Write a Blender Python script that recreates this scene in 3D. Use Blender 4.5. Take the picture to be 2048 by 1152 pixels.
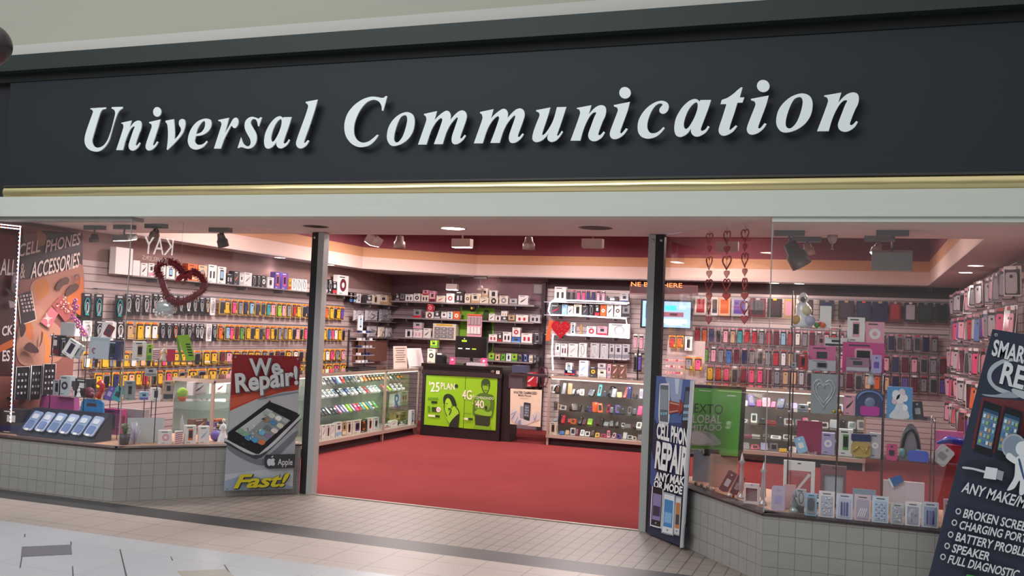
import bpy, bmesh, math, random
from mathutils import Vector, Matrix
random.seed(7)
for o in list(bpy.data.objects): bpy.data.objects.remove(o)
S = bpy.context.scene
COL = S.collection
# ------------------------------------------------------------------ camera
FPX = 1943.0
CAM = Vector((0, 0, 1.6))
RX = Vector((0.94064686, -0.02508392, 0.33845868))   # rows of the camera-to-world rotation
RY = Vector((0.33683008, -0.0531837, -0.94006223))
RZ = Vector((0.04158093, 0.99826965, -0.04157806))
cd = bpy.data.cameras.new('camera'); cam = bpy.data.objects.new('camera', cd); COL.objects.link(cam)
cd.sensor_width = 36; cd.lens = 36 * FPX / 2048; cd.clip_end = 200
cam.matrix_world = Matrix((RX, RY, RZ)).to_4x4()
cam.location = CAM
S.camera = cam
S.view_settings.view_transform = 'Standard'; S.view_settings.look = 'None'
S.view_settings.gamma = 1; S.view_settings.exposure = 0.0
try: S.view_settings.use_curve_mapping = False
except Exception: pass
S.cycles.transparent_max_bounces = 32
# ------------------------------------------------------------------ world: the mall's ambient light, brighter from the skylights
W = bpy.data.worlds.new('mall_ambience'); S.world = W; W.use_nodes = True
nt = W.node_tree; nt.nodes.clear()
wo = nt.nodes.new('ShaderNodeOutputWorld'); bg = nt.nodes.new('ShaderNodeBackground')
tc = nt.nodes.new('ShaderNodeTexCoord'); sx = nt.nodes.new('ShaderNodeSeparateXYZ'); cr = nt.nodes.new('ShaderNodeValToRGB')
mr = nt.nodes.new('ShaderNodeMapRange'); mr.inputs[1].default_value = -1; mr.inputs[2].default_value = 1
nt.links.new(tc.outputs['Generated'], sx.inputs[0]); nt.links.new(sx.outputs[2], mr.inputs[0]); nt.links.new(mr.outputs[0], cr.inputs[0])
e = cr.color_ramp.elements
e[0].position = 0.0; e[0].color = (.28, .29, .30, 1); e[1].position = 1.0; e[1].color = (.97, 1.0, 1.0, 1)
for p, c in ((.48, (.21, .22, .225, 1)), (.55, (.41, .43, .43, 1)), (.62, (.25, .26, .25, 1)), (.75, (.73, .78, .79, 1))):
    n = e.new(p); n.color = c
nt.links.new(cr.outputs[0], bg.inputs[0]); nt.links.new(bg.outputs[0], wo.inputs[0]); bg.inputs[1].default_value = 0.85

def light(name, kind, loc, power, color=(1, 1, 1), size=1, size_y=None, target=None, spot=None, blend=.6):
    d = bpy.data.lights.new(name, kind); d.energy = power; d.color = color
    o = bpy.data.objects.new(name, d); COL.objects.link(o); o.location = loc
    if kind == 'AREA':
        d.size = size
        if size_y: d.shape = 'RECTANGLE'; d.size_y = size_y
    elif kind == 'SPOT': d.spot_size = math.radians(spot); d.spot_blend = blend; d.shadow_soft_size = size
    else: d.shadow_soft_size = size
    if target is not None:
        o.rotation_euler = (Vector(target) - Vector(loc)).to_track_quat('-Z', 'Y').to_euler()
    return o
# mall skylight behind and above the viewer
light('mall_skylight', 'AREA', (-6, -1, 7.5), 420, (.97, 1, 1), 7, 4, target=(-3, 8, 1.5))
# added lights that brighten the shop (their unseen panels are modelled further down)
WARM = (1, .88, .85)
ADDED_PANELS = [(-5.9, 9.4), (-5.9, 12.2), (-3.2, 9.4), (-3.2, 12.2), (-.5, 9.4), (-.5, 12.2)]
TPOW = [82, 108, 58, 112, 22, 36]
for i, (x, y) in enumerate(ADDED_PANELS):
    light('added_panel_light', 'AREA', (x, y, 2.93), TPOW[i], WARM, .9, .5, target=(x, y, 0))

# ------------------------------------------------------------------ colours and materials
HEX = dict(black='1c1a20', white='ece6e4', pink='ea4f86', blush='e6a3b4', red='c02f3a', orange='e0662f', yellow='e8b52c', green='5c9c48',
           teal='3f9ea3', blue='3f72bd', navy='2b3160', purple='6a4ea6', grey='8b8890', silver='bcb8be', lime='9bcb34', tan='c9a47c',
           maroon='6c2636', charcoal='3c3a42', peach='e6b693', sky='93bcdc', lavender='b3a4cf', cream='e9dccb', brown='6b4a3a')
def lin(h):
    h = h.lstrip('#'); v = [int(h[i:i + 2], 16) / 255 for i in (0, 2, 4)]
    return tuple(c / 12.92 if c <= .04045 else ((c + .055) / 1.055) ** 2.4 for c in v) + (1,)
_m = {}
def M(c, rough=.5, metal=0., emit=0., coat=0.):
    c = HEX.get(c, c); k = (c, rough, metal, emit, coat)
    if k in _m: return _m[k]
    m = bpy.data.materials.new('mat_' + c); m.use_nodes = True; b = m.node_tree.nodes['Principled BSDF']
    L = lin(c)
    b.inputs['Roughness'].default_value = rough; b.inputs['Metallic'].default_value = metal
    if emit:
        b.inputs['Emission Color'].default_value = L; b.inputs['Emission Strength'].default_value = emit; b.inputs['Base Color'].default_value = L
    else:   # faint procedural mottling so no surface is dead flat
        n = m.node_tree.nodes.new('ShaderNodeTexNoise'); n.inputs['Scale'].default_value = 9; n.inputs['Detail'].default_value = 3
        x = m.node_tree.nodes.new('ShaderNodeMix'); x.data_type = 'RGBA'; x.blend_type = 'MULTIPLY'; x.inputs[0].default_value = .10
        x.inputs[6].default_value = L
        m.node_tree.links.new(n.outputs['Fac'], x.inputs[7]); m.node_tree.links.new(x.outputs[2], b.inputs['Base Color'])
    if coat: b.inputs['Coat Weight'].default_value = coat; b.inputs['Coat Roughness'].default_value = .08
    m.diffuse_color = L; _m[k] = m; return m
def glass_mat(name, tint=(.93, .95, .94), ior=1.45, gloss=1.0):
    m = bpy.data.materials.new(name); m.use_nodes = True; t = m.node_tree; t.nodes.clear()
    o = t.nodes.new('ShaderNodeOutputMaterial'); mx = t.nodes.new('ShaderNodeMixShader'); tr = t.nodes.new('ShaderNodeBsdfTransparent')
    gl = t.nodes.new('ShaderNodeBsdfGlossy'); lw = t.nodes.new('ShaderNodeLayerWeight'); pw = t.nodes.new('ShaderNodeMath'); pw.operation = 'POWER'; pw.inputs[1].default_value = 5
    r0 = ((ior - 1) / (ior + 1)) ** 2; fr = t.nodes.new('ShaderNodeMath'); fr.operation = 'MULTIPLY_ADD'; fr.inputs[1].default_value = 1 - r0; fr.inputs[2].default_value = r0
    t.links.new(lw.outputs['Facing'], pw.inputs[0]); t.links.new(pw.outputs[0], fr.inputs[0])
    gl.inputs['Roughness'].default_value = 0.0; gl.inputs['Color'].default_value = (gloss, gloss, gloss, 1); tr.inputs[0].default_value = tint + (1,)
    t.links.new(fr.outputs[0], mx.inputs[0]); t.links.new(tr.outputs[0], mx.inputs[1]); t.links.new(gl.outputs[0], mx.inputs[2]); t.links.new(mx.outputs[0], o.inputs[0])
    return m
GLASS = glass_mat('window_glass', (.985, .985, .985), 1.5)
CGLASS = glass_mat('showcase_glass', (.95, .98, .97), 1.30)
SHELFGLASS = glass_mat('shelf_glass', (.86, .93, .92), 1.6)
CLEAR = glass_mat('clear_plastic', (.90, .88, .90), 1.7)
def tile_mat(name, c1, c2, mortar, w, h, msize, rot=0., off=(0, 0, 0), rough=.4, offset=0., axes='XY', bump=.2, squash=1):
    """Brick texture laid on world axes of an unrotated mesh."""
    m = bpy.data.materials.new(name); m.use_nodes = True; t = m.node_tree; b = t.nodes['Principled BSDF']
    tcn = t.nodes.new('ShaderNodeTexCoord'); mp = t.nodes.new('ShaderNodeMapping'); br = t.nodes.new('ShaderNodeTexBrick')
    src = tcn.outputs['Object']
    if axes != 'XY':
        sp = t.nodes.new('ShaderNodeSeparateXYZ'); cb = t.nodes.new('ShaderNodeCombineXYZ'); t.links.new(src, sp.inputs[0])
        ix = {'X': 0, 'Y': 1, 'Z': 2}
        t.links.new(sp.outputs[ix[axes[0]]], cb.inputs[0]); t.links.new(sp.outputs[ix[axes[1]]], cb.inputs[1]); src = cb.outputs[0]
    t.links.new(src, mp.inputs[0]); mp.inputs[1].default_value = off; mp.inputs[2].default_value = (0, 0, rot)
    t.links.new(mp.outputs[0], br.inputs[0])
    br.offset = offset; br.offset_frequency = 2; br.squash = 1
    br.inputs['Color1'].default_value = lin(c1); br.inputs['Color2'].default_value = lin(c2); br.inputs['Mortar'].default_value = lin(mortar)
    br.inputs['Scale'].default_value = 1; br.inputs['Mortar Size'].default_value = msize; br.inputs['Brick Width'].default_value = w; br.inputs['Row Height'].default_value = h
    br.inputs['Mortar Smooth'].default_value = .1
    nz = t.nodes.new('ShaderNodeTexNoise'); nz.inputs['Scale'].default_value = 14; nz.inputs['Detail'].default_value = 5
    x = t.nodes.new('ShaderNodeMix'); x.data_type = 'RGBA'; x.blend_type = 'MULTIPLY'; x.inputs[0].default_value = .16
    t.links.new(br.outputs[0], x.inputs[6]); t.links.new(nz.outputs['Fac'], x.inputs[7]); t.links.new(x.outputs[2], b.inputs['Base Color'])
    bp = t.nodes.new('ShaderNodeBump'); bp.inputs[0].default_value = bump; bp.inputs[1].default_value = .003; bp.invert = True
    t.links.new(br.outputs['Fac'], bp.inputs['Height']); t.links.new(bp.outputs[0], b.inputs['Normal'])
    b.inputs['Roughness'].default_value = rough
    return m
def carpet_mat():
    m = bpy.data.materials.new('red_carpet'); m.use_nodes = True; t = m.node_tree; b = t.nodes['Principled BSDF']
    nz = t.nodes.new('ShaderNodeTexNoise'); nz.inputs['Scale'].default_value = 260; nz.inputs['Detail'].default_value = 2
    n2 = t.nodes.new('ShaderNodeTexNoise'); n2.inputs['Scale'].default_value = 1.3
    tcn = t.nodes.new('ShaderNodeTexCoord'); t.links.new(tcn.outputs['Object'], nz.inputs[0]); t.links.new(tcn.outputs['Object'], n2.inputs[0])
    cr = t.nodes.new('ShaderNodeValToRGB'); cr.color_ramp.elements[0].position = .3; cr.color_ramp.elements[1].position = .75
    cr.color_ramp.elements[0].color = lin('6c282c'); cr.color_ramp.elements[1].color = lin('944442')
    t.links.new(nz.outputs['Fac'], cr.inputs[0])
    x = t.nodes.new('ShaderNodeMix'); x.data_type = 'RGBA'; x.blend_type = 'MULTIPLY'; x.inputs[0].default_value = .25
    t.links.new(cr.outputs[0], x.inputs[6]); t.links.new(n2.outputs['Fac'], x.inputs[7]); t.links.new(x.outputs[2], b.inputs['Base Color'])
    b.inputs['Roughness'].default_value = 1.0; b.inputs['Specular IOR Level'].default_value = .05
    bp = t.nodes.new('ShaderNodeBump'); bp.inputs[0].default_value = .5; bp.inputs[1].default_value = .004
    t.links.new(nz.outputs['Fac'], bp.inputs['Height']); t.links.new(bp.outputs[0], b.inputs['Normal'])
    return m

# ------------------------------------------------------------------ mesh builder
class MB:
    def __init__(s): s.v = []; s.f = []; s.mi = []; s.mats = []; s.sm = []
    def mat(s, m):
        if m not in s.mats: s.mats.append(m)
        return s.mats.index(m)
    def add(s, vs, fs, m, smooth=False, T=None):
        b = len(s.v); k = s.mat(m)
        for p in vs: s.v.append(tuple(T @ Vector(p)) if T is not None else tuple(p))
        for f in fs: s.f.append([b + i for i in f]); s.mi.append(k); s.sm.append(smooth)
    def box(s, c, d, m, T=None):
        x, y, z = c; a, b, e = d[0] / 2, d[1] / 2, d[2] / 2
        vs = [(x + i * a, y + j * b, z + k * e) for i in (-1, 1) for j in (-1, 1) for k in (-1, 1)]
        s.add(vs, [(0, 1, 3, 2), (4, 6, 7, 5), (0, 4, 5, 1), (2, 3, 7, 6), (0, 2, 6, 4), (1, 5, 7, 3)], m, T=T)
    def prism(s, poly, y0, y1, m, T=None, smooth=False):
        """poly in (x,z), extruded along y (y0 is the front)"""
        n = len(poly)
        vs = [(p[0], y0, p[1]) for p in poly] + [(p[0], y1, p[1]) for p in poly]
        fs = [list(range(n)), list(range(2 * n - 1, n - 1, -1))] + [[i, i + n, (i + 1) % n + n, (i + 1) % n] for i in range(n)]
        s.add(vs, fs, m, smooth, T)
    def rrect(s, cx, cz, w, h, r, y0, y1, m, T=None, seg=3):
        s.prism(rr(cx, cz, w, h, r, seg), y0, y1, m, T)
    def lathe(s, prof, m, seg=16, T=None, smooth=True):
        """prof: (radius, z) pairs around z"""
        n = len(prof); vs = []; fs = []
        for i in range(seg):
            a = 2 * math.pi * i / seg
            for r, z in prof: vs.append((r * math.cos(a), r * math.sin(a), z))
        for i in range(seg):
            j = (i + 1) % seg
            for k in range(n - 1): fs.append([i * n + k, j * n + k, j * n + k + 1, i * n + k + 1])
        s.add(vs, fs, m, smooth, T)
    def tube(s, path, r, m, seg=6, closed=False, T=None, radii=None):
        P = [Vector(p) for p in path]; n = len(P); vs = []; fs = []
        for i, p in enumerate(P):
            a = P[(i - 1) % n] if (i > 0 or closed) else P[i]; b = P[(i + 1) % n] if (i < n - 1 or closed) else P[i]
            t = (b - a).normalized() if (b - a).length > 1e-9 else Vector((0, 0, 1))
            up = Vector((0, 0, 1)) if abs(t.z) < .9 else Vector((0, 1, 0))
            u = t.cross(up).normalized(); w = u.cross(t)
            rr_ = radii[i] if radii else r
            for k in range(seg):
                an = 2 * math.pi * k / seg; vs.append(tuple(p + (u * math.cos(an) + w * math.sin(an)) * rr_))
        for i in range(n if closed else n - 1):
            j = (i + 1) % n
            for k in range(seg): fs.append([i * seg + k, i * seg + (k + 1) % seg, j * seg + (k + 1) % seg, j * seg + k])
        if not closed: fs.append(list(range(seg))[::-1]); fs.append([(n - 1) * seg + k for k in range(seg)])
        s.add(vs, fs, m, True, T)
    def ball(s, c, r, m, T=None, sc=(1, 1, 1), seg=10):
        prof = [(max(1e-4, r * math.sin(math.pi * i / seg)), -r * math.cos(math.pi * i / seg)) for i in range(seg + 1)]
        X = Matrix.Translation(c) @ Matrix.Diagonal((sc[0], sc[1], sc[2], 1))
        s.lathe(prof, m, max(8, seg), (T @ X) if T is not None else X)
    def build(s, name, parent=None, loc=None, rotz=0):
        me = bpy.data.meshes.new(name); me.from_pydata(s.v, [], s.f)
        for m in s.mats: me.materials.append(m)
        me.polygons.foreach_set('material_index', s.mi); me.polygons.foreach_set('use_smooth', s.sm); me.update()
        bm = bmesh.new(); bm.from_mesh(me); bmesh.ops.recalc_face_normals(bm, faces=bm.faces); bm.to_mesh(me); bm.free()
        o = bpy.data.objects.new(name, me); COL.objects.link(o)
        if parent: o.parent = parent
        if loc is not None: o.location = loc
        o.rotation_euler = (0, 0, rotz); return o
def rr(cx, cz, w, h, r, seg=3):
    r = min(r, w / 2, h / 2); out = []
    for (sx_, sz, a0) in ((1, 1, 0), (-1, 1, 90), (-1, -1, 180), (1, -1, 270)):
        for i in range(seg + 1):
            a = math.radians(a0 + 90 * i / seg); out.append((cx + sx_ * (w / 2 - r) + r * math.cos(a), cz + sz * (h / 2 - r) + r * math.sin(a)))
    return out
def tag(o, label=None, cat=None, group=None, kind=None):
    if label: o['label'] = label
    if cat: o['category'] = cat
    if group: o['group'] = group
    if kind: o['kind'] = kind
    return o
def empty(name, loc, rotz=0, **k):
    o = bpy.data.objects.new(name, None); COL.objects.link(o); o.location = loc; o.rotation_euler = (0, 0, rotz); o.empty_display_size = .05
    return tag(o, **k) if k else o
def struct(name, mb, loc=None, rotz=0, label=None):
    o = mb.build(name, loc=loc, rotz=rotz); o['kind'] = 'structure'
    if label: o['label'] = label
    return o

# ------------------------------------------------------------------ picture-to-place helper: where a sight line meets a real wall or floor
def ray(px, py):
    v = Vector((px - 1024, -(py - 576), -FPX)).normalized(); return Vector((RX.dot(v), RY.dot(v), RZ.dot(v)))
class Plane:
    """vertical plane; u runs along it, n points to the viewer's side"""
    def __init__(s, p, theta):
        s.p = Vector((p[0], p[1], 0)); s.th = theta; s.u = Vector((math.cos(theta), math.sin(theta), 0)); s.n = Vector((math.sin(theta), -math.cos(theta), 0))
    def at(s, px, py):
        r = ray(px, py); t = (s.p - CAM).dot(s.n) / r.dot(s.n); q = CAM + r * t; return ((q - s.p).dot(s.u), q.z)
    def w(s, u, z=0, out=0): q = s.p + s.u * u + s.n * out; return Vector((q.x, q.y, z))
    def off(s, d): q = s.p + s.n * d; return Plane((q.x, q.y), s.th)
def onZ(px, py, z): r = ray(px, py); t = (z - 1.6) / r.z; return CAM + r * t
PY = lambda y: Plane((0, y), 0)
FAC = PY(6.66)
LW = Plane((-7.5, 0), math.pi / 2)
RW = Plane((1.3, 0), -math.pi / 2)
BW = PY(14.8)
GL = Plane((-5.895, 6.705), math.atan2(7.875 - 6.705, 5.895 - 4.84))     # angled glass, earphone side
GR = Plane((-1.55, 7.87), math.atan2(6.70 - 7.87, 1.55 - .57))  # angled glass, pink-gift side

# ------------------------------------------------------------------ flat printed artwork: shapes layered on a real board
_txt = {}
def text_geo(s, bold=0., shear=0.):
    k = (s, bold, shear)
    if k in _txt: return _txt[k]
    c = bpy.data.curves.new('t', 'FONT'); c.body = s; c.size = 1; c.offset = bold; c.shear = shear; c.resolution_u = 3
    o = bpy.data.objects.new('t', c); COL.objects.link(o); bpy.context.view_layer.update()
    me = bpy.data.meshes.new_from_object(o.evaluated_get(bpy.context.evaluated_depsgraph_get()))
    v = [(p.co.x, p.co.y) for p in me.vertices]; f = [list(p.vertices) for p in me.polygons]
    bpy.data.objects.remove(o); bpy.data.curves.remove(c); bpy.data.meshes.remove(me)
    x0 = min(p[0] for p in v); x1 = max(p[0] for p in v); y1 = max(p[1] for p in v)
    y0 = 0 if not any(ch in 'gjpqy,' for ch in s) else 0
    v = [((p[0] - x0) / (x1 - x0), (p[1] - y0) / (y1 - y0)) for p in v]
    _txt[k] = (v, f); return _txt[k]
class Art:
    """shapes given as picture points are carried to the plane; layers stand .5 mm apart"""
    def __init__(s, plane, off=.004, crop=(0, 0, 1)): s.P = plane; s.mb = MB(); s.k = 0; s.off = off; s.c = crop
    def uv(s, p): return s.P.at(s.c[0] + p[0] / s.c[2], s.c[1] + p[1] / s.c[2])
    def lay(s): s.k += 1; return s.off + s.k * .0005
    def poly(s, pts, c, uvs=False, rough=.5, emit=0):
        q = pts if uvs else [s.uv(p) for p in pts]; d = s.lay()
        s.mb.add([(a, -d, z) for a, z in q], [list(range(len(q)))], M(c, rough, 0, emit))
    def blob(s, cx, cy, rx, ry, c, rot=0, n=20, **k):
        r = math.radians(rot); s.poly([(cx + rx * math.cos(2 * math.pi * i / n) * math.cos(r) - ry * math.sin(2 * math.pi * i / n) * math.sin(r),
                 cy + rx * math.cos(2 * math.pi * i / n) * math.sin(r) + ry * math.sin(2 * math.pi * i / n) * math.cos(r)) for i in range(n)], c, **k)
    def curve(s, pts, c, **k): s.poly(smooth(pts), c, **k)
    def text(s, t, bl, br, tl, c, bold=0., shear=0., outline=None, emit=0, shadow=None):
        a, b, e = s.uv(bl), s.uv(br), s.uv(tl)
        def put(bold, col, dx=0, dz=0):
            v, f = text_geo(t, bold, shear); d = s.lay()
            s.mb.add([(a[0] + x * (b[0] - a[0]) + y * (e[0] - a[0]) + dx, -d, a[1] + x * (b[1] - a[1]) + y * (e[1] - a[1]) + dz) for x, y in v], f, M(col, .5, 0, emit))
        h = math.hypot(e[0] - a[0], e[1] - a[1])
        if shadow: put(bold, shadow, h * .07, -h * .07)
        if outline: put(bold + .03, outline)
        put(bold, c)
    def build(s, name, parent=None):
        o = s.mb.build(name); pz = parent.rotation_euler.z if parent else 0; L = s.P.p.copy()
        if parent: L = Matrix.Rotation(-pz, 3, 'Z') @ (L - parent.location); o.parent = parent
        o.location = L; o.rotation_euler = (0, 0, s.P.th - pz); return o
def smooth(pts, sub=5):
    """closed Catmull-Rom; points are (x,y) or (x,y,True) for a sharp corner"""
    n = len(pts); out = []
    cs = [len(p) > 2 and p[2] for p in pts]
    for i in range(n):
        p0, p1, p2, p3 = pts[i - 1], pts[i], pts[(i + 1) % n], pts[(i + 2) % n]
        if cs[i]: p0 = p1
        if cs[(i + 1) % n]: p3 = p2
        if cs[i] and cs[(i + 1) % n]: out.append((p1[0], p1[1])); continue
        for k in range(sub):
            t = k / sub; t2 = t * t; t3 = t2 * t
            out.append(tuple(.5 * (2 * p1[j] + (p2[j] - p0[j]) * t + (2 * p0[j] - 5 * p1[j] + 4 * p2[j] - p3[j]) * t2 + (3 * p1[j] - p0[j] - 3 * p2[j] + p3[j]) * t3) for j in (0, 1)))
    return out
# ================================================================== THE SETTING
cream_wall = M('aeab9e', .8); fascia_m = M('d2d4ca', .6); sign_m = M('141b25', .62); cornice_m = M('222c2b', .6); groove_m = M('090d0e', .8)
soffit_m = M('d6c6c2', .75); maroon_m = M('8a4450', .8); creamband = M('ecccc0', .7); orangeband = M('d69c74', .7)
# mall floor in four finishes
def slab(name, x0, x1, y0, y1, m, z=0.0, th=.05):
    b = MB(); b.box(((x0 + x1) / 2, (y0 + y1) / 2, z - th / 2), (x1 - x0, y1 - y0, th), m); return struct(name, b)
white_tile = tile_mat('mall_white_tile', 'bcbfc6', 'c1c4c9', 'acaeb4', .62, .62, .004, off=(.1, .22, 0), rough=.28)
tan_tile = tile_mat('mall_tan_tile', 'b3a59d', 'b5a6a0', '998c85', .33, .34, .006, off=(.05, -.01, 0), rough=.38)
small_tile = tile_mat('entry_small_tile', '898078', '8d817b', '5f5652', .1, .2, .005, off=(.02, .02, 0), rough=.42)
band_tile = tile_mat('dark_band_tile', '3e3d40', '434143', '38373a', .33, .3, .004, off=(.05, 0, 0), rough=.4)
slab('floor', -11, 5, -1, 5.655, white_tile)
slab('floor', -11, 5, 5.655, 6.32, tan_tile)
slab('floor', -11, 5, 6.32, 6.615, band_tile)
slab('floor', -11, 5, 6.615, 7.875, small_tile)
slab('floor', -7.6, 1.4, 7.875, 15.0, carpet_mat())
b = MB(); b.box((-3.17, 7.88, .004), (3.2, .035, .008), M('a59a90', .35, .6)); struct('trim_1', b)
# inlaid slabs of the concourse
def inlay(x0, x1, y0, y1, c, lab, ang=0):
    b = MB(); b.box((0, 0, .0015), (x1 - x0, y1 - y0, .003), M(c, .35)); o = struct('floor_inlay', b, loc=((x0 + x1) / 2, (y0 + y1) / 2, 0), rotz=ang, label=lab)
A = [onZ(*p, 0) for p in ((45, 1094), (143, 1090), (143, 1111), (45, 1114))]
def quad_inlay(pp, c, lab, h=.003):
    q = [onZ(px, py, 0) for px, py in pp]; b = MB(); n = len(q)
    b.add([(p.x, p.y, h) for p in q] + [(p.x, p.y, -.01) for p in q], [list(range(n)), list(range(2 * n - 1, n - 1, -1))] + [[i, i + n, (i + 1) % n + n, (i + 1) % n] for i in range(n)], M(c, .32))
    return struct('floor_inlay', b, label=lab)
quad_inlay([(44, 1094), (142, 1090), (144, 1109), (42, 1114)], '72727d', 'dark grey slab set in the pale floor')
quad_inlay([(355, 1143), (450, 1139), (475, 1158), (375, 1164)], 'aaa69c', 'beige slab set in the pale floor')
for pp in ([(49, 1068), (51, 1068), (50, 1074), (48, 1074)], [(141, 1083), (143, 1083), (143, 1091), (141, 1091)], [(43, 1112), (45, 1112), (41, 1136), (39, 1136)],
           [(144, 1133), (146, 1133), (147, 1152), (145, 1152)], [(239, 1099), (241, 1099), (254, 1152), (251, 1152)], [(341, 1113), (342, 1113), (346, 1121), (344, 1121)],
           [(448, 1130), (450, 1130), (464, 1152), (461, 1152)]):
    quad_inlay(pp, '4a4a4c', None, .002)
# tiled window bases (10 cm tiles), bottom course is the same tile
base_m = tile_mat('base_wall_tile', 'a09d99', 'a3a09c', '807c79', .1045, .1045, .0025, off=(0, .0, 0), rough=.5, axes='XZ')
def base_wall(name, p, q, th=.12, label=None):
    d = Vector((q[0] - p[0], q[1] - p[1])); L = d.length; ang = math.atan2(d.y, d.x)
    b = MB(); b.box((L / 2, th / 2, .2), (L, th, .4), base_m)
    b.box((L / 2, th / 2, .4185), (L, th, .037), base_m); b.box((L / 2, th / 2 - .004, .4435), (L + .004, th + .012, .013), M('3a2a2a', .5))
    return struct(name, b, loc=(p[0], p[1], 0), rotz=ang, label=label)
base_wall('wall_front', (-8.2, 6.67), (-5.9, 6.67), label='low tiled wall under the earphone window')
base_wall('wall_front', (-5.9, 6.67), (-4.84, 7.87), label='angled low tiled wall behind the repair banner')
base_wall('wall_front', (-1.53, 7.87), (-.575, 6.67), label='angled low tiled wall beside the entrance post')
base_wall('wall_front', (-.575, 6.67), (3.2, 6.67), label='low tiled wall under the gift window')
# window platforms (wood-look deck behind the glass)
deck = M('b98d74', .45)
def flat_poly(name, pts, z0, z1, m, kind='structure', label=None):
    n = len(pts); b = MB()
    b.add([(x, y, z1) for x, y in pts] + [(x, y, z0) for x, y in pts], [list(range(n)), list(range(2 * n - 1, n - 1, -1))] + [[i, i + n, (i + 1) % n + n, (i + 1) % n] for i in range(n)], m)
    o = b.build(name); o['kind'] = kind
    if label: o['label'] = label
    return o
flat_poly('trim_2', [(-7.45, 6.80), (-5.96, 6.80), (-4.93, 7.97), (-4.98, 8.02), (-5.5, 7.98), (-7.45, 7.62)], .0, .448, deck, label='wooden display deck of the earphone window')
flat_poly('trim_3', [(-.51, 6.80), (1.9, 6.80), (1.9, 7.55), (-.35, 7.55), (-1.12, 8.18), (-1.44, 7.99)], .0, .448, deck, label='wooden display deck of the gift window')
# window glass
def glass(name, p, q, z0=.45, z1=2.415):
    d = Vector((q[0] - p[0], q[1] - p[1])); L = d.length; b = MB(); b.box((L / 2, 0, (z0 + z1) / 2), (L, .006, z1 - z0), GLASS)
    return struct(name, b, loc=(p[0], p[1], 0), rotz=math.atan2(d.y, d.x))
glass('window_1', (-8.0, 6.70), (-5.905, 6.70)); glass('window_2', (-5.895, 6.705), (-4.84, 7.875))
glass('window_3', (-1.53, 7.875), (-.578, 6.705)); glass('window_4', (-.568, 6.70), (3.0, 6.70))
for x, y in ((-5.90, 6.702), (-.573, 6.702)):
    b = MB(); b.box((x, y, 1.43), (.007, .007, 1.96), M('a8a2a2', .2, 0, 0, 1)); struct('trim_16', b, label='pale polished joint between two window panes')
# entrance posts: dark bronze channel and grey aluminium channel
def post(name, x0, x1, m, label):
    b = MB(); b.box(((x0 + x1) / 2, 7.905, 1.208), (x1 - x0, .09, 2.416), m); s = struct(name, b, label=label)
dark_m = M('2e2a2c', .4, .3); alu = M('b2b3b2', .4, .1)
post('trim_4', -4.828, -4.762, dark_m, 'dark face of the entrance post by the repair banner'); post('trim_5', -4.762, -4.70, alu, 'aluminium edge of the entrance post')
post('trim_6', -1.655, -1.597, alu, 'aluminium edge of the entrance post'); post('trim_7', -1.597, -1.525, dark_m, 'dark face of the entrance post by the blue poster')
for x in (-4.80, -1.62, -1.55):
    b = MB(); b.lathe([(.001, -.012), (.012, -.008), (.014, 0)], M('silver', .2, .9), 10, Matrix.Translation((x, 7.858, 2.37)) @ Matrix.Rotation(math.radians(-90), 4, 'X')); b.build('screw')['kind'] = 'structure'
# lintel, brass rail, sign board, cornice
b = MB(); b.box((-2.5, 6.76, 2.508), (11.6, .2, .176), fascia_m); struct('wall_lintel', b, label='long off-white lintel over the windows and entrance')
b = MB(); b.box((-7.05, 6.775, 2.404), (2.3, .15, .032), M('9c9a94', .6)); b.box((1.3, 6.765, 2.404), (3.75, .17, .036), fascia_m); struct('trim_8', b)
def brass_mat():
    m = bpy.data.materials.new('polished_brass'); m.use_nodes = True; t = m.node_tree; q = t.nodes['Principled BSDF']
    q.inputs['Base Color'].default_value = lin('dccb96'); q.inputs['Metallic'].default_value = .85; q.inputs['Roughness'].default_value = .22
    nz = t.nodes.new('ShaderNodeTexNoise'); nz.inputs['Scale'].default_value = 1.1; tcn = t.nodes.new('ShaderNodeTexCoord'); mp = t.nodes.new('ShaderNodeMapping'); mp.inputs[3].default_value = (1, 1, 6)
    bp = t.nodes.new('ShaderNodeBump'); bp.inputs[0].default_value = .5; bp.inputs[1].default_value = .03
    t.links.new(tcn.outputs['Object'], mp.inputs[0]); t.links.new(mp.outputs[0], nz.inputs[0]); t.links.new(nz.outputs['Fac'], bp.inputs['Height']); t.links.new(bp.outputs[0], q.inputs['Normal'])
    return m
b = MB(); pr = [(6.70, 2.597)] + [(6.668 - .016 * math.sin(math.pi * i / 10), 2.598 + .082 * i / 10) for i in range(11)] + [(6.72, 2.684)]
vs = [(x, y, z) for x in (-7.32, 3.3) for y, z in pr]; n = len(pr)
b.add(vs, [[i, i + 1, n + i + 1, n + i] for i in range(n - 1)], brass_mat(), True); b.add([(x, 6.72, z) for x in (-7.32, 3.3) for z in (2.597, 2.69)], [[0, 1, 3, 2]], dark_m)
struct('trim_9', b, label='polished brass rail under the dark sign board')
b = MB(); b.box((-2.1, 6.73, 3.17), (10.45, .12, .94), sign_m); b.box((-2.1, 6.685, 2.692), (10.45, .05, .016), M('3d3a38', .4)); struct('wall_sign_board', b, label='dark slate board behind the shop name')
b = MB(); b.box((-2.1, 6.76, 3.68), (10.9, .2, .078), groove_m); struct('trim_10', b)
b = MB(); b.box((-2.1, 6.70, 3.79), (10.9, .26, .142), cornice_m); struct('trim_11', b, label='grey-green band along the top of the sign board')
b = MB(); b.box((-2.1, 6.73, 3.915), (14, .2, .108), M('c4c1bb', .7)); struct('trim_12', b)
b = MB(); b.box((-2.1, 6.80, 5.2), (14, .25, 2.46), cream_wall); struct('wall_upper', b, label='cream mall wall above the sign')
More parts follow.
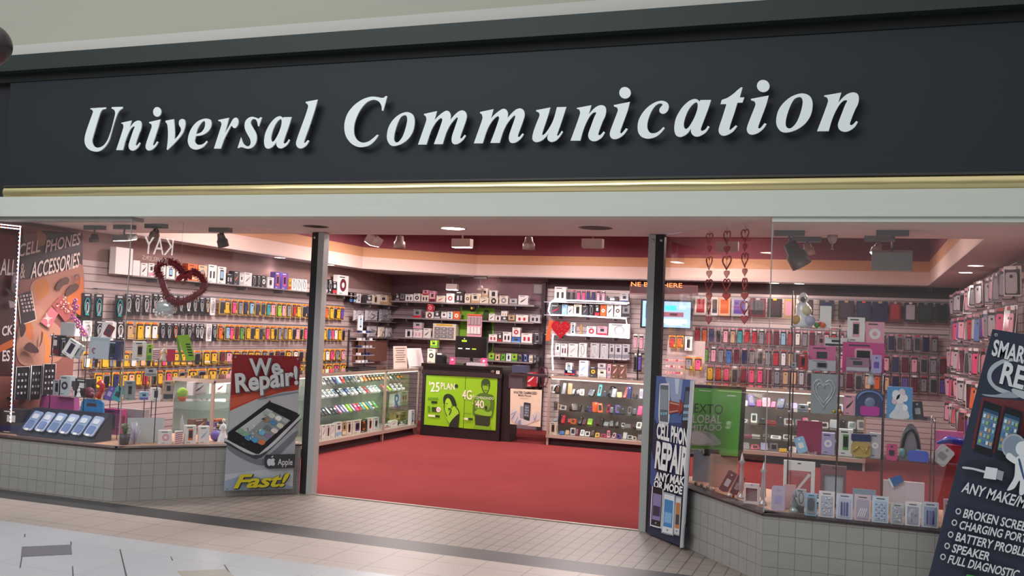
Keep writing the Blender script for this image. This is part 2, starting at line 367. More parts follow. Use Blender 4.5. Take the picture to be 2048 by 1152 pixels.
b = MB(); b.box((-8.1, 6.78, 3.16), (1.56, .1, 1.16), M('16181b', .7)); struct('wall_end', b)
# shop shell
slat_m = tile_mat('slatwall', 'c0aaa9', 'bca6a5', '574043', 40, .0762, .004, off=(20, .0, 0), rough=.55, axes='YZ')
slat_x = tile_mat('slatwall_back', 'd8c4c2', 'd5c0be', '6c5254', 40, .0762, .004, off=(20, .0, 0), rough=.55, axes='XZ')
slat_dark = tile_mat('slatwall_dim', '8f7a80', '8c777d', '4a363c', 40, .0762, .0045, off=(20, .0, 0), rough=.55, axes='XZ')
taupe = M('8c6c68', .8)
b = MB(); b.box((-7.56, 10.95, 1.06), (.12, 8.3, 2.12), slat_m); struct('wall_left', b, label='slatted wall of the yellow card packs')
b = MB(); b.box((-7.56, 10.95, 2.28), (.12, 8.3, .32), taupe); struct('wall_left_upper', b)
b = MB(); b.box((1.36, 10.9, 1.1), (.12, 8.4, 2.2), slat_m); struct('wall_right', b, label='slatted side wall full of glossy packs')
b = MB(); b.box((1.36, 10.9, 2.32), (.12, 8.4, .24), taupe); b.box((1.27, 10.9, 2.21), (.06, 8.4, .05), M('b99a92', .6)); struct('wall_right_upper', b)
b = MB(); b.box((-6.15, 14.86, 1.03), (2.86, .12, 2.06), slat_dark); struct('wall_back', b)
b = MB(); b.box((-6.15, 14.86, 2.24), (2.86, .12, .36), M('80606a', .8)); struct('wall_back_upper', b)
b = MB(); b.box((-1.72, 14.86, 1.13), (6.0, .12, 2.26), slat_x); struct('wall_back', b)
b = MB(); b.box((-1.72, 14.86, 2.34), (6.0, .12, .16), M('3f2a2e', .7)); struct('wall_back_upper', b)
b = MB(); b.box((-4.76, 14.77, 1.18), (.06, .1, 2.36), M('35262c', .6)); struct('trim_13', b)
# lower soffit with the raised tray cut out of it (ring of pieces), inside faces striped cream / orange / maroon
tray = [(-7.2, 8.06), (.86, 8.06), (.86, 14.4), (-5.8, 14.4), (-7.2, 13.2)]
out = [(-7.62, 6.86), (1.45, 6.86), (1.45, 14.95), (-5.8, 14.95), (-7.62, 14.95)]
def ring(z0, z1, m, name):
    b = MB(); n = 5
    vs = [(x, y, z0) for x, y in tray] + [(x, y, z0) for x, y in out] + [(x, y, z1) for x, y in tray] + [(x, y, z1) for x, y in out]
    fs = []
    for i in range(n):
        j = (i + 1) % n; fs += [[i, j, n + j, n + i], [2 * n + i, 3 * n + i, 3 * n + j, 2 * n + j], [i, 2 * n + i, 2 * n + j, j], [n + i, n + j, 3 * n + j, 3 * n + i]]
    b.add(vs, fs, m); return struct(name, b)
ring(2.4205, 2.44, soffit_m, 'ceiling_soffit')
ring(2.44, 2.605, creamband, 'trim_14'); ring(2.605, 2.75, orangeband, 'trim_15'); ring(2.75, 3.05, maroon_m, 'wall_tray')
b = MB(); b.box((-3.1, 11.3, 3.08), (9.0, 7.2, .06), maroon_m); struct('ceiling', b)
b = MB(); b.box((2.3, 7.6, 2.45), (1.8, 1.6, .06), soffit_m); b.box((3.15, 7.6, 1.2), (.1, 1.6, 2.4), taupe); b.box((2.3, 8.35, 1.2), (1.8, .1, 2.4), taupe); struct('wall_window_end', b)
slab('floor', 1.4, 3.3, 6.79, 8.4, deck, .45)
b = MB(); b.box((-7.9, 7.5, 2.45), (.7, 1.5, .06), soffit_m); struct('ceiling_window', b)
for (x, y) in ADDED_PANELS:  # added lit panels, hidden above the door header, to brighten the shop
    t = empty('added_ceiling_panel', (x, y, 3.05), label='added unseen lit panel on the maroon tray ceiling', cat='added light panel', group='added lit panels on the tray ceiling')
    b = MB(); b.box((0, 0, -.03), (.96, .56, .06), M('white', .5)); b.build('frame', t)
    b = MB(); b.box((0, 0, -.064), (.88, .48, .006), M('fff0e6', .5, 0, 1.5)); b.build('diffuser', t)

# ================================================================== SHOP NAME
GLYPHS = {
"U": [
"43,379* 211,381* 209,369* 176,364 157,344 144,311 119,233 90,134 82,97 93,63 118,40 159,33 205,48 238,80 261,121 286,195 310,293 315,330 305,353 289,364 273,369* 275,381* 390,379* 388,364* 364,353 343,329 325,288 300,211 280,137 263,88 231,43 187,11 136,0 73,12 29,40 5,78 0,116 9,166 39,252 72,339 70,358 59,368 43,373*"
],
"n": [
"37,233* 142,248* 124,179* 154,215 182,237 214,246 240,237 251,212 247,171 228,127 203,54 202,36 214,32 228,44 240,58* 249,51* 230,19 199,-3 170,-9 144,1 131,21 130,48 147,101 168,162 181,190 175,198 158,195 134,171 110,126 89,70 71,-2* 0,0* 27,79 60,181 61,208 52,223 38,227*"
],
"i": [
"-114,-18* 0,0* -14,-61 -43,-149 -61,-205 -56,-220 -43,-214 -20,-185* -8,-191* -28,-222 -60,-248 -94,-259 -119,-253 -133,-232 -132,-204 -112,-143 -85,-67 -84,-47 -93,-33 -110,-28*",
"4,65 0,45 -14,31 -34,26 -54,32 -70,47 -77,68 -73,88 -59,103 -39,107 -19,101 -3,86"
],
"v": [
"0,247* 82,257* 91,210 100,145 101,83* 135,116 161,155 160,179 146,198 137,216 141,244 164,256 189,249 201,226 200,190 182,139 146,96 96,49 36,0* 29,6* 34,74 33,139 25,196 16,222 1,235*"
],
"e": [
"187,69* 196,59* 162,24 121,5 78,0 34,15 8,47 0,88 12,143 42,194 87,233 138,251 180,253 214,240 225,208 216,173 183,138 132,118 77,113* 69,78 74,58 95,41 123,37 156,44",
"76,127* 91,173 116,212 143,235 160,230 164,202 155,171 126,140"
],
"r": [
"26,236* 129,251* 114,190 94,117* 124,164 154,214 172,240 194,250 213,241 223,215 216,187 199,168 180,167 166,180 158,186 149,176 122,129 92,72 66,0* 0,2* 29,93 59,189 58,211 47,224 28,228*"
],
"s": [
"201,251* 215,249* 192,178* 183,183 175,212 161,233 140,240 122,235 112,214 117,195 142,159 166,124 177,88 172,47 150,16 118,1 88,0 54,9 31,14 13,8* 0,7* 27,91* 35,73 52,41 76,23 98,17 116,26 123,48 115,77 88,116 64,155 56,187 61,222 88,249 124,257 162,248 185,240"
],
"a": [
"-71,2* 0,0* -17,-60 -41,-130 -62,-193 -58,-209 -46,-210 -28,-198 -15,-178* -4,-184* -26,-219 -59,-241 -87,-248 -112,-239 -127,-216 -127,-189* -152,-224 -180,-242 -204,-247 -229,-235 -242,-200 -241,-150 -227,-100 -192,-42 -150,-3 -112,11 -88,3 -77,-10*",
"-99,-11 -125,-27 -152,-64 -173,-118 -180,-164 -172,-190 -156,-192 -136,-170 -109,-120 -91,-66 -88,-28"
],
"l": [
"69,370* 175,383* 155,304 119,189 87,99 71,52 74,41 85,44 105,63* 118,58* 96,24 64,4 36,0 11,14 0,39 7,76 36,159 69,249 92,323 91,344 81,355 72,359*"
],
"C": [
"342,387* 358,385* 331,276* 319,277* 315,309 296,342 266,359 232,363 184,345 138,298 102,233 85,172 86,110 103,70 132,43 172,31 215,39 253,62 286,89* 301,87* 273,48 231,14 183,0 124,1 63,32 18,86 0,148 4,215 30,276 82,331 149,370 216,387 270,383 314,374 336,378"
],
"o": [
"0,0 48,-14 71,-49 74,-101 60,-157 25,-207 -26,-241 -82,-256 -121,-247 -147,-211 -153,-168 -142,-111 -111,-60 -61,-19",
"-13,-22 6,-30 13,-64 2,-125 -19,-185 -46,-221 -69,-231 -89,-217 -93,-182 -82,-126 -63,-71 -41,-34"
],
"m": [
"38,231* 142,248* 124,174* 152,206 189,234 220,248 243,240 257,214 255,176* 285,210 319,238 350,246 376,233 387,204 382,169 363,111 343,53 344,38 354,36 369,52 378,62* 387,55* 367,26 336,2 308,-6 286,0 275,22 277,58 296,119 315,177 315,194 305,195 281,172 251,132 225,77 202,-2* 131,0* 158,73 189,169 188,190 179,196 159,185 129,151 99,95 69,-2* 0,0* 26,77 57,171 59,197 51,216 39,222*"
],
"u": [
"20,234* 126,250* 111,191 85,107 72,62 74,52 87,54 109,78 137,122 158,172 177,250* 246,249* 228,187 202,103 185,53 189,43 199,47 220,77* 229,70* 208,38 180,10 148,0 126,8 114,29 123,69* 99,35 68,11 33,2 8,12 0,35 6,75 24,131 46,188 46,208 38,219 22,226*"
],
"c": [
"169,236 156,243 135,239 112,220 89,182 72,134 66,91 72,61 88,40 109,34 136,39 160,55 180,76* 190,69* 164,37 134,13 98,1 65,0 31,13 8,41 0,81 5,127 28,175 66,219 111,248 153,260 186,254 208,235 212,210 204,187 186,172 168,171 152,182 149,201 157,216 169,229"
],
"t": [
"140,325* 148,323* 132,257* 162,255* 152,222* 118,222* 101,157 82,94 71,51 74,37 87,44 112,67* 122,62* 98,29 64,7 33,0 10,11 0,36 5,68 25,135 47,216* 7,217* 14,244* 53,258 90,283 117,307"
]
}
LETTERS = [('U', -6.369, 2.973), ('n', -6.02, 2.982), ('i', -5.578, 3.229), ('v', -5.522, 2.97), ('e', -5.285, 2.967), ('r', -5.021, 2.969), ('s', -4.792, 2.963), ('a', -4.3, 3.205), ('l', -4.245, 2.953), ('C', -3.817, 2.952), ('o', -3.291, 3.208), ('m', -3.178, 2.958), ('m', -2.723, 2.956), ('u', -2.268, 2.95), ('n', -1.979, 2.956), ('i', -1.559, 3.217), ('c', -1.496, 2.956), ('a', -0.996, 3.208), ('t', -0.937, 2.961), ('i', -0.616, 3.222), ('o', -0.408, 3.227), ('n', -0.299, 2.974)]

def glyph_mesh(g):
    cu = bpy.data.curves.new('g', 'CURVE'); cu.dimensions = '2D'; cu.fill_mode = 'BOTH'; cu.extrude = .005; cu.bevel_depth = .001; cu.bevel_resolution = 1
    for cont in GLYPHS[g]:
        pts = [(float(t.rstrip('*').split(',')[0]) / 1000, float(t.rstrip('*').split(',')[1]) / 1000) + ((True,) if t.endswith('*') else ()) for t in cont.split()]
        sp = cu.splines.new('POLY'); q = smooth(pts, 5); sp.points.add(len(q) - 1)
        for i, (x, y) in enumerate(q): sp.points[i].co = (x, y, 0, 1)
        sp.use_cyclic_u = True
    o = bpy.data.objects.new('g', cu); COL.objects.link(o); bpy.context.view_layer.update()
    me = bpy.data.meshes.new_from_object(o.evaluated_get(bpy.context.evaluated_depsgraph_get())); bpy.data.objects.remove(o)
    me.transform(Matrix.Rotation(math.radians(90), 4, 'X')); me.materials.clear(); me.materials.append(M('f2f8f8', .35)); me.name = 'letter'
    return me
STAND = dict(U=(.05, .15), n=(.06, .08), i=(-.06, -.12), v=(.06, .15), e=(.03, .1), r=(.07, .1), s=(.11, .13), a=(-.07, -.12), l=(.08, .2), C=(.03, .17), o=(-.1, -.15), m=(.06, .08), u=(.05, .1), c=(.03, .1), t=(.06, .12))
sign = empty('shop_sign', (-3.2, 6.66, 2.95), label='raised white italic lettering of the shop name on the dark board', cat='sign')
gm = {g: glyph_mesh(g) for g in GLYPHS}
for i, (g, x, z) in enumerate(LETTERS):
    o = bpy.data.objects.new('letter', gm[g]); COL.objects.link(o); o.parent = sign; o.location = (x + 3.2, 6.607 - 6.66, z - 2.95)
    b = MB(); b.box(STAND.get(g, (.08, .1))[:1] + (.034,) + STAND.get(g, (.08, .1))[1:], (.012, .05, .012), dark_m); b.build('standoff', o)
# ================================================================== PRODUCT BUILDERS (local frame: x along the wall, -y to the viewer, z up, origin at the base middle)
def screen_art(b, w, h, y, c1, c2, z0=0, T=None):
    b.rrect(0, z0 + h * .5, w * .8, h * .72, w * .05, y, y + .001, M(c1, .25), T)
    b.box((0, y - .0004, z0 + h * .62), (w * .5, .0006, h * .2), M(c2, .4), T)
def phone_mesh(b, w, h, d, body, face, acc, T=None, z0=0):
    b.rrect(0, z0 + h / 2, w, h, w * .14, -d / 2, d / 2, M(body, .3), T)
    b.rrect(0, z0 + h / 2 + h * .01, w * .86, h * .74, w * .03, -d / 2 - .0006, -d / 2 + .0005, M(face, .15), T)
    b.box((0, -d / 2 - .001, z0 + h * .6), (w * .6, .0006, h * .22), M(acc, .3), T)
    b.box((0, -d / 2 - .001, z0 + h * .95), (w * .25, .0006, h * .015), M('grey', .3), T)
    b.rrect(0, z0 + h * .07, w * .16, w * .16, w * .08, -d / 2 - .001, -d / 2, M('grey', .3), T)
def pack(w, h, c, frame='yellow', out=.02):
    """carded phone case: coloured frame card, case, round sticker, hang tab"""
    b = MB()
    F = M(frame, .45) if frame != 'clear' else M('a08890', .12, 0, 0, .8)
    b.rrect(0, h * .5, w * .94, h, w * .05, 0, .004, F)
    b.box((0, -.003, h * .47), (w * .78, .006, h * .84), M('charcoal' if c not in ('black', 'charcoal') else 'grey', .2, 0, 0, .5))
    b.rrect(0, h * .44, w * .62, h * .70, w * .12, -.014, -.004, M(c, .35, 0, 0, .4))
    b.rrect(0, h * .66, w * .16, w * .16, w * .07, -.016, -.013, M('black', .3))
    b.rrect(0, h * .93, w * .5, h * .10, w * .05, -.008, -.002, M('orange' if frame == 'yellow' else (random.choice(['red', 'b04a58', 'white', 'blush', 'c07880']) if frame == 'clear' else 'white'), .4))
    if frame == 'yellow': b.box((w * .33, -.016, h * .2), (w * .16, .002, h * .2), M('yellow', .4))
    b.tube([(0, .0, h), (0, .012, h + .012), (0, .05, h + .014)], .002, M('silver', .3, .8), 4)
    return b
def earpack(w, h, c, card='black'):
    b = MB(); b.rrect(0, h / 2, w * .94, h, w * .06, 0, .004, M(card, .4))
    loop = [(w * .24 * math.cos(t), -.008, h * .52 + h * .30 * math.sin(t)) for t in [2 * math.pi * i / 12 for i in range(12)]]
    b.tube(loop, w * .05, M(c, .3, 0, 0, .5), 5, closed=True)
    loop = [(w * .12 * math.cos(t), -.01, h * .46 + h * .20 * math.sin(t)) for t in [2 * math.pi * i / 10 for i in range(10)]]
    b.tube(loop, w * .045, M('silver', .25, 0, 0, .5), 5, closed=True)
    b.ball((-w * .1, -.012, h * .2), w * .08, M(c, .3), seg=6); b.ball((w * .1, -.012, h * .2), w * .08, M(c, .3), seg=6)
    b.box((0, -.003, h * .93), (w * .5, .004, h * .07), M('silver', .4)); b.tube([(0, .0, h), (0, .012, h + .012), (0, .05, h + .014)], .002, M('silver', .3, .8), 4)
    return b
def carton(w, h, d, c, acc='black', style='phone'):
    """printed box"""
    b = MB(); b.box((0, 0, h / 2), (w, d, h), M(c, .35, 0, 0, .3)); y = -d / 2 - .0006; a = M(acc, .3)
    e = 'white' if c in ('black', 'charcoal', 'navy', 'red', 'maroon', 'purple', 'brown') else 'charcoal'
    if style == 'phone': b.rrect(0, h * .5, w * .42, h * .62, w * .06, y, y + .0005, a); b.box((0, y - .0005, h * .52), (w * .32, .0004, h * .42), M('sky' if acc == 'black' else 'black', .3))
    elif style == 'disc': b.prism([(w * .3 * math.cos(2 * math.pi * i / 18), h * .5 + w * .3 * math.sin(2 * math.pi * i / 18)) for i in range(18)], y, y + .0005, a); b.prism([(w * .13 * math.cos(2 * math.pi * i / 12), h * .5 + w * .13 * math.sin(2 * math.pi * i / 12)) for i in range(12)], y - .0006, y, M(c, .4))
    elif style == 'pair': [b.rrect(x * w, h * .45, w * .2, h * .4, w * .05, y, y + .0005, a) for x in (-.2, .2)]
    elif style == 'band': b.box((0, y, h * .2), (w * .98, .0005, h * .24), a); b.box((0, y, h * .62), (w * .4, .0005, h * .28), M(e, .3))
    elif style == 'swoosh': b.prism(smooth([(-w * .3, h * .3), (0, h * .42), (w * .32, h * .75), (w * .1, h * .62), (-w * .2, h * .45)], 3), y, y + .0005, a)
    elif style == 'loop':
        b.tube([(w * .22 * math.cos(t), y, h * .55 + h * .28 * math.sin(t) * (1 if math.sin(t) > 0 else 1.3)) for t in [2 * math.pi * i / 14 for i in range(14)]], w * .035, a, 5, closed=True)
    if style == 'plain': return b
    b.box((-w * .1, y, h * .9), (w * .5, .0005, h * .05), M(e, .4)); b.box((-w * .18, y, h * .07), (w * .3, .0005, h * .03), M(e, .4))
    b.box((w / 2 + .0004, 0, h * .5), (.0005, d * .5, h * .5), a)
    return b
# ------------------------------------------------------------------ labels that single things out
REG = []; ORD = 'first second third fourth fifth sixth seventh eighth ninth tenth eleventh twelfth thirteenth fourteenth fifteenth sixteenth seventeenth eighteenth nineteenth twentieth'.split()
def ordn(i): return ORD[i] if i < 20 else ('twenty-' + ORD[i - 20] if i < 29 else 'thirty-' + ORD[i - 30] if 30 <= i < 39 else 'thirtieth' if i == 29 else ['fortieth', 'forty-first', 'forty-second', 'forty-third', 'forty-fourth'][i - 39])
def reg(o, desc, where, cat, group=None, row=None, start='from the mural end'):
    REG.append(dict(o=o, desc=desc, where=where, row=row or where, start=start)); tag(o, None, cat, group); return o
def finish_labels():
    rows = {}
    for r in REG: rows.setdefault(r['row'], []).append(r)
    seen = {}
    for r in REG: r['base'] = r['desc'] + ' ' + r['where']; seen.setdefault(r['base'], []).append(r)
    for base, rs in seen.items():
        if len(rs) == 1: rs[0]['o']['label'] = base; continue
        def along(r):   # order along the row as one walks from its named end
            v = r['o'].location - CAM; d = RX * v.x + RY * v.y + RZ * v.z; k = d.x / -d.z
            return -k if 'window' in r['start'] else k
        for i, r in enumerate(sorted(rs, key=along)):
            wh = r['where'][7:] if r['where'].startswith('on the ') else r['where']
            r['o']['label'] = f"{ordn(i)} {r['desc']} {r['start']}, {wh}"
KEY = dict(K='black', W='white', P='pink', p='blush', R='red', O='orange', Y='yellow', G='green', T='teal', B='blue', N='navy', V='purple', S='grey', C='silver', L='lime', A='tan', M='maroon', D='charcoal', E='peach', b='sky', l='lavender', c='cream', n='brown')
CN = {'sky': 'light-blue', 'blush': 'pale-pink', 'charcoal': 'dark-grey'}
cn = lambda c: CN.get(c, c)
def hang_row(P, y_top, y_bot, x0, x1, cols, where, group, kind='pack', z=None, frame='yellow', jit=.3, start='from the mural end', fill=.9, name='phone_case_pack', noun='phone case pack', cat='phone case'):
    """packs hung side by side between two picture columns, carried onto the wall plane P"""
    ym = (y_top + y_bot) / 2; ua = P.at(x0, ym)[0]; ub = P.at(x1, ym)[0]; n = len(cols); st = (ub - ua) / n
    if z: z0, z1 = z
    else: z1 = P.at((x0 + x1) / 2, y_top)[1]; z0 = P.at((x0 + x1) / 2, y_bot)[1]
    for i, ch in enumerate(cols):
        if ch == ' ': continue
        c = KEY[ch]; w = st * fill; h = (z1 - z0) * (1 - random.uniform(0, .06))
        lo = P.w(ua + st * (i + .5), z1 - h, random.uniform(-.015, .02))
        rz = P.th + random.uniform(-jit, jit) * .5
        k = kind
        if k == 'pack': b = pack(w, h, c, frame)
        elif k == 'ear': b = earpack(w, h, c if c != 'black' else 'silver', 'white' if c == 'black' and random.random() < .15 else 'black')
        o = b.build(name, loc=lo, rotz=rz)
        reg(o, f"{cn(c)} {noun}", where, cat, group, start=start)
def box_row(P, z, spec, where, group, d=.08, start='from the mural end', name='product_box', cat='box', noun='box'):
    """spec: list of (x0, x1, y_top, y_bot, colour, accent, style, description)"""
    for s in spec:
        x0, x1, yt, yb, c, a, st = s[:7]; desc = s[7] if len(s) > 7 else f"{cn(c)} {noun} with {cn(a)} print"
        u0, zb = P.at(x0, yb); u1, _ = P.at(x1, yb); _, zt = P.at((x0 + x1) / 2, yt); h = max(.02, zt - zb)
        w = max(.015, u1 - u0) * .97; dd = min(d, w * 1.6)
        zz = z if z is not None else zb
        if len(s) > 8: zz = zb     # stacked on another box
        o = carton(w, h, dd, c, a, st).build(name, loc=P.w((u0 + u1) / 2, zz, -dd / 2), rotz=P.th)
        reg(o, desc, where, cat, group, start=start)
def shelf(P, u0, u1, z, depth, m, label, out=0.0, group='wall shelves', th=.012, nb=3, lip=None):
    """board on brackets, its back against the wall plane P"""
    t = empty('wall_shelf', P.w((u0 + u1) / 2, z - th, out), P.th, label=label, cat='shelf', group=group)
    b = MB(); b.box((0, -depth / 2, th / 2), (abs(u1 - u0), depth, th), m)
    b.build('board', t)
    if lip: q = MB(); q.box((0, -depth - .004, th / 2 + .006), (abs(u1 - u0), .006, th + .014), M(lip, .3, .3)); q.build('front_lip', t)
    for i in range(nb):
        x = -abs(u1 - u0) / 2 + abs(u1 - u0) * (i + .5) / nb; q = MB()
        q.prism([(0, 0), (0, -.05), (.0, -.05)] and [(-.004, 0), (.004, 0), (.004, -.045), (-.004, -.045)], -depth * .9, 0, M('grey', .4, .6), Matrix.Translation((x, 0, 0)))
        q.build('bracket', t)
    return t
def rail(P, u0, u1, z, label, out=.05):
    t = empty('hook_rail', P.w((u0 + u1) / 2, z, 0), P.th, label=label, cat='rail')
    b = MB(); L = abs(u1 - u0); b.box((0, -out + .006, 0), (L, .008, .012), M('grey', .35, .6)); b.build('bar', t)
    for i in range(max(2, int(L / .8) + 1)):
        q = MB(); x = -L / 2 + .02 + (L - .04) * i / max(1, int(L / .8)); q.box((x, -out / 2, 0), (.008, out, .01), M('grey', .35, .6)); q.build('bracket', t)

# ================================================================== EARPHONE AND CARD-PACK WALL (x = -7.5)
LP = LW.off(.07)
for z, nm in ((1.835, 'top'), (1.515, 'second'), (1.20, 'third'), (.975, 'lowest')):
    rail(LW, 8.0, 13.45, z, f'{nm} hook rail of the slatted wall with yellow card packs', .07)
shelf(LW, 8.4, 13.4, 2.0, .16, M('8e8480', .4), 'long shelf of boxed phones above the yellow card packs', nb=6)
G1 = 'phone case packs on the yellow-card wall'; wl = {1: 'on the top hook row of the yellow-card wall', 2: 'on the second hook row of the yellow-card wall', 3: 'on the third hook row of the yellow-card wall', 4: 'on the lowest hook row of the yellow-card wall'}
GE = 'carded earphones on the yellow-card wall'
kwE = dict(kind='ear', name='earphone_pack', noun='carded earphones', cat='earphones')
# big black and teal blister packs, then white carded earphones, then black ones, then yellow cards
hang_row(LP, 597, 640, 163, 248, 'TTkT'.replace('k', ' '), wl[1], GE, z=(1.50, 1.78), jit=.05, **kwE)
hang_row(LP, 590, 622, 250, 300, 'KKK', wl[1], GE, z=(1.56, 1.80), jit=.1, **kwE)
hang_row(LP, 600, 635, 300, 432, 'SWWWSWSSAK', wl[1], GE, z=(1.60, 1.82), jit=.1, **kwE)
hang_row(LP, 601, 635, 436, 690, 'KYPSNbDDTpLpSRYKNYYYOYKYV', wl[1], G1, z=(1.62, 1.82), jit=.1)
hang_row(LP, 648, 682, 318, 434, 'SSOSSKWKS', wl[2], GE, z=(1.29, 1.50), jit=.1, **kwE)
hang_row(LP, 650, 682, 436, 690, 'ObPMGYKYDPYKSSYKpKPpYYYYBPWYK', wl[2], G1, z=(1.30, 1.50), jit=.1)
hang_row(LP, 650, 682, 250, 318, 'AYWW', wl[2], G1, z=(1.30, 1.50), jit=.1)
hang_row(LP, 700, 730, 388, 690, 'KYYMpYSYYSKMKYWKKRYYWPSp', wl[3], G1, z=(1.0, 1.18), jit=.1)
hang_row(LP, 745, 765, 372, 690, 'YKYYpYKSYYYYYYYMYPY', wl[4], G1, z=(.79, .96), jit=.1)
hang_row(LP, 700, 730, 165, 384, 'WKYSKYWEKYPNYYE', wl[3], G1, z=(1.0, 1.18), jit=.1)
hang_row(LP, 745, 765, 190, 368, 'YKNYEYRKYPYK', wl[4], G1, z=(.79, .96), jit=.1)
hang_row(LP, 648, 682, 165, 248, 'KSKW', wl[2], GE, z=(1.29, 1.50), jit=.1, **kwE)
# boxed phones along the top shelf
LS = LW.off(.14); T = 'on the boxed-phone shelf above the yellow cards'; GT = 'boxes on the shelf above the yellow cards'
box_row(LS, 2.0, [(229, 264, 497, 549, 'white', 'silver', 'plain', 'plain white tall carton'), (265, 279, 521, 551, 'white', 'silver', 'plain', 'plain white box'), (281, 294, 529, 555, 'white', 'black', 'swoosh'),
    (296, 308, 529, 556, 'white', 'blush', 'band'), (313, 330, 532, 560, 'white', 'silver', 'pair', 'white and silver phone box'), (332, 349, 538, 563, 'white', 'black', 'phone'), (352, 368, 540, 563, 'white', 'orange', 'band'),
    (374, 394, 533, 566, 'orange', 'peach', 'band', 'bright orange box with peach band'), (395, 413, 536, 568, 'peach', 'grey', 'disc'), (415, 432, 535, 570, 'white', 'charcoal', 'pair', 'tall white box with two dark earpieces'),
    (434, 451, 538, 571, 'white', 'black', 'phone', 'tall white box with black phone print'), (452, 465, 551, 572, 'black', 'silver', 'pair'), (467, 478, 547, 574, 'charcoal', 'orange', 'swoosh'),
    (479, 486, 552, 575, 'white', 'silver', 'band', 'slim white box with silver band'), (487, 503, 551, 577, 'white', 'grey', 'swoosh'), (504, 513, 555, 577, 'black', 'silver', 'loop'), (514, 521, 555, 578, 'black', 'silver', 'loop'),
    (522, 532, 556, 579, 'charcoal', 'white', 'disc'), (534, 547, 559, 580, 'white', 'silver', 'phone', 'short white box with silver phone print'), (549, 560, 547, 580, 'purple', 'orange', 'phone'),
    (562, 575, 548, 581, 'purple', 'pink', 'phone'), (577, 582, 560, 582, 'yellow', 'red', 'band'), (583, 592, 560, 583, 'white', 'black', 'loop'), (593, 602, 561, 584, 'white', 'black', 'loop'), (603, 613, 562, 585, 'white', 'black', 'loop'),
    (646, 655, 565, 590, 'charcoal', 'silver', 'band'), (656, 664, 562, 590, 'black', 'silver', 'phone'), (665, 673, 565, 590, 'black', 'red', 'band'), (674, 696, 555, 593, 'white', 'maroon', 'disc', 'large white box with dark disc print')], T, GT)
shelf(LW, 13.42, 14.75, 1.90, .2, M('6f6468', .5), 'dim top shelf in the shop corner', nb=2)
shelf(LW, 13.42, 14.75, 1.62, .2, M('6f6468', .5), 'dim middle shelf in the shop corner', nb=2)
shelf(LW, 13.42, 14.75, 1.36, .2, M('6f6468', .5), 'dim lower shelf in the shop corner', nb=2)
LC = LW.off(.12)
box_row(LC, 1.90, [(699, 705, 588, 607, 'black', 'blue', 'band'), (707, 712, 588, 607, 'black', 'sky', 'band'), (714, 721, 590, 608, 'white', 'black', 'phone'),
    (733, 744, 583, 600, 'charcoal', 'silver', 'band'), (746, 757, 582, 600, 'cream', 'brown', 'phone'), (759, 775, 582, 601, 'cream', 'tan', 'band'), (777, 783, 583, 602, 'tan', 'charcoal', 'disc')], 'on the dim top shelf in the shop corner', 'boxes in the shop corner')
def bag(w, h, d, c, seedv):
    """crumpled clear bag of small chargers"""
    rnd = random.Random(seedv); b = MB(); n = 9; vs = []; fs = []
    for s in (-1, 1):
        for i in range(n):
            for j in range(n):
                x = (i / (n - 1) - .5) * w; z = j / (n - 1) * h; e = min(i, j, n - 1 - i, n - 1 - j)
                vs.append((x, s * (0.002 if e == 0 else d / 2 * (0.6 + .4 * rnd.random())), z + (0 if e else rnd.uniform(-.004, .004))))
    for s in range(2):
        for i in range(n - 1):
            for j in range(n - 1):
                a = s * n * n + i * n + j; fs.append([a, a + n, a + n + 1, a + 1])
    b.add(vs, fs, M(c, .12, 0, 0, 1.0))
    b.tube([(rnd.uniform(-.3, .3) * w, -d * .55, h * (.2 + .1 * i)) for i in range(6)], .004, M('charcoal', .4), 5)
    b.tube([(rnd.uniform(-.3, .3) * w, -d * .55, h * (.2 + .1 * i)) for i in range(6)], .003, M('white', .4), 5)
    return b
i = 0
for (x0, x1, yt, yb, z, c, w_) in [(706, 727, 612, 633, 1.62, 'silver', 'middle'), (729, 755, 612, 634, 1.62, 'silver', 'middle'), (757, 782, 610, 635, 1.62, 'grey', 'middle'),
        (733, 753, 640, 664, 1.36, 'silver', 'lower'), (755, 768, 642, 664, 1.36, 'cream', 'lower'), (770, 783, 645, 665, 1.36, 'silver', 'lower')]:
    u0, zb = LC.at(x0, yb); u1, _ = LC.at(x1, yb); h = LC.at(x0, yt)[1] - zb; i += 1
    o = bag(u1 - u0, h, .06, c, i).build('clear_bag', loc=LC.w((u0 + u1) / 2, z, 0), rotz=LC.th)
    reg(o, f'crumpled {cn(c)} bag of chargers', f'on the dim {w_} shelf in the shop corner', 'bag', 'clear bags in the shop corner', start='from the cards')
# black wire spinner of phone parts between the card wall and the corner
SP = LW.off(1.12); u0, _ = SP.at(706, 700); u1, _ = SP.at(742, 700)
t = empty('accessory_rack', SP.w((u0 + u1) / 2, .972, 0), LW.th, label='black counter rack of small chargers beside the yellow-card wall', cat='rack')
h = .52; w = u1 - u0
b = MB(); b.box((0, 0, .012), (w, .2, .024), M('black', .4)); b.build('base', t)
for x in (-w / 2 + .012, w / 2 - .012):
    b = MB(); b.box((x, .08, h / 2), (.024, .02, h), M('charcoal', .4)); b.build('upright', t)
for k in range(5):
    b = MB(); b.box((0, 0, .08 + k * .1), (w * .9, .15, .006), M('silver', .3, .4)); s_ = b.build('shelf_board', t)
    for j in range(4):
        q = MB(); q.box(((j - 1.5) * w * .2, -.03, .1 + k * .1), (w * .13, .04, .03), M(random.choice(['white', 'navy', 'charcoal', 'silver']), .3)); q.build('charger', s_)
o = carton(.12, .2, .02, 'white', 'black', 'phone').build('phone_box', loc=SP.w(SP.at(720, 650)[0], .97 + .52, 0), rotz=LW.th); reg(o, 'white framed phone box', 'on top of the black counter rack', 'box')
t = empty('wire_basket', LW.off(.04).w(14.0, .98), LW.th, label='brown cardboard file box of long envelopes in the shop corner', cat='box')
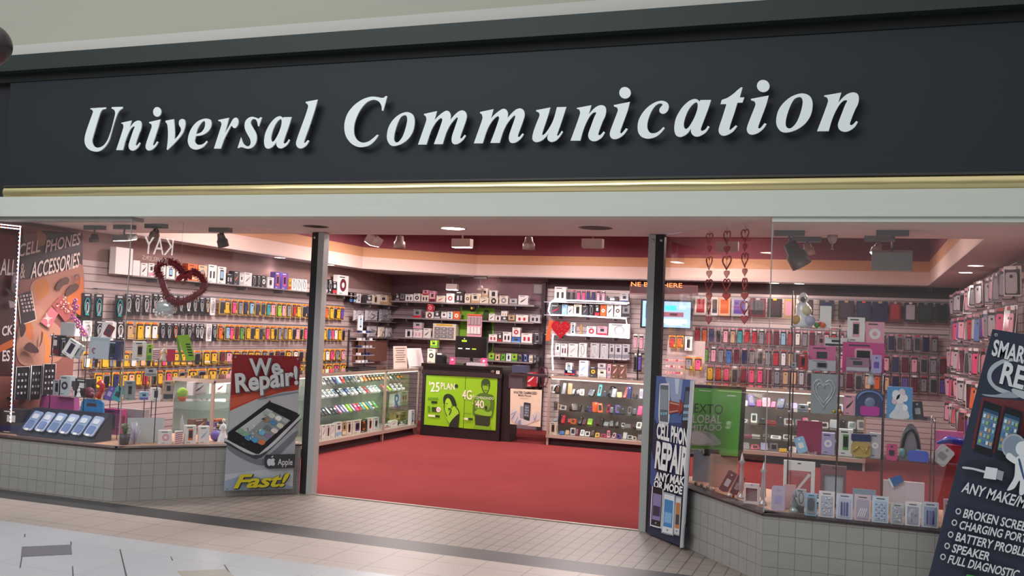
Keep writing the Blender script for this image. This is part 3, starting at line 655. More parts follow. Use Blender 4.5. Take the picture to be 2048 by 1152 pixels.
b = MB(); b.box((0, -.1, .17), (.9, .02, .34), M('7a5145', .7)); b.box((0, .02, .17), (.9, .02, .34), M('7a5145', .7)); b.box((0, -.04, .01), (.9, .1, .02), M('7a5145', .7)); b.build('box', t)
for k in range(7): q = MB(); q.box((-.36 + k * .12, -.05, .2), (.09, .03, .36), M(['tan', 'peach', 'brown'][k % 3], .7)); q.build('envelope', t)

# ================================================================== BACK WALL, GIFT-BOX SIDE (y = 14.8)
B0 = BW.off(.22)
for z, u0, u1, lb in ((1.97, -7.4, -4.85, 'top grey shelf on the dim back wall'), (1.70, -7.4, -4.85, 'second grey shelf on the dim back wall'), (1.37, -7.3, -6.45, 'short grey shelf under the drawer organiser'), (1.37, -5.75, -4.85, 'grey shelf right of the lime poster'), (1.07, -5.75, -4.85, 'lowest grey shelf beside the lime poster')):
    shelf(BW, u0, u1, z, .26, M('7f7478', .45), lb.replace('right of', 'beyond'), nb=max(2, int((u1 - u0) * 1.6)), lip='9a8f92')
GB = 'boxes on the dim back wall'; st = 'from the corner'
box_row(B0, 1.97, [(790, 799, 585, 601, 'charcoal', 'grey', 'band'), (800, 808, 586, 602, 'grey', 'charcoal', 'band'), (810, 826, 589, 604, 'white', 'charcoal', 'pair'), (827, 840, 588, 605, 'white', 'black', 'disc'), (842, 857, 590, 606, 'cream', 'charcoal', 'pair'),
    (845, 857, 580, 590, 'blush', 'red', 'band', 'small pale pink box stacked on another', 1), (858, 870, 583, 606, 'blush', 'maroon', 'band'), (872, 890, 592, 606, 'cream', 'red', 'swoosh'), (892, 908, 588, 607, 'white', 'red', 'disc'),
    (910, 927, 584, 608, 'black', 'silver', 'pair'), (929, 940, 588, 608, 'cream', 'brown', 'disc'), (942, 958, 587, 608, 'cream', 'tan', 'band'), (959, 977, 595, 608, 'cream', 'black', 'swoosh'), (978, 996, 595, 609, 'cream', 'black', 'disc'),
    (964, 975, 577, 595, 'cream', 'tan', 'band', 'upright cream box standing on two others', 1), (978, 995, 581, 595, 'white', 'charcoal', 'phone', 'white box stacked on a cream box', 1), (998, 1016, 591, 609, 'cream', 'grey', 'disc'), (1018, 1034, 597, 610, 'silver', 'grey', 'band'), (1036, 1056, 591, 611, 'white', 'charcoal', 'swoosh')],
    'on the top shelf of the dim back wall', GB, start=st)
box_row(B0, 1.70, [(826, 842, 618, 636, 'grey', 'red', 'band', 'grey box under a red lid'), (851, 867, 623, 637, 'white', 'maroon', 'disc'), (854, 866, 608, 623, 'red', 'blush', 'disc', 'small red box on a white one', 1), (868, 880, 622, 638, 'charcoal', 'silver', 'band'), (882, 893, 624, 639, 'white', 'silver', 'band'),
    (894, 905, 623, 639, 'white', 'black', 'phone'), (906, 919, 623, 640, 'orange', 'white', 'disc'), (977, 989, 629, 644, 'white', 'maroon', 'swoosh'), (990, 1001, 632, 644, 'white', 'tan', 'phone'), (1002, 1015, 634, 645, 'charcoal', 'grey', 'band'), (1002, 1014, 622, 634, 'white', 'tan', 'pair', 'white box stacked on the dark one', 1),
    (1016, 1029, 631, 645, 'tan', 'brown', 'band'), (1031, 1056, 631, 646, 'white', 'red', 'pair'), (1059, 1080, 631, 647, 'silver', 'black', 'pair')], 'on the second shelf of the dim back wall', GB, start=st)
box_row(B0, 1.37, [(810, 824, 658, 675, 'white', 'charcoal', 'phone'), (826, 844, 658, 676, 'white', 'blush', 'pair'), (826, 844, 645, 657, 'silver', 'blush', 'band', 'silver box stacked on a white one', 1), (846, 861, 655, 676, 'white', 'brown', 'swoosh'),
    (977, 994, 667, 682, 'white', 'red', 'pair'), (995, 1004, 664, 683, 'charcoal', 'red', 'band'), (1005, 1022, 662, 683, 'white', 'black', 'pair'), (1023, 1041, 673, 684, 'blue', 'sky', 'band'), (1024, 1040, 655, 673, 'white', 'red', 'disc', 'white box stacked on the blue one', 1),
    (1042, 1064, 664, 684, 'white', 'red', 'pair'), (1066, 1082, 662, 685, 'charcoal', 'grey', 'phone')], 'on the third shelf of the dim back wall', GB, start=st)
box_row(B0, 1.07, [(977, 988, 703, 718, 'lime', 'green', 'band'), (990, 1000, 703, 717, 'tan', 'cream', 'phone'), (1002, 1010, 703, 718, 'green', 'lime', 'phone'), (1012, 1022, 702, 718, 'white', 'sky', 'phone'), (1023, 1034, 703, 719, 'lime', 'green', 'band'),
    (1036, 1045, 703, 719, 'charcoal', 'grey', 'phone'), (1046, 1056, 703, 720, 'navy', 'sky', 'phone'), (1058, 1065, 705, 720, 'cream', 'charcoal', 'pair'), (1066, 1074, 705, 721, 'charcoal', 'silver', 'phone')], 'on the lowest shelf of the dim back wall', GB, start=st)
# low goods beyond the gate
shelf(BW, -5.75, -4.85, .70, .26, M('7f7478', .45), 'shelf of pink and red boxes seen over the gate', nb=2)
box_row(B0, .70, [(1030, 1048, 733, 760, 'white', 'blush', 'swoosh'), (1051, 1073, 733, 761, 'red', 'white', 'swoosh')], 'on the shelf seen over the gate', GB, start=st)
for k, x in enumerate((1079, 1086)):
    u = B0.at(x, 760)[0]; b = MB(); b.tube([(.05 * math.sin(a), 0, .16 + .15 * math.cos(a)) for a in [2 * math.pi * i / 14 for i in range(14)]], .007, M('maroon', .4), 6, closed=True); b.box((0, 0, .005), (.05, .05, .01), M('charcoal'))
    reg(b.build('cable_loop', loc=B0.w(u, .70, -.1)), 'dark red looped headband', 'on the shelf seen over the gate', 'headband', 'dark red headbands', start=st)
# 3 x 3 drawer organiser
u0, zb = B0.at(863, 677); u1, _ = B0.at(909, 677); w = u1 - u0; h = B0.at(885, 646)[1] - zb
t = empty('drawer_organizer', B0.w((u0 + u1) / 2, 1.37, -.1), 0, label='white organiser of nine small clear drawers with a yellow strip', cat='organizer')
b = MB(); b.box((0, .01, h / 2), (w, .14, h), M('cream', .5)); b.box((0, -.063, h * .92), (w * .7, .006, h * .1), M('yellow', .5)); b.build('case', t)
for r_ in range(3):
    for c_ in range(3):
        q = MB(); q.box(((c_ - 1) * w * .29, -.066, h * (.2 + .24 * r_)), (w * .26, .012, h * .2), M('grey', .2, 0, 0, .6)); q.box(((c_ - 1) * w * .29, -.075, h * (.2 + .24 * r_)), (w * .08, .008, h * .04), M('white', .3)); q.build('drawer', t)
# lime poster behind the till with rack of cards
t = empty('poster', BW.off(.01).w(-5.98, 1.06), 0, label='tall lime green poster with a dark figure behind the till', cat='poster')
PP = BW.off(.01); b = MB(); uL, zT = PP.at(921, 614); uR, zB = PP.at(986, 708); b.box(((uL + uR) / 2 + 5.98, 0, (zT + zB) / 2 - 1.06), (uR - uL, .004, zT - zB), M('7db52a', .5)); b.build('sheet', t)
ar = Art(PP, .003); ar.curve([(962, 640), (972, 630), (982, 640), (984, 700), (962, 704)], '2b3a16'); ar.curve([(966, 628), (971, 620), (978, 622), (980, 634), (972, 640), (966, 636)], '3a4a1a')
ar.poly([(925, 620), (950, 620), (950, 612), (925, 612)], '2b3a16')
ar.build('print', t)
P1 = BW.off(.28); u0, zb = P1.at(933, 673); u1, _ = P1.at(962, 673); w = u1 - u0; h = P1.at(947, 628)[1] - zb
t = empty('card_rack', P1.w((u0 + u1) / 2, zb), 0, label='pink and white rack of phone cards in front of the lime poster', cat='rack')
b = MB(); b.box((0, .02, h / 2), (w, .03, h), M('blush', .5)); b.box((0, .0, h * .96), (w, .02, h * .07), M('orange', .5)); b.box((0, .16, h * .5), (.03, .26, .03), M('grey')); b.build('back_panel', t)
for r_ in range(2):
    for c_ in range(4): q = MB(); q.box(((c_ - 1.5) * w * .23, -.006, h * (.28 + .42 * r_)), (w * .2, .02, h * (.34 if r_ else .3)), M('white' if r_ == 0 else 'b89aa0', .4)); q.build('card', t)
b = MB(); b.lathe([(.001, -.03), (.05, -.028), (.052, .02), (.001, .022)], M('black', .4), 14, Matrix.Rotation(math.radians(90), 4, 'X')); b.ball((0, -.03, 0), .02, M('yellow', .4), seg=6)
tag(b.build('round_badge', loc=P1.w(P1.at(943, 617)[0], P1.at(943, 617)[1] , -.04)), 'black round disc with yellow centre above the card rack', 'badge')
# framed certificate
PC = BW; u0, z0 = PC.at(1065, 589); u1, z1 = PC.at(1093, 567)
t = empty('certificate', PC.w((u0 + u1) / 2, z0, .006), 0, label='small dark framed certificate on the brown back wall', cat='picture')
b = MB(); b.box((0, 0, (z1 - z0) / 2), (u1 - u0, .015, z1 - z0), M('4f4448', .4)); b.build('frame', t); b = MB(); b.box((0, -.009, (z1 - z0) / 2), ((u1 - u0) * .78, .003, (z1 - z0) * .76), M('8d8184', .5)); b.build('sheet', t)

# ================================================================== LED-LIT DISPLAY (closer face, y = 14.6)
LB = PY(14.78); DB = PY(14.56); led = M('f4f8ff', .5, 0, 7)
GD = 'boxes on the white-lit shelves'
for z, y0, x0, x1, nm in ((2.045, 603, 1098, 1262, 'top'), (1.84, 630, 1098, 1262, 'second'), (1.535, 668, 1100, 1262, 'third'), (1.20, 711, 1103, 1262, 'fourth')):
    u0 = LB.at(x0, y0)[0]; u1 = LB.at(x1, y0)[0]
    shelf(LB, u0, u1, z, .26, M('c9c2c8', .3), f'{nm} shelf of the white-lit display', nb=3, group='white-lit shelves')
def led_tube(pts, label, P, r=.011):
    b = MB(); b.tube([P.w(*P.at(x, y)) for x, y in pts], r, led, 6); o = b.build('light_tube'); tag(o, label, 'light tube', 'white light tubes round the lit shelves')
LT = PY(14.5)
led_tube([(1258, 606), (1180, 602), (1108, 600), (1100, 606), (1097, 622), (1101, 630), (1150, 631), (1252, 637), (1254, 652)], 'glowing white tube looping round the two top lit shelves', LT)
led_tube([(1134, 669), (1190, 671), (1258, 676), (1257, 655)], 'glowing white tube along the edge of the heart shelf', LT)
led_tube([(1106, 668), (1104, 700), (1106, 740)], 'upright glowing white tube at the counter end', LT)
box_row(DB, 2.045, [(1108, 1132, 569, 599, 'white', 'charcoal', 'pair', 'white pack with two black earpieces'), (1213, 1236, 588, 602, 'charcoal', 'red', 'band'), (1240, 1257, 582, 603, 'silver', 'navy', 'band')], 'on the top white-lit shelf', GD, start='from the heart')
hang_row(PY(14.62), 566, 596, 1134, 1212, 'KKPPNNpp', 'hanging above the top white-lit shelf', 'charm packs above the lit shelves', z=(2.06, 2.24), frame='clear', jit=.05, start='from the heart', name='charm_pack', noun='clear charm pack', cat='pack')
box_row(DB, 1.84, [(1100, 1122, 609, 629, 'charcoal', 'red', 'swoosh'), (1123, 1134, 608, 629, 'sky', 'white', 'disc'), (1135, 1146, 610, 629, 'white', 'black', 'swoosh'), (1147, 1163, 608, 630, 'cream', 'charcoal', 'phone'), (1164, 1176, 610, 631, 'charcoal', 'grey', 'swoosh'),
    (1177, 1188, 608, 631, 'black', 'silver', 'loop'), (1189, 1199, 609, 632, 'black', 'red', 'band'), (1200, 1212, 608, 632, 'orange', 'white', 'disc'), (1213, 1226, 609, 633, 'white', 'black', 'swoosh'), (1228, 1242, 609, 634, 'white', 'brown', 'disc'), (1244, 1259, 609, 633, 'grey', 'charcoal', 'band')], 'on the second white-lit shelf', GD, start='from the heart')
box_row(DB, 1.535, [(1141, 1150, 642, 667, 'white', 'black', 'phone'), (1173, 1192, 651, 670, 'white', 'red', 'disc'), (1194, 1214, 651, 671, 'blush', 'red', 'band'), (1216, 1260, 648, 674, 'white', 'silver', 'loop', 'wide white headphone box')], 'on the heart shelf of the lit display', GD, start='from the heart')
box_row(DB, 1.20, [(1110, 1120, 685, 710, 'white', 'silver', 'band'), (1121, 1134, 685, 710, 'white', 'maroon', 'pair'), (1136, 1155, 685, 711, 'white', 'silver', 'swoosh'), (1157, 1173, 685, 713, 'white', 'grey', 'loop'), (1180, 1198, 686, 715, 'silver', 'white', 'loop'), (1200, 1216, 687, 716, 'silver', 'white', 'loop'),
    (1218, 1228, 688, 717, 'silver', 'grey', 'band'), (1229, 1243, 688, 717, 'silver', 'grey', 'band'), (1244, 1259, 688, 718, 'silver', 'grey', 'band')], 'on the fourth white-lit shelf', GD, start='from the heart')
# gold statuette, red glitter heart, orange tag
def figure(h, c, skirt=True, c2=None, name='figurine'):
    b = MB(); m = M(c, .3, 0, 0, .5); s = h
    prof = [(.001, 0), (.22, 0), (.23, .04), (.20, .15), (.13, .38), (.085, .52), (.11, .60), (.12, .68), (.09, .76), (.035, .80), (.03, .83), (.06, .87), (.07, .92), (.055, .975), (.001, 1.0)]
    if not skirt: prof = [(.001, 0), (.16, 0), (.16, .05), (.09, .10), (.08, .4), (.10, .55), (.12, .68), (.08, .77), (.035, .80), (.06, .86), (.07, .92), (.05, .98), (.001, 1)]
    b.lathe([(r * s, z * s) for r, z in prof], m, 12)
    for sd in (-1, 1): b.tube([(sd * .10 * s, 0, .70 * s), (sd * .15 * s, -.04 * s, .58 * s), (sd * .06 * s, -.11 * s, .52 * s)], .03 * s, m if not c2 else M(c2, .3), 6, radii=[.035 * s, .03 * s, .022 * s])
    return b
u, z = DB.at(1160, 668); reg(figure(.17, 'b98a4a', False).build('figurine', loc=DB.w(u, 1.547, -.05)), 'small gold and brown statuette', 'beside the red glitter heart', 'figurine')
def heart_pts(n=40, w=1., h=1.): return [(w * .5 * (math.sin(t) ** 3), h * .5 * ((13 * math.cos(t) - 5 * math.cos(2 * t) - 2 * math.cos(3 * t) - math.cos(4 * t)) / 14.5 + .08)) for t in [2 * math.pi * i / n for i in range(n)]]
HT = PY(14.44); u0 = HT.at(1103, 660)[0]; u1 = HT.at(1140, 660)[0]; zt = HT.at(1120, 641)[1]; zb = HT.at(1120, 677)[1]
b = MB(); hp = heart_pts(40, u1 - u0, (zt - zb) * 1.05); b.prism(hp, -.012, .012, M('c61f2c', .25, .3)); rnd = random.Random(3)
for k in range(160):
    x = rnd.uniform(-.5, .5) * (u1 - u0); zz = rnd.uniform(-.5, .5) * (zt - zb); yv = rnd.uniform(.012, .018)
    # keep the glitter flakes inside the heart
    a = x / ((u1 - u0) / 2); c_ = zz / ((zt - zb) / 2)
    if (a * a + (c_ * 1.1 - .1 - .75 * abs(a)) ** 2) < .8 and c_ < .6: b.box((x, -yv, zz), (.006, .003, .006), M(rnd.choice(['red', 'e8404a', 'white', 'red']), .2, .4), Matrix.Rotation(0, 4, 'Y'))
tag(b.build('glitter_heart', loc=HT.w((u0 + u1) / 2, (zt + zb) / 2, 0)), 'red glitter heart hanging on the white-lit shelves', 'decoration')
HT2 = PY(14.46); q = [HT2.at(*p) for p in ((1098, 640), (1106, 641), (1099, 682), (1091, 681))]; b = MB(); b.prism(q, -.002, .002, M('d8602e', .5)); tag(b.build('price_tag', loc=(0, 14.46, 0)), 'slanted orange paper strip beside the glitter heart', 'tag')
# goods on the counter below
box_row(PY(13.25), .975, [(1131, 1144, 714, 738, 'white', 'black', 'phone'), (1128, 1150, 738, 748, 'navy', 'red', 'band', 'flat navy and red box'), (1157, 1176, 721, 751, 'white', 'sky', 'swoosh', 'pale box with light blue scribble print'), (1179, 1193, 733, 752, 'charcoal', 'yellow', 'disc'), (1195, 1212, 739, 753, 'cream', 'silver', 'band', 'plain cream card box'),
    (1195, 1211, 727, 739, 'silver', 'grey', 'band', 'clear grey pack stacked on the cream box', 1), (1214, 1221, 728, 754, 'blush', 'grey', 'band'), (1223, 1236, 728, 755, 'brown', 'blush', 'swoosh'), (1238, 1251, 729, 756, 'brown', 'blush', 'swoosh')], 'on the counter under the lit shelves', 'boxes on the counter under the lit shelves', start='from the gate')
# LED message sign, hung under the tray edge
PS = PY(14.3); u0, z1 = PS.at(1261, 559); u1, z0 = PS.at(1396, 580); 
t = empty('message_sign', PS.w((u0 + u1) / 2, 2.20), 0, label='long red LED message sign hung above the television', cat='sign')
b = MB(); b.box((0, 0, .07), (u1 - u0, .05, .14), M('6e2630', .4)); b.build('housing', t)
b = MB(); b.box((0, -.027, .07), ((u1 - u0) * .97, .004, .11), M('4a1820', .3)); b.build('lens', t)
ar = Art(PS, .029); ar.text('NE B', (1263, 572.5), (1297, 573.5), (1263, 564), 'ff7a3a', .0, emit=2.6); ar.text('HERE', (1327, 574.5), (1365, 575.5), (1327, 566), 'ff7a3a', .0, emit=2.6)
ar.build('message', t)
for x in (-.4, .4): b = MB(); b.tube([(x, 0, .14), (x, 0, .2), (x, .1, .22)], .005, dark_m, 5); b.build('hanger', t)
# television
TV = PY(14.25); u0, zt = TV.at(1283, 598); u1, zb = TV.at(1384, 660)
t = empty('television', TV.w((u0 + u1) / 2, zb), math.radians(4), label='flat television with a blue and white picture above the counter', cat='television')
w = u1 - u0; h = zt - zb
b = MB(); b.rrect(0, h / 2, w, h, .01, -.02, .03, M('black', .3)); b.build('frame', t)
b = MB(); b.box((0, -.0215, h / 2), (w * .92, .003, h * .88), M('7fa0d8', .3, 0, 1.3)); sc = b.build('screen', t)
b = MB(); mk = lambda x, z, a, c, col, e=1.2: b.box((x * w, -.0245, z * h), (a * w, .002, c * h), M(col, .3, 0, e))
mk(.08, .72, .22, .16, '35b4e0', 1.5); mk(.3, .75, .12, .14, '8fc8b0'); mk(.12, .5, .42, .16, '8a5560', .7); mk(.14, .5, .14, .08, '40303a', .3); mk(.1, .28, .6, .14, 'a9c6ee', 1.6); mk(.15, .18, .3, .08, 'dfeeff', 2); mk(-.34, .6, .12, .5, '2f5fa8', 1); mk(-.2, .8, .2, .1, '303848', .3); b.build('picture', t)
b = MB(); b.box((0, .28, h / 2), (.1, .5, .1), dark_m); b.build('wall_bracket', t)
# ================================================================== GLASS SHOWCASE COUNTERS
frame_m = M('b8a296', .4, .2); kick = M('33222a', .6)
def showcase(name_lab, P, u0, u1, depth, zs, posts, back='6d6a62', kickm=None):
    """P: front plane; body extends behind it. zs: shelf heights"""
    t = empty('glass_showcase', P.w(u0, 0), P.th, label=name_lab, cat='showcase'); L = u1 - u0; B = lambda: MB()
    b = B(); b.box((L / 2, depth / 2 + .03, .05), (L - .04, depth - .08, .10), kick); b.build('plinth', t)
    b = B(); b.box((L / 2, depth / 2, .125), (L, depth, .045), frame_m); b.build('bottom_rail', t)
    b = B(); b.box((L / 2, .0175, .947), (L, .035, .036), frame_m); b.box((L / 2, depth - .0175, .947), (L, .035, .036), frame_m)
    for x in (.0175, L - .0175): b.box((x, depth / 2, .947), (.035, depth - .07, .036), frame_m)
    b.build('top_frame', t)
    b = B(); b.box((L / 2, depth / 2, .968), (L - .01, depth - .01, .006), CGLASS); b.build('glass_top', t)
    b = B(); b.box((L / 2, .006, .538), (L - .04, .004, .78), CGLASS); b.build('glass_front', t)
    for x in (.004, L - .004): b = B(); b.box((x, depth / 2, .538), (.004, depth - .05, .78), CGLASS); b.build('glass_side', t)
    for x in posts: b = B(); b.box((x - u0, .014, .55), (.028, .028, .80), frame_m); b.box((x - u0, .03, .075), (.03, .03, .15), frame_m); b.build('upright', t)
    for z, dd in zs: b = B(); b.box((L / 2, depth - .03 - dd / 2, z - .004), (L - .06, dd, .008), SHELFGLASS); b.build('glass_shelf', t)
    b = B(); b.box((L / 2, depth - .012, .54), (L - .05, .008, .78), M(back, .6)); b.build('back_door', t)
    b = B(); b.box((L / 2, .03, .922), (L - .1, .02, .014), M('fff6ea', .5, 0, 1.6)); b.build('light_strip', t)
    return t
CL = Plane((-6.05, 0), math.pi / 2); CR = PY(13.0)
showcase('long glass showcase of phones beside the entrance carpet', CL, 8.15, 13.0, .5, [(.80, .26), (.65, .34), (.44, .40)], [8.17, 11.92, 12.98], back='8e8f88')
showcase('glass showcase of small cases between the gate and the gift window', CR, -4.09, .1, .5, [(.70, .26), (.48, .34), (.30, .4)], [-4.07, -1.9, .08], back='7c6a66')
for (a, b_, n) in ((8.3, 12.9, 3),):
    for k in range(n): light('case_light', 'AREA', (-6.22, a + (b_ - a) * (k + .5) / n, .935), 5, (1, .96, .9), 1.3, .08, target=(-6.3, a + (b_ - a) * (k + .5) / n, 0)).rotation_euler = (0, 0, math.pi / 2)
for k in range(3): light('case_light', 'AREA', (-3.4 + 1.4 * k, 13.15, .935), 5, (1, .94, .9), 1.3, .08)
def slanted(b_or_fn, P, x, yb, z, out, tilt, name, w, h, *a):
    pass
GP = 'phones in the long showcase'
def phones(cols, x0, x1, y, z, depth_in, where, h=.115, w=.055, tilt=38, slots=None, kind='phone'):
    """phones leaning on little stands along one glass shelf of the left showcase"""
    PLN = CL.off(-depth_in); ua = PLN.at(x0, y)[0]; ub = PLN.at(x1, y)[0]; n = len(cols); stp = (ub - ua) / n
    for i, ch in enumerate(cols):
        if ch == ' ': continue
        c = KEY[ch]; b = MB(); T = Matrix.Translation((0, 0, .004)) @ Matrix.Rotation(math.radians(-tilt), 4, 'X')
        if kind == 'phone':
            face = random.choice(['charcoal', '2f3a48', 'charcoal', '50606e']) if c in ('white', 'silver', 'black', 'charcoal') else c
            phone_mesh(b, w, h, .011, c, face, random.choice(['sky', 'silver', 'blue', 'white']), T)
        elif kind == 'tagged': phone_mesh(b, w, h, .011, 'charcoal', 'black', 'grey', T); b.box((0, -.012, h * .16), (w * .9, .004, h * .3), M(c, .5), T)
        b.prism([(-.012, 0), (.012, 0), (.008, h * .55), (-.008, h * .55)], .006, .03, M('silver', .3), T)
        o = b.build('display_phone', loc=PLN.w(ua + stp * (i + .5), z + (h * .0)), rotz=P_(PLN.th, .15))
        reg(o, f"{cn(c)} {'phone with paper tag' if kind == 'tagged' else 'phone'}", where, 'phone', GP, start='from the entrance post')
def P_(th, j): return th + random.uniform(-j, j)
w1 = 'on the top shelf of the long showcase'; w2 = 'on the second shelf of the long showcase'; w3 = 'on the third shelf of the long showcase'
phones('WWDKNbRDDSWEOO', 636, 742, 769, .80, .28, w1); phones('OOOOO', 735, 768, 766, .80, .28, w1, kind='tagged'); phones('OWDOO', 770, 806, 762, .80, .28, w1, kind='tagged')
phones('WWWWWKWNWWKWRWWW', 634, 762, 798, .65, .2, w2, tilt=50); phones('RLWWW', 768, 812, 784, .65, .2, w2, tilt=50)
phones('KDKKDDPVlLSPRTYTWG', 634, 756, 833, .44, .12, w3, tilt=45); phones('WWNW', 470, 600, 850, .44, .12, w3, tilt=45)
PLF = CL.off(-.10)
box_row(PLF, .148, [(633, 641, 858, 888, 'white', 'silver', 'band'), (643, 651, 856, 885, 'white', 'grey', 'swoosh'), (652, 660, 855, 883, 'white', 'maroon', 'phone'), (661, 669, 853, 881, 'white', 'silver', 'swoosh'), (671, 683, 848, 878, 'white', 'sky', 'band'), (684, 692, 847, 875, 'tan', 'cream', 'band'),
    (693, 703, 846, 874, 'cream', 'maroon', 'phone'), (704, 724, 844, 872, 'cream', 'purple', 'phone'), (721, 733, 843, 869, 'black', 'orange', 'phone'), (735, 745, 840, 867, 'white', 'red', 'phone'), (746, 757, 838, 864, 'white', 'sky', 'phone')], 'on the floor of the long showcase', 'boxes on the floor of the long showcase', start='from the entrance post', d=.05)
box_row(CL.off(-.12), .148, [(768, 780, 855, 862, 'white', 'red', 'band'), (781, 795, 846, 859, 'white', 'red', 'swoosh'), (797, 808, 848, 857, 'charcoal', 'white', 'band'), (811, 822, 845, 854, 'grey', 'white', 'phone')], 'on the floor of the long showcase', 'boxes on the floor of the long showcase', start='from the entrance post', d=.05)
box_row(CL.off(-.02), .10, [], '', '')
u, z0_ = CL.off(.02).at(834, 848); 
o = carton(.11, .21, .05, 'white', 'black', 'phone').build('phone_box', loc=CL.w(12.86, .148, -.05), rotz=CL.th); reg(o, 'white phone box standing at the far end', 'of the long showcase', 'box')
box_row(CL.off(-.3), .44, [(785, 800, 793, 812, 'white', 'blue', 'disc'), (802, 815, 790, 812, 'white', 'red', 'pair')], 'on the third shelf of the long showcase', 'boxes in the long showcase', start='from the entrance post', d=.06)
box_row(CL.off(-.3), .148, [(788, 800, 824, 846, 'tan', 'brown', 'band'), (801, 813, 822, 843, 'tan', 'brown', 'band')], 'on the back floor of the long showcase', 'boxes in the long showcase', start='from the post', d=.08)
# goods in the part seen past the repair banner, and on top of the showcase
box_row(CL.off(-.2), .80, [(385, 412, 768, 795, 'silver', 'charcoal', 'swoosh'), (430, 452, 765, 790, 'white', 'maroon', 'swoosh')], 'behind the window glass in the long showcase', 'boxes in the long showcase', start='from the mural end')
box_row(CL.off(-.15), .44, [(388, 415, 812, 838, 'brown', 'blush', 'swoosh'), (432, 452, 812, 832, 'orange', 'yellow', 'band'), (425, 450, 845, 862, 'purple', 'silver', 'band')], 'behind the window glass on the lower showcase shelf', 'boxes in the long showcase', start='from the mural end')
CT = CL.off(-.2)
def easel_sheet(P, x0, x1, yt, yb, z, c, lab, lines=6, tilt=10, name='notice_card', cat='notice', tc='5a4a50'):
    u0, zb = P.at(x0, yb); u1, _ = P.at(x1, yb); h = P.at((x0 + x1) / 2, yt)[1] - zb; w = u1 - u0
    t = empty(name, P.w((u0 + u1) / 2, z), P.th, label=lab, cat=cat); T = Matrix.Rotation(math.radians(-tilt), 4, 'X')
    b = MB(); b.box((0, 0, h / 2), (w, .004, h), M(c, .5), T); b.prism([(-.02, 0), (.02, 0), (.015, h * .6), (-.015, h * .6)], .003, .05, M('silver', .3), T); b.build('card', t)
    if lines:
        b = MB()
        for k in range(lines): b.box((0, -.0026, h * (.9 - .75 * k / lines)), (w * (.75 - .2 * (k % 3) / 2), .0006, h * .03), M(tc, .5), T)
        b.build('print', t)
    return t
easel_sheet(CT, 787, 814, 695, 738, .972, 'e6c9bd', 'pale pink lettered notice standing on the long showcase', 7, 4)
easel_sheet(CT, 818, 848, 699, 737, .972, 'f3e6e4', 'plain white sheet leaning on the long showcase next to the till', 0, 14)
# cases in the right showcase: soft flat pouches and boxes in disorder
where = {.70: 'on the top shelf of the case showcase', .48: 'on the second shelf of the case showcase', .30: 'on the third shelf of the case showcase', .148: 'on the floor of the case showcase'}
rnd = random.Random(11)
def pouch(w, h, d, c, acc, lean):
    b = MB(); T = Matrix.Rotation(math.radians(-lean), 4, 'X'); b.rrect(0, h / 2, w, h, min(w, h) * .14, -d / 2, d / 2, M(c, .4, 0, 0, .3), T)
    b.rrect(0, h / 2, w * .6, h * .6, min(w, h) * .08, -d / 2 - .001, -d / 2, M(acc, .35), T); b.rrect(w * .1, h * .85, w * .3, h * .08, .004, -d / 2 - .002, -d / 2, M('silver', .3), T)
    return b
def pouches(z, x0, x1, y, cols, h0, Pp=None, nm='pouch', start='from the gate'):
    Pp = Pp or CR.off(-.25); ua = Pp.at(x0, y)[0]; ub = Pp.at(x1, y)[0]; n = len(cols); stp = (ub - ua) / n
    for i, ch in enumerate(cols):
        if ch == ' ': continue
        c = KEY[ch]; w = stp * rnd.uniform(.55, 1.15); h = h0 * rnd.uniform(.35, 1.1); acc = rnd.choice([c, 'grey', 'charcoal', 'black', 'brown', c])
        din = rnd.uniform(-.08, .10)
        o = pouch(w, h, .03, c, acc, rnd.uniform(5, 35)).build('phone_pouch', loc=Pp.w(ua + stp * (i + .5), z + .004, din if z > .2 else rnd.uniform(-.05, .06)), rotz=rnd.uniform(-.5, .5))
        reg(o, f'{cn(c)} phone pouch', where[z], 'phone pouch', 'pouches in the case showcase', start=start)
pouches(.70, 1103, 1285, 792, 'WKSADKWNKTDKSARNDl', .17); pouches(.48, 1103, 1285, 825, 'DACKnKDVOORNVKSDP', .13); pouches(.30, 1103, 1285, 848, 'CDRROKMLMDSDKWSMW', .11)
pouches(.148, 1120, 1285, 880, 'BAWMWWKYPPpVWCWS', .10, CR.off(-.12))
pouches(.70, 1482, 1732, 805, 'WVPpPNDlTEWpTC WK'.replace('D', 'D'), .16); pouches(.48, 1482, 1732, 832, 'CWDRDCSPWWCKSW', .12); pouches(.30, 1482, 1732, 860, 'PWSWWWRPKSDM', .06); pouches(.148, 1482, 1732, 905, 'CPlSYWWWKYAcG', .11, CR.off(-.12))
o = carton(.10, .17, .05, 'cream', 'brown', 'phone').build('phone_box', loc=CR.w(-4.0, .148, -.06)); reg(o, 'cream phone box standing inside the corner', 'of the case showcase by the gate', 'box')
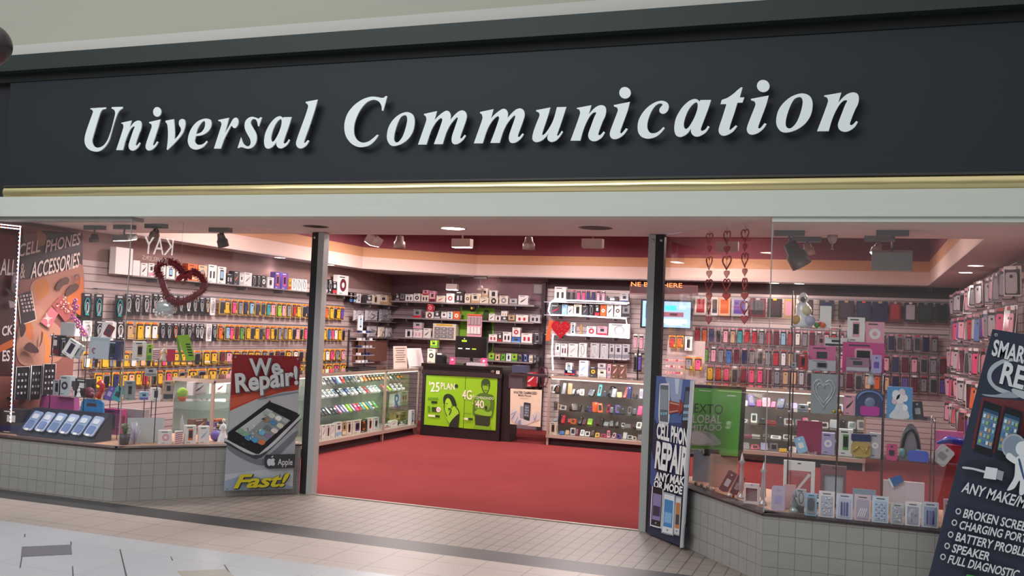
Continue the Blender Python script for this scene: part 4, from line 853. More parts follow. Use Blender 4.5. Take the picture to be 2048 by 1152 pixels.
# stand and packs on this counter near the entrance post
PT = PY(13.3)
for s in [(1340, 1354, 671, 697, 'pink', 'yellow'), (1356, 1367, 677, 699, 'orange', 'white')]:
    pass
u0, zb = PT.at(1330, 754); u1, _ = PT.at(1369, 754); h = PT.at(1350, 702)[1] - zb; w = u1 - u0
t = empty('acrylic_organizer', PT.w((u0 + u1) / 2, .972), 0, label='clear acrylic organiser of pale pink trinkets on the counter by the blue poster', cat='organizer')
b = MB(); b.box((0, .1, h / 2), (w, .01, h), CLEAR); b.box((0, 0, .004), (w, .2, .008), CLEAR); b.build('case', t)
for k in range(4):
    b = MB(); b.box((0, 0, .02 + h * .23 * k), (w * .96, .2, .006), M('blush', .2, 0, 0, .8)); tr_ = b.build('tray', t)
    for j in range(7): q = MB(); q.ball(((j - 3) * w * .13, -.06, .035 + h * .23 * k), .016, M(rnd.choice(['blush', 'white', 'peach', 'red']), .3), seg=6); q.build('trinket', tr_)
t = empty('pegboard_stand', PY(13.93).w((PY(13.93).at(1332, 740)[0] + PY(13.93).at(1408, 740)[0]) / 2, 0), 0, label='white pegboard stand behind the counter by the blue banner', cat='stand')
b = MB(); b.box((0, .05, .78), (PY(13.93).at(1408, 740)[0] - PY(13.93).at(1332, 740)[0], .02, 1.5), M('c9b2b0', .6)); b.build('panel', t); b = MB(); b.box((0, .03, .02), (.5, .3, .04), M('grey')); b.build('foot', t)
hang_row(PY(13.89), 714, 742, 1368, 1406, 'SP', 'on the counter behind the acrylic organiser', 'yellow-framed packs by the organiser', frame='yellow', jit=.05, start='from the post')
hang_row(PY(13.9), 671, 697, 1336, 1368, 'RO', 'above the acrylic organiser', 'yellow-framed packs by the organiser', frame='yellow', jit=.05, start='from the post')
box_row(PY(13.9), None, [(1369, 1384, 673, 701, 'white', 'charcoal', 'phone', 'white phone box above the acrylic organiser')], 'by the television', 'boxes by the television')
# tall post of a cable stand at the right of the lit shelves
hang_row(PY(14.5), 668, 700, 1266, 1288, 'pp', 'on the stand beside the television', 'cable packs beside the television', frame='white', jit=.05, name='cable_pack', noun='cable pack', cat='cable pack')
hang_row(PY(14.5), 706, 745, 1266, 1284, 'KV', 'on the stand beside the television', 'cable packs beside the television', frame='black', jit=.05, name='cable_pack', noun='cable pack', cat='cable pack')
b = MB(); b.box((0, 0, .7), (.02, .02, 1.4), dark_m); b.box((0, 0, .01), (.3, .3, .02), dark_m); b.box((0, -.03, 1.3), (.3, .02, .02), dark_m); tag(b.build('pack_stand', loc=PY(14.55).w(PY(14.55).at(1277, 700)[0], 0)), 'thin black floor stand of cable packs beside the television', 'stand')

# ================================================================== BLACK TILL COUNTER, GATE
CB = PY(12.93); blk = M('1f1418', .45)
t = empty('till_counter', (-5.37, 12.93, 0), 0, label='black till counter carrying the lime green plan posters', cat='counter')
b = MB(); b.box((0, .3, .5), (1.22, .6, 1.0), blk); b.build('body', t)
b = MB(); b.box((0, .3, 1.022), (1.26, .64, .045), M('17100f', .3)); b.build('counter_top', t)
b = MB(); b.box((0, -.008, .92), (1.24, .02, .06), M('2b1c20', .5)); b.build('ledge', t)
b = MB(); b.box((.685, .2, .48), (.13, .3, .96), M('241519', .5)); b.build('side_panel', t)
b = MB(); b.box((.56, -.012, .985), (.05, .01, .08), M('e8dccb', .5)); b.box((.56, -.018, .98), (.012, .004, .03), M('grey')); b.build('switch_plate', t)
b = MB(); b.lathe([(.001, 0), (.03, 0), (.03, .008), (.001, .01)], M('a08e92', .3, .4), 14, Matrix.Translation((.48, -.004, .985)) @ Matrix.Rotation(math.radians(90), 4, 'X')); b.build('grommet', t)
AP = PY(12.925)
def poster_board(name, P, pts, c, lab, cat='poster', th=.004, parent=None):
    q = [P.at(*p) for p in pts]; u = sum(a for a, _ in q) / len(q); z = min(z for _, z in q)
    t = empty(name, P.w(u, z), P.th, label=lab, cat=cat); b = MB(); b.prism([(a - u, zz - z) for a, zz in q], -.002, th, M(c, .35)); b.build('sheet', t); return t
GRN = '8dbf1e'
# ad one: the plan with the woman
t = poster_board('plan_poster', AP, [(853, 750), (931, 753), (926, 856), (848, 849)], GRN, 'lime poster with a resting woman and large 25 plan lettering')
a = Art(AP)
a.text('$', (858, 769), (861.5, 769), (858, 763), 'f1e6d8', .01); a.text('25', (861, 783), (879, 783.5), (862, 764), 'f3e8da', .012); a.text('PLAN', (882, 778), (910, 780), (882, 765), 'f3e8da', .008)
a.blob(913, 772, 3.6, 3.8, '24341a'); a.text('0505 INC', (858, 762), (915, 761), (858, 757.5), 'c9d690', 0) if 0 else None
for k, y in enumerate((795, 798)): a.poly([(856, y), (877, y + .4), (877, y + 2), (856, y + 1.6)], '5c8a16')
a.poly([(863, 802), (875, 802.6), (875, 807), (863, 806.4)], '1f3010'); a.poly([(864, 814), (874, 814.6), (874, 824), (864, 823)], '2a3c14'); a.poly([(856, 812), (861, 812.4), (861, 825), (856, 824)], '5c8a16'); a.blob(877.5, 819, 4.6, 5.2, 'f1e8e0'); a.text('15', (875.4, 821), (879.8, 821.4), (875.4, 816.8), 'b04858', .02)
a.poly([(857, 829), (871, 830), (871, 834), (857, 833)], 'e4ecc4'); a.poly([(871, 830), (880, 830.6), (880, 835), (871, 834)], '26361a')
a.curve([(887, 800), (889, 791), (896, 787.5), (904, 790), (910, 798), (914, 812), (911, 818), (905, 808), (900, 800), (895, 797), (890, 806), (889, 811)], '1c2a12')
a.curve([(892, 800), (897, 796), (902, 802), (904, 811), (900, 817), (894, 814), (891, 807)], '9fd02c')
a.curve([(889, 818, True), (893, 812), (896, 816), (899, 824), (904, 816), (912, 812), (918, 820), (919, 834), (914, 842), (900, 846), (892, 832)], '98cc28')
for q_ in ([(889, 812), (891, 822), (895, 832), (893.4, 832), (890, 822), (888, 813)], [(899, 816), (904, 820), (900, 830), (898.6, 829), (902, 820), (898, 817)], [(912, 812), (919, 822), (919, 838), (917.6, 838), (917.6, 823), (911, 813)], [(893, 806), (896, 806.6), (896, 807.6), (893, 807)]): a.curve(q_, '1c2a12')
a.curve([(906, 838, True), (917, 828), (919, 834), (917, 856, True), (898, 854, True), (901, 845)], '22261c')
a.build('print', t)
# ad two: the 4G offer with the man
t = poster_board('plan_poster', AP, [(932, 753), (995, 757), (991, 861), (927, 856.5)], GRN, 'lime poster with a standing man and large 4G and 40 lettering')
a = Art(AP)
a.curve([(965, 760), (972, 757.6), (979, 761), (980.5, 770), (978, 781), (973, 788), (968, 786), (963.4, 776), (962.6, 767)], '33481a')
a.curve([(966, 769), (972, 771), (977, 769), (977, 779), (972.6, 786), (968.6, 783), (965.6, 776)], '7fae22')
for q_ in ([(966, 770), (970, 769.6), (970, 771), (966, 771.4)], [(973, 770.6), (977.4, 770.8), (977.4, 772), (973, 772)], [(969, 780), (975, 780.6), (974.6, 781.8), (969, 781.2)]): a.poly(q_, '26340f')
a.curve([(948, 800), (956, 789), (966, 786), (978, 788), (987, 792), (989, 806), (986, 830), (980, 836), (950, 832), (946, 822)], '4c6d1c')
a.curve([(952, 800), (964, 796), (980, 800), (978, 818), (962, 822), (951, 816)], '6f9c22'); a.curve([(949, 825), (960, 818), (975, 824), (984, 822), (981, 832), (962, 830)], '86b62a')
a.poly([(950, 830), (981, 833), (980, 850), (976, 853), (951, 850)], '2e3320'); a.curve([(970, 813), (974, 812), (975, 818), (971, 820)], '26340f')
a.poly([(948, 851), (951, 850), (976, 853), (982, 852), (982, 860.4), (947, 857.8)], '79a81e')
a.text('4G', (923.5 + 1.2, 798), (944, 799), (925, 779.5), 'f1e3d2', .012); a.poly([(945.5, 795), (947.5, 789), (948.4, 789), (946.4, 795)], 'f1e3d2')
a.text('COMENZANDO', (949.5, 797), (988, 799.6), (949.5, 792), 'e9efd0', .006); a.text('A', (945.6, 808), (948, 808.2), (945.6, 804.6), 'f1e3d2'); a.text('$', (950, 804.4), (952, 804.5), (950, 800.4), 'f1e3d2'); a.text('40', (951.6, 815), (968.6, 816.4), (951.6, 799.6), 'f1e3d2', .012)
a.text('ILIMITADO', (929, 828), (943.4, 829), (929, 825), '26361a'); a.poly([(928.6, 835), (937, 835.6), (937, 840), (928.6, 839.4)], 'dfeac0'); a.poly([(937, 835.6), (946, 836.2), (946, 840.6), (937, 840)], '26361a')
a.build('print', t)
# gate rail with hanging notice
GT_ = PY(12.98)
t = empty('gate', (-4.36, 12.98, 0), 0, label='dark lift-up gate rail between the till and the case showcase', cat='gate')
b = MB(); b.box((-.01, .1, .955), (.56, .25, .03), M('3a2a30', .4)); b.build('flap', t); b = MB(); b.box((-.2, .1, .85), (.2, .22, .18), M('4c4048', .5)); b.build('side_box', t)
b = MB(); b.box((-.17, .12, 1.03), (.2, .2, .1), M('3d4058', .5)); b.build('tray', t)
NP = PY(12.95)
t = poster_board('damage_notice', NP, [(1021, 777), (1084, 780), (1081, 854), (1020, 848)], 'e2cdb6', 'cream notice about wet phones hanging under the gate rail', 'notice')
a = Art(NP)
a.text('WATER DAMAGED', (1027, 787), (1074, 789), (1027, 781.6), '3a2f38', .012); a.text('Mobile Phones', (1037, 792), (1062.6, 793.6), (1037, 788.2), '3a2f38', .01); a.poly([(1040, 795.6), (1058, 796.4), (1058, 797), (1040, 796.2)], '9a8a80')
a.curve([(1021, 822), (1030, 818), (1038, 826), (1050, 838), (1066, 828), (1078, 822), (1080, 838), (1066, 844), (1050, 850), (1030, 846), (1022, 838)], 'cfc6c4')
a.poly([(1041, 812), (1049, 813), (1048, 838), (1040, 836)], '8e8f98'); a.curve([(1048, 806, True), (1050, 804.6), (1060.6, 806.6), (1061.6, 809), (1059.6, 839), (1057.6, 841.4), (1048.6, 838.4), (1047.6, 835)], '2e3138')
a.poly([(1050, 809), (1059.4, 810.6), (1058, 835), (1048.8, 833)], '5a6470')
for i in range(3):
    for j in range(4): a.poly([(1050.6 + i * 2.8 - j * .3, 813 + j * 5.2 + i * .4), (1052.2 + i * 2.8 - j * .3, 813.2 + j * 5.2 + i * .4), (1052 + i * 2.8 - j * .3, 816 + j * 5.2 + i * .4), (1050.4 + i * 2.8 - j * .3, 815.8 + j * 5.2 + i * .4)], 'b9c2cc' if (i + j) % 2 else '93a3b5')
for q_ in ([(1023, 838), (1030, 826), (1031, 827), (1024, 840)], [(1030, 846), (1036, 833), (1037, 834), (1031.6, 847)], [(1066, 828), (1070, 838), (1075, 824), (1072, 838), (1069.6, 842)], [(1022, 828), (1034, 822), (1034, 823.4), (1022, 829.4)], [(1036, 843), (1043, 838), (1042, 847), (1038, 852)]): a.poly(q_, '7f8ca6')
a.build('print', t)
# till monitor, printer, small goods on the black counter
MP = PY(13.1); u0, zb = MP.at(911, 714); u1, _ = MP.at(974, 714); zt = MP.at(940, 673)[1]; w = u1 - u0; h = zt - zb
t = empty('monitor', MP.w((u0 + u1) / 2, 1.045), 0, label='black monitor turned outward on the till counter', cat='monitor')
b = MB(); b.rrect(0, zb - 1.045 + h / 2, w, h, .01, -.02, .02, M('17161a', .3)); b.build('housing', t)
b = MB(); b.box((0, -.0215, zb - 1.045 + h / 2), (w * .92, .003, h * .86), M('0f1216', .12, 0, 0, .5)); b.box((-w * .22, -.0245, zb - 1.045 + h * .78), (w * .16, .002, h * .08), M('8fc51f', .4, 0, .7)); 
for k, (x, c) in enumerate(((-.34, 'e8e8e8'), (-.1, 'c8ccd0'), (.1, '9bcb34'))): b.box((x * w, -.0245, zb - 1.045 + h * .42), (w * .13, .002, h * .05), M(c, .4, 0, .6))
b.ball((-w * .22, -.024, zb - 1.045 + h * .88), .008, M('white', .4, 0, .7), seg=6, sc=(1, .2, 1)); b.build('screen', t)
b = MB(); b.box((0, .02, (zb - 1.045) / 2 + .02), (.04, .03, zb - 1.045 + .06), M('17161a', .3)); b.tube([(-.1, -.04, .006), (0, 0, .05), (.1, -.04, .006)], .01, M('17161a', .3), 6); b.box((0, .03, .005), (.2, .14, .01), M('17161a', .3)); b.build('stand', t)
box_row(PY(13.25), 1.045, [(854, 870, 695, 722, 'cream', 'charcoal', 'disc', 'pale patterned box on the till counter'), (860, 874, 681, 695, 'lime', 'green', 'band', 'lime green card box stacked on the pale one', 1)], 'beside the printer', None)
t = empty('receipt_printer', PY(13.2).w(PY(13.2).at(882, 725)[0], 1.045), 0, label='small black receipt printer on the till counter', cat='printer')
b = MB(); b.prism([(-.06, 0), (.06, 0), (.06, .1), (.03, .13), (-.05, .13), (-.06, .1)], -.07, .07, M('1b1a20', .35)); b.build('body', t); b = MB(); b.box((0, -.06, .135), (.07, .03, .02), M('white', .5)); b.build('paper_roll', t)
for (x0, x1, yt, yb, c, lb) in ((900, 910, 712, 726, 'pink', 'pink phone stand left of the monitor foot'), (962, 974, 714, 730, 'pink', 'pink phone stand beyond the monitor foot')):
    P0 = PY(13.0); u0, zb = P0.at(x0, yb); u1, _ = P0.at(x1, yb); h = P0.at(x0, yt)[1] - zb; b = MB(); w = u1 - u0
    b.rrect(0, h / 2, w, h, .012, -.008, .008, M(c, .35)); b.ball((0, -.012, h * .62), w * .22, M('white', .3), seg=6, sc=(1, .4, 1)); b.box((0, 0, .006), (w * 1.1, .05, .012), M(c, .35))
    tag(b.build('phone_stand', loc=P0.w((u0 + u1) / 2, 1.045)), lb.replace('left of the monitor foot', 'between printer and monitor'), 'phone stand')
b = MB(); b.rrect(0, .02, .30, .04, .01, -.05, .05, M('b8aeb2', .4)); tag(b.build('keyboard', loc=PY(13.02).w(PY(13.02).at(1000, 733)[0] - .35, 1.045)), 'pale keyboard lying on the till counter', 'keyboard')
# ================================================================== BANNERS ON THE SHOP FRONT
def banner(name, P, pts, c, lab, eyelets=True, sub=1, wave=0.):
    q = [P.at(*p) for p in pts]; u = sum(a for a, _ in q) / 4; z = min(zz for _, zz in q)
    t = empty(name, P.w(u, z), P.th, label=lab, cat='banner'); b = MB(); b.prism([(a - u, zz - z) for a, zz in q], -.001, .003, M(c, .4)); b.build('sheet', t)
    if eyelets:
        cx, cz = u, sum(zz for _, zz in q) / 4
        for a, zz in q:
            a2 = a + (cx - a) * .09; z2 = zz + (cz - zz) * .04
            e_ = MB(); e_.lathe([(.004, 0), (.009, .001), (.010, 0)], M('silver', .3, .8), 10, Matrix.Translation((a2 - u, -.006, z2 - z)) @ Matrix.Rotation(math.radians(90), 4, 'X')); e_.build('eyelet', t)
    return t
PB = GL.off(.06); K5 = (430, 690, 3.716); px5 = lambda x, y: (430 + x / 3.716, 690 + y / 3.716)
t = banner('banner', PB, [px5(*p) for p in ((130, 68), (637, 85), (575, 1068), (65, 1085))], 'a6abb2', 'hanging red and silver We Repair banner with a cracked phone, by the entrance')
a = Art(PB, .0015, K5)
a.poly([(130, 68), (637, 85), (624, 300), (116, 380)], '8e1f26')
a.poly([(116, 375), (624, 290), (622, 330), (400, 385), (250, 440), (108, 520)], 'b8402f'); a.poly([(116, 400), (330, 345), (520, 318), (300, 400), (112, 470)], 'c9573f')
a.poly([(110, 490), (300, 405), (500, 350), (621, 335), (618, 520), (410, 425), (100, 640)], 'b4b6ba'); a.poly([(320, 402), (480, 362), (621, 345), (621, 356), (470, 380), (318, 412)], '7d8894')
a.poly([(75, 960), (582, 900), (576, 1060), (66, 1078)], 'b9bfc6'); a.poly([(68, 1010), (230, 960), (575, 1050), (576, 1062), (66, 1080)], '93a3b8')
# soft ground tone under the phone is part of the printed picture
a.curve([(96, 740), (200, 800), (320, 850), (420, 800), (600, 640), (596, 690), (430, 850), (330, 890), (180, 830), (94, 770)], '6f747c')
a.curve([(94, 690), (90, 735), (290, 832), (325, 832), (360, 815), (608, 575), (612, 530), (330, 790)], 'c3c6cb')
a.curve([(92, 720), (90, 740), (280, 838), (326, 838), (366, 815), (608, 585), (610, 570), (330, 815)], '3a3c42')
a.curve([(98, 655, True), (104, 645), (385, 432), (412, 424), (600, 500), (612, 515), (608, 545), (345, 792), (318, 805), (290, 803), (104, 710), (94, 690)], '17171b')
a.poly([(150, 640), (385, 470), (560, 560), (345, 745)], '8f9699'); a.poly([(150, 640), (385, 470), (430, 492), (300, 600), (215, 680)], 'b9bfbe')
a.blob(205, 732, 18, 11, '2e2e34', 25); a.poly([(475, 475), (520, 492), (516, 499), (471, 482)], '34343a')
for (x, y, c) in ((378, 508, '9db0a8'), (420, 525, 'c7cbc0'), (470, 545, 'e6e8e4'), (520, 562, 'a9b4b4'), (380, 555, 'a07f6c'), (430, 577, '4f83b4'), (482, 600, 'd3d4bc'), (390, 615, '6c757a'), (440, 637, 'e0d6cc'), (345, 650, '74b7dc'), (398, 672, '8b7da0'), (232, 665, '7fae92'), (190, 640, '84a890'), (245, 690, '5a9ccc'), (292, 706, '4f9ad0'), (345, 722, 'cf7a4a')):
    a.curve([(x - 28, y - 2), (x - 4, y - 22), (x + 26, y - 2), (x + 4, y + 20)], c)
rn = random.Random(5)
for k in range(26):
    x = rn.uniform(230, 380); y = 690 - (x - 180) * .55 + rn.uniform(-70, 50); r_ = rn.uniform(8, 26); an = rn.uniform(0, 6.3)
    a.poly([(x, y), (x + r_ * math.cos(an), y + r_ * math.sin(an)), (x + r_ * .6 * math.cos(an + 1.2), y + r_ * .6 * math.sin(an + 1.2))], rn.choice(['e4e6e2', '2b2c30', 'c7ccc8', '5d6466']))
a.text('We', (252, 222), (484, 216), (246, 98), 'c9cccd', .03, shadow='5a5c60'); 
a.text('Repair!', (148, 348), (612, 286), (140, 208), 'd0d2d3', .03, shadow='5a5c60')
a.poly([(372, 812), (590, 806), (584, 911), (385, 915), (364, 902), (361, 830)], '33353c')
a.curve([(410, 846, True), (425, 838), (438, 850), (432, 862), (439, 880), (428, 894), (410, 890), (392, 895), (381, 876), (382, 852), (396, 840)], 'c9ccd2'); a.curve([(411, 836, True), (414, 824), (426, 817, True), (424, 829)], 'c9ccd2')
a.text('Apple', (459, 888), (568, 888), (461, 842), 'e2e4e8', .0)
a.text('Fast!', (130, 1058), (545, 1042), (130, 958), 'cdbf2a', .03, .35, outline='2c2c22', shadow='2c2c22')
a.build('print', t)
# blue poster by the other entrance post; its far edge curls off the glass
PR = GR.off(.07); K7 = (1270, 740, 3.1135); p7 = lambda x, y: (1270 + x / 3.1135, 740 + y / 3.1135)
t = banner('banner', PR, [p7(*p) for p in ((135, 35), (372, 65), (306, 1104), (78, 1016))], '2a3f72', 'tall blue cell phone repair banner beside the entrance post', eyelets=False)
q0 = PR.at(*p7(372, 65)); q1 = PR.at(*p7(306, 1104)); uo = t.location
b = MB(); pr_ = [(0, 0), (.010, -.012), (.013, -.026), (.006, -.04)]; vs = []
for (u_, z_) in (q0, q1): vs += [((Vector((PR.p.x, PR.p.y, 0)) + PR.u * u_ - Vector((uo.x, uo.y, 0))).dot(PR.u) + dx, dy, z_ - uo.z) for dx, dy in pr_]
b.add(vs, [[i, i + 1, 4 + i + 1, 4 + i] for i in range(3)], M('d8dade', .4), True); b.build('curled_edge', t)
a = Art(PR, .0015, K7)
a.poly([(135, 35), (372, 65), (350, 330), (120, 330)], '41609c'); a.poly([(190, 45), (300, 56), (280, 240), (230, 200)], '8fa3c6'); a.poly([(250, 52), (280, 56), (270, 150), (255, 150)], 'c3cfe2')
a.poly([(100, 600), (125, 300), (330, 1000), (306, 1104), (78, 1016)], '1b2144'); a.poly([(104, 500), (140, 640), (120, 760), (96, 700)], '35508c')
a.curve([(157, 92, True), (165, 84), (208, 84), (217, 94), (214, 330), (152, 322)], 'd7dbe0'); a.poly([(161, 92), (212, 96), (209, 326), (157, 318)], '596471'); a.poly([(163, 120), (210, 124), (208, 250), (160, 245)], '8894a2')
for i in range(3): a.poly([(164 + i * 15, 262), (175 + i * 15, 263), (174 + i * 15, 280), (163 + i * 15, 279)], '7fb4cc')
a.poly([(218, 190), (283, 206), (281, 180), (320, 234), (277, 282), (278, 262), (216, 275)], '96352e'); a.poly([(222, 200), (283, 213), (283, 220), (222, 208)], 'c99a80'); a.poly([(220, 258), (276, 250), (276, 256), (220, 266)], 'c99a80')
a.curve([(320, 112, True), (330, 105), (357, 112), (364, 122), (342, 356), (296, 342)], '20242e'); a.poly([(322, 130), (358, 136), (344, 300), (304, 292)], '4d5f74')
for i in range(3):
    for j in range(3): a.poly([(313 + i * 12 + j * -3, 215 + j * 40), (321 + i * 12 - j * 3, 217 + j * 40), (319 + i * 12 - j * 3, 234 + j * 40), (311 + i * 12 - j * 3, 232 + j * 40)], '9cc0d8')
for (tx, bl, br, tl) in (('CELL', (143, 420), (224, 441), (149, 326)), ('PHON', (232, 443), (336, 468), (238, 345)), ('REPAIR', (133, 602), (336, 655), (147, 440)), ('ANY MAK', (133, 682), (318, 718), (140, 632)), ('OR MODE', (128, 730), (306, 774), (133, 684))):
    a.text(tx, bl, br, tl, 'eceef0', .04, outline='10131f')
for (x0, y0, x1, y1, c, s1, s2) in ((120, 725, 192, 975, '17181f', '8a7fb0', '38304a'), (192, 760, 268, 1020, 'dfe4ea', '3f86c4', '7fb4dc'), (272, 785, 308, 1030, 'cfd4da', 'c07a48', '39404c')):
    sl = .16; f_ = lambda x, y: (x0 + (x1 - x0) * x - 14 * y, y0 + (y1 - y0) * y + (x1 - x0) * x * sl * 1.6)
    a.curve([f_(0, .06), f_(.12, 0), f_(.88, 0), f_(1, .06), f_(1, .9), f_(.88, .97), f_(.12, .97), f_(0, .9)], 'e3e6ea' if c[0] == '1' else '9aa0a8'); a.curve([f_(.08, .06), f_(.16, .03), f_(.84, .03), f_(.92, .06), f_(.92, .9), f_(.84, .94), f_(.16, .94), f_(.08, .9)], c)
    a.poly([f_(.14, .15), f_(.86, .15), f_(.86, .8), f_(.14, .8)], s1); a.poly([f_(.2, .45), f_(.8, .45), f_(.8, .7), f_(.2, .7)], s2); a.blob(*f_(.5, .87), 6, 6, '8d929a')
a.build('print', t)
# green offer sheet in a dark frame behind the glass
PG = GR.off(-.30); q = [(1380, 775), (1484, 780), (1476, 913), (1372, 905)]
t = empty('framed_sign', PG.w(PG.at(1430, 905)[0], PG.at(1430, 909)[1]), PG.th, label='green text-message offer sign in a dark frame behind the angled glass', cat='sign')
uo = PG.at(1430, 905)[0]; zo = PG.at(1430, 909)[1]
b = MB(); b.prism([(PG.at(*p)[0] - uo, PG.at(*p)[1] - zo) for p in ((1372, 768), (1488, 774), (1481, 916), (1366, 908))], .0, .02, dark_m); b.build('frame', t)
b = MB(); b.prism([(PG.at(*p)[0] - uo, PG.at(*p)[1] - zo) for p in q], -.003, .001, M('58a838', .4)); b.build('sheet', t)
a = Art(PG, .003)
a.text('TEXTO', (1375, 824), (1446, 829), (1376, 806), '1c2a18', .0); a.text('GLOBAL', (1372, 845), (1444, 847), (1373, 829), 'cfd6cc', .012); a.text('ILIMITADO', (1366, 860), (1444, 861), (1367, 849), 'cfd6cc', .008)
a.curve([(1378, 862), (1410, 862), (1432, 872), (1440, 890), (1376, 888)], 'a9b8a4'); a.curve([(1384, 866), (1398, 863), (1412, 870), (1424, 884), (1400, 889), (1382, 884)], 'd5d8d2'); a.poly([(1376, 897), (1410, 898), (1410, 908), (1375, 907)], 'c8ccc4'); a.poly([(1410, 898), (1440, 900), (1440, 911), (1410, 909)], '1c2418')
a.text('SIMPLE', (1378, 905), (1408, 905.6), (1378, 899), '33402e', .0); a.poly([(1400, 780), (1424, 782), (1424, 783.4), (1400, 781.4)], 'd8e4d0'); a.poly([(1456, 790), (1474, 791), (1474, 793), (1456, 792)], 'd8e4d0')
a.build('print', t)
# large dark banner tilted against the gift window
PF_ = PY(6.42)
t = banner('banner', PF_, [(1985, 658), (2240, 700), (2190, 1290), (1846, 1196)], '30364a', 'large tilted dark banner listing phone repairs in front of the gift window')
a = Art(PF_, .0015)
c8 = lambda x, y: (1850 + x / 2.55, 700 + y / 2.55)
a.poly([c8(290, 240), c8(520, 262), c8(760, 320), c8(700, 560), c8(300, 520), c8(235, 500)], '6a2c34')
a.poly([c8(215, 560), c8(420, 555), c8(700, 640), c8(690, 760), c8(400, 700), c8(190, 640)], '272d3c')
for i in range(26):
    for j in range(34):
        if (i * 7 + j * 3) % 2: continue
        x = 1990 + i * 9 - j * 3.8; y = 664 + j * 15 + i * 1.6
        if y < 1150 and x < 2052: a.mb.add([(PF_.at(x + dx, y + dy)[0], -.0018, PF_.at(x + dx, y + dy)[1]) for dx, dy in ((-.9, 0), (0, -.9), (.9, 0), (0, .9))], [(0, 1, 2, 3)], M('1d212e', .5))
a.curve([c8(318, 120), c8(350, 70), c8(430, 42), c8(560, 60), c8(580, 70), c8(440, 58), c8(370, 85), c8(338, 130), c8(360, 180), c8(440, 215), c8(380, 215), c8(328, 170)], 'b4bac2')
a.curve([c8(290, 225), c8(360, 228), c8(430, 212), c8(480, 236), c8(450, 245), c8(330, 238)], '9aa3ae'); a.curve([c8(440, 205), c8(470, 190), c8(505, 210), c8(520, 250), c8(480, 240)], 'b9c0c6')
a.text('SMART', c8(338, 24), c8(545, 78), c8(348, -58), 'dfe3e6', .03, .15, outline='14171f')
a.text('REPAIR', c8(378, 165), c8(740, 265), c8(392, 52), 'dfe3e6', .03, .15, outline='14171f')
def sphone(x0, y0, c='15171f'):
    f_ = lambda x, y: c8(x0 + 90 * x - 52 * y, y0 + 255 * y + 30 * x)
    a.curve([f_(0, .05), f_(.1, 0), f_(.9, 0), f_(1, .05), f_(1, .95), f_(.9, 1), f_(.1, 1), f_(0, .95)], c); a.poly([f_(.08, .13), f_(.92, .13), f_(.92, .86), f_(.08, .86)], '6d8aa6'); a.poly([f_(.08, .13), f_(.92, .13), f_(.92, .2), f_(.08, .2)], '2c4c6c')
    for i in range(4):
        for j in range(5): x, y = .13 + i * .2, .24 + j * .125; a.poly([f_(x, y), f_(x + .13, y), f_(x + .13, y + .07), f_(x, y + .07)], ['d9e6ee', '8fc0d8', '4f7fb0', 'd0a070', '9ac070'][(i * 3 + j) % 5])
sphone(300, 258); sphone(405, 285); sphone(520, 315)
rngp = [(c8(447 + 62 * math.cos(t_), 488 + 64 * math.sin(t_))) for t_ in [2 * math.pi * i / 20 for i in range(20)]]; a.poly(rngp, 'aab0b8'); a.poly([(c8(447 + 52 * math.cos(t_), 488 + 54 * math.sin(t_))) for t_ in [2 * math.pi * i / 20 for i in range(20)]], '8796a6')
a.blob(*c8(492, 500), 14, 15, 'e8eaec'); a.curve([c8(460, 545), c8(510, 540), c8(525, 600), c8(505, 660), c8(500, 725), c8(475, 730), c8(478, 660), c8(450, 700), c8(415, 712), c8(420, 695), c8(450, 640)], 'e6e8ea'); a.curve([c8(470, 560), c8(480, 556), c8(500, 640), c8(494, 650)], '35507c'); a.curve([c8(408, 545), c8(425, 520), c8(470, 560), c8(460, 580)], 'e6e8ea')
a.curve([c8(190, 590), c8(240, 596), c8(302, 612), c8(300, 622), c8(238, 606), c8(192, 600)], 'd3d7da'); a.poly([c8(306, 590), c8(366, 600), c8(356, 657), c8(293, 648)], 'e3e6e8'); a.poly([c8(366, 606), c8(397, 616), c8(388, 662), c8(358, 652)], '9ea4ac')
a.text('ANY MAKE/MODEL', c8(180, 716), c8(640, 838), c8(196, 664), 'dfe3e6', .02, .1, outline='14171f')
for tx, bl, br, tl in (('BROKEN SCREEN', (188, 846), (540, 924), (198, 802)), ('CHARGING PORT', (168, 903), (510, 976), (178, 862)), ('BATTERY PROBLEM', (149, 963), (540, 1052), (160, 920)), ('SPEAKER', (131, 1020), (320, 1066), (141, 978)), ('FULL DIAGNOSTIC', (110, 1075), (466, 1156), (122, 1034))):
    a.text(tx, c8(*bl), c8(*br), c8(*tl), 'dfe3e6', .022, .08, outline='12151c'); a.blob(*c8(bl[0] - 22, bl[1] - 30), 5.6, 6.4, 'cfd3d8'); a.blob(*c8(bl[0] - 22, bl[1] - 30), 3.2, 3.8, '14171f')
a.poly([c8(208, 1132), c8(270, 1146), c8(266, 1175), c8(200, 1160)], '3f9a44')
a.build('print', t)
b = MB(); L_ = PF_.at(1985, 660); b.tube([(0, .16, L_[1] - .02), (0, 0.02, L_[1] - .01)], .004, M('silver', .3, .8), 5); 

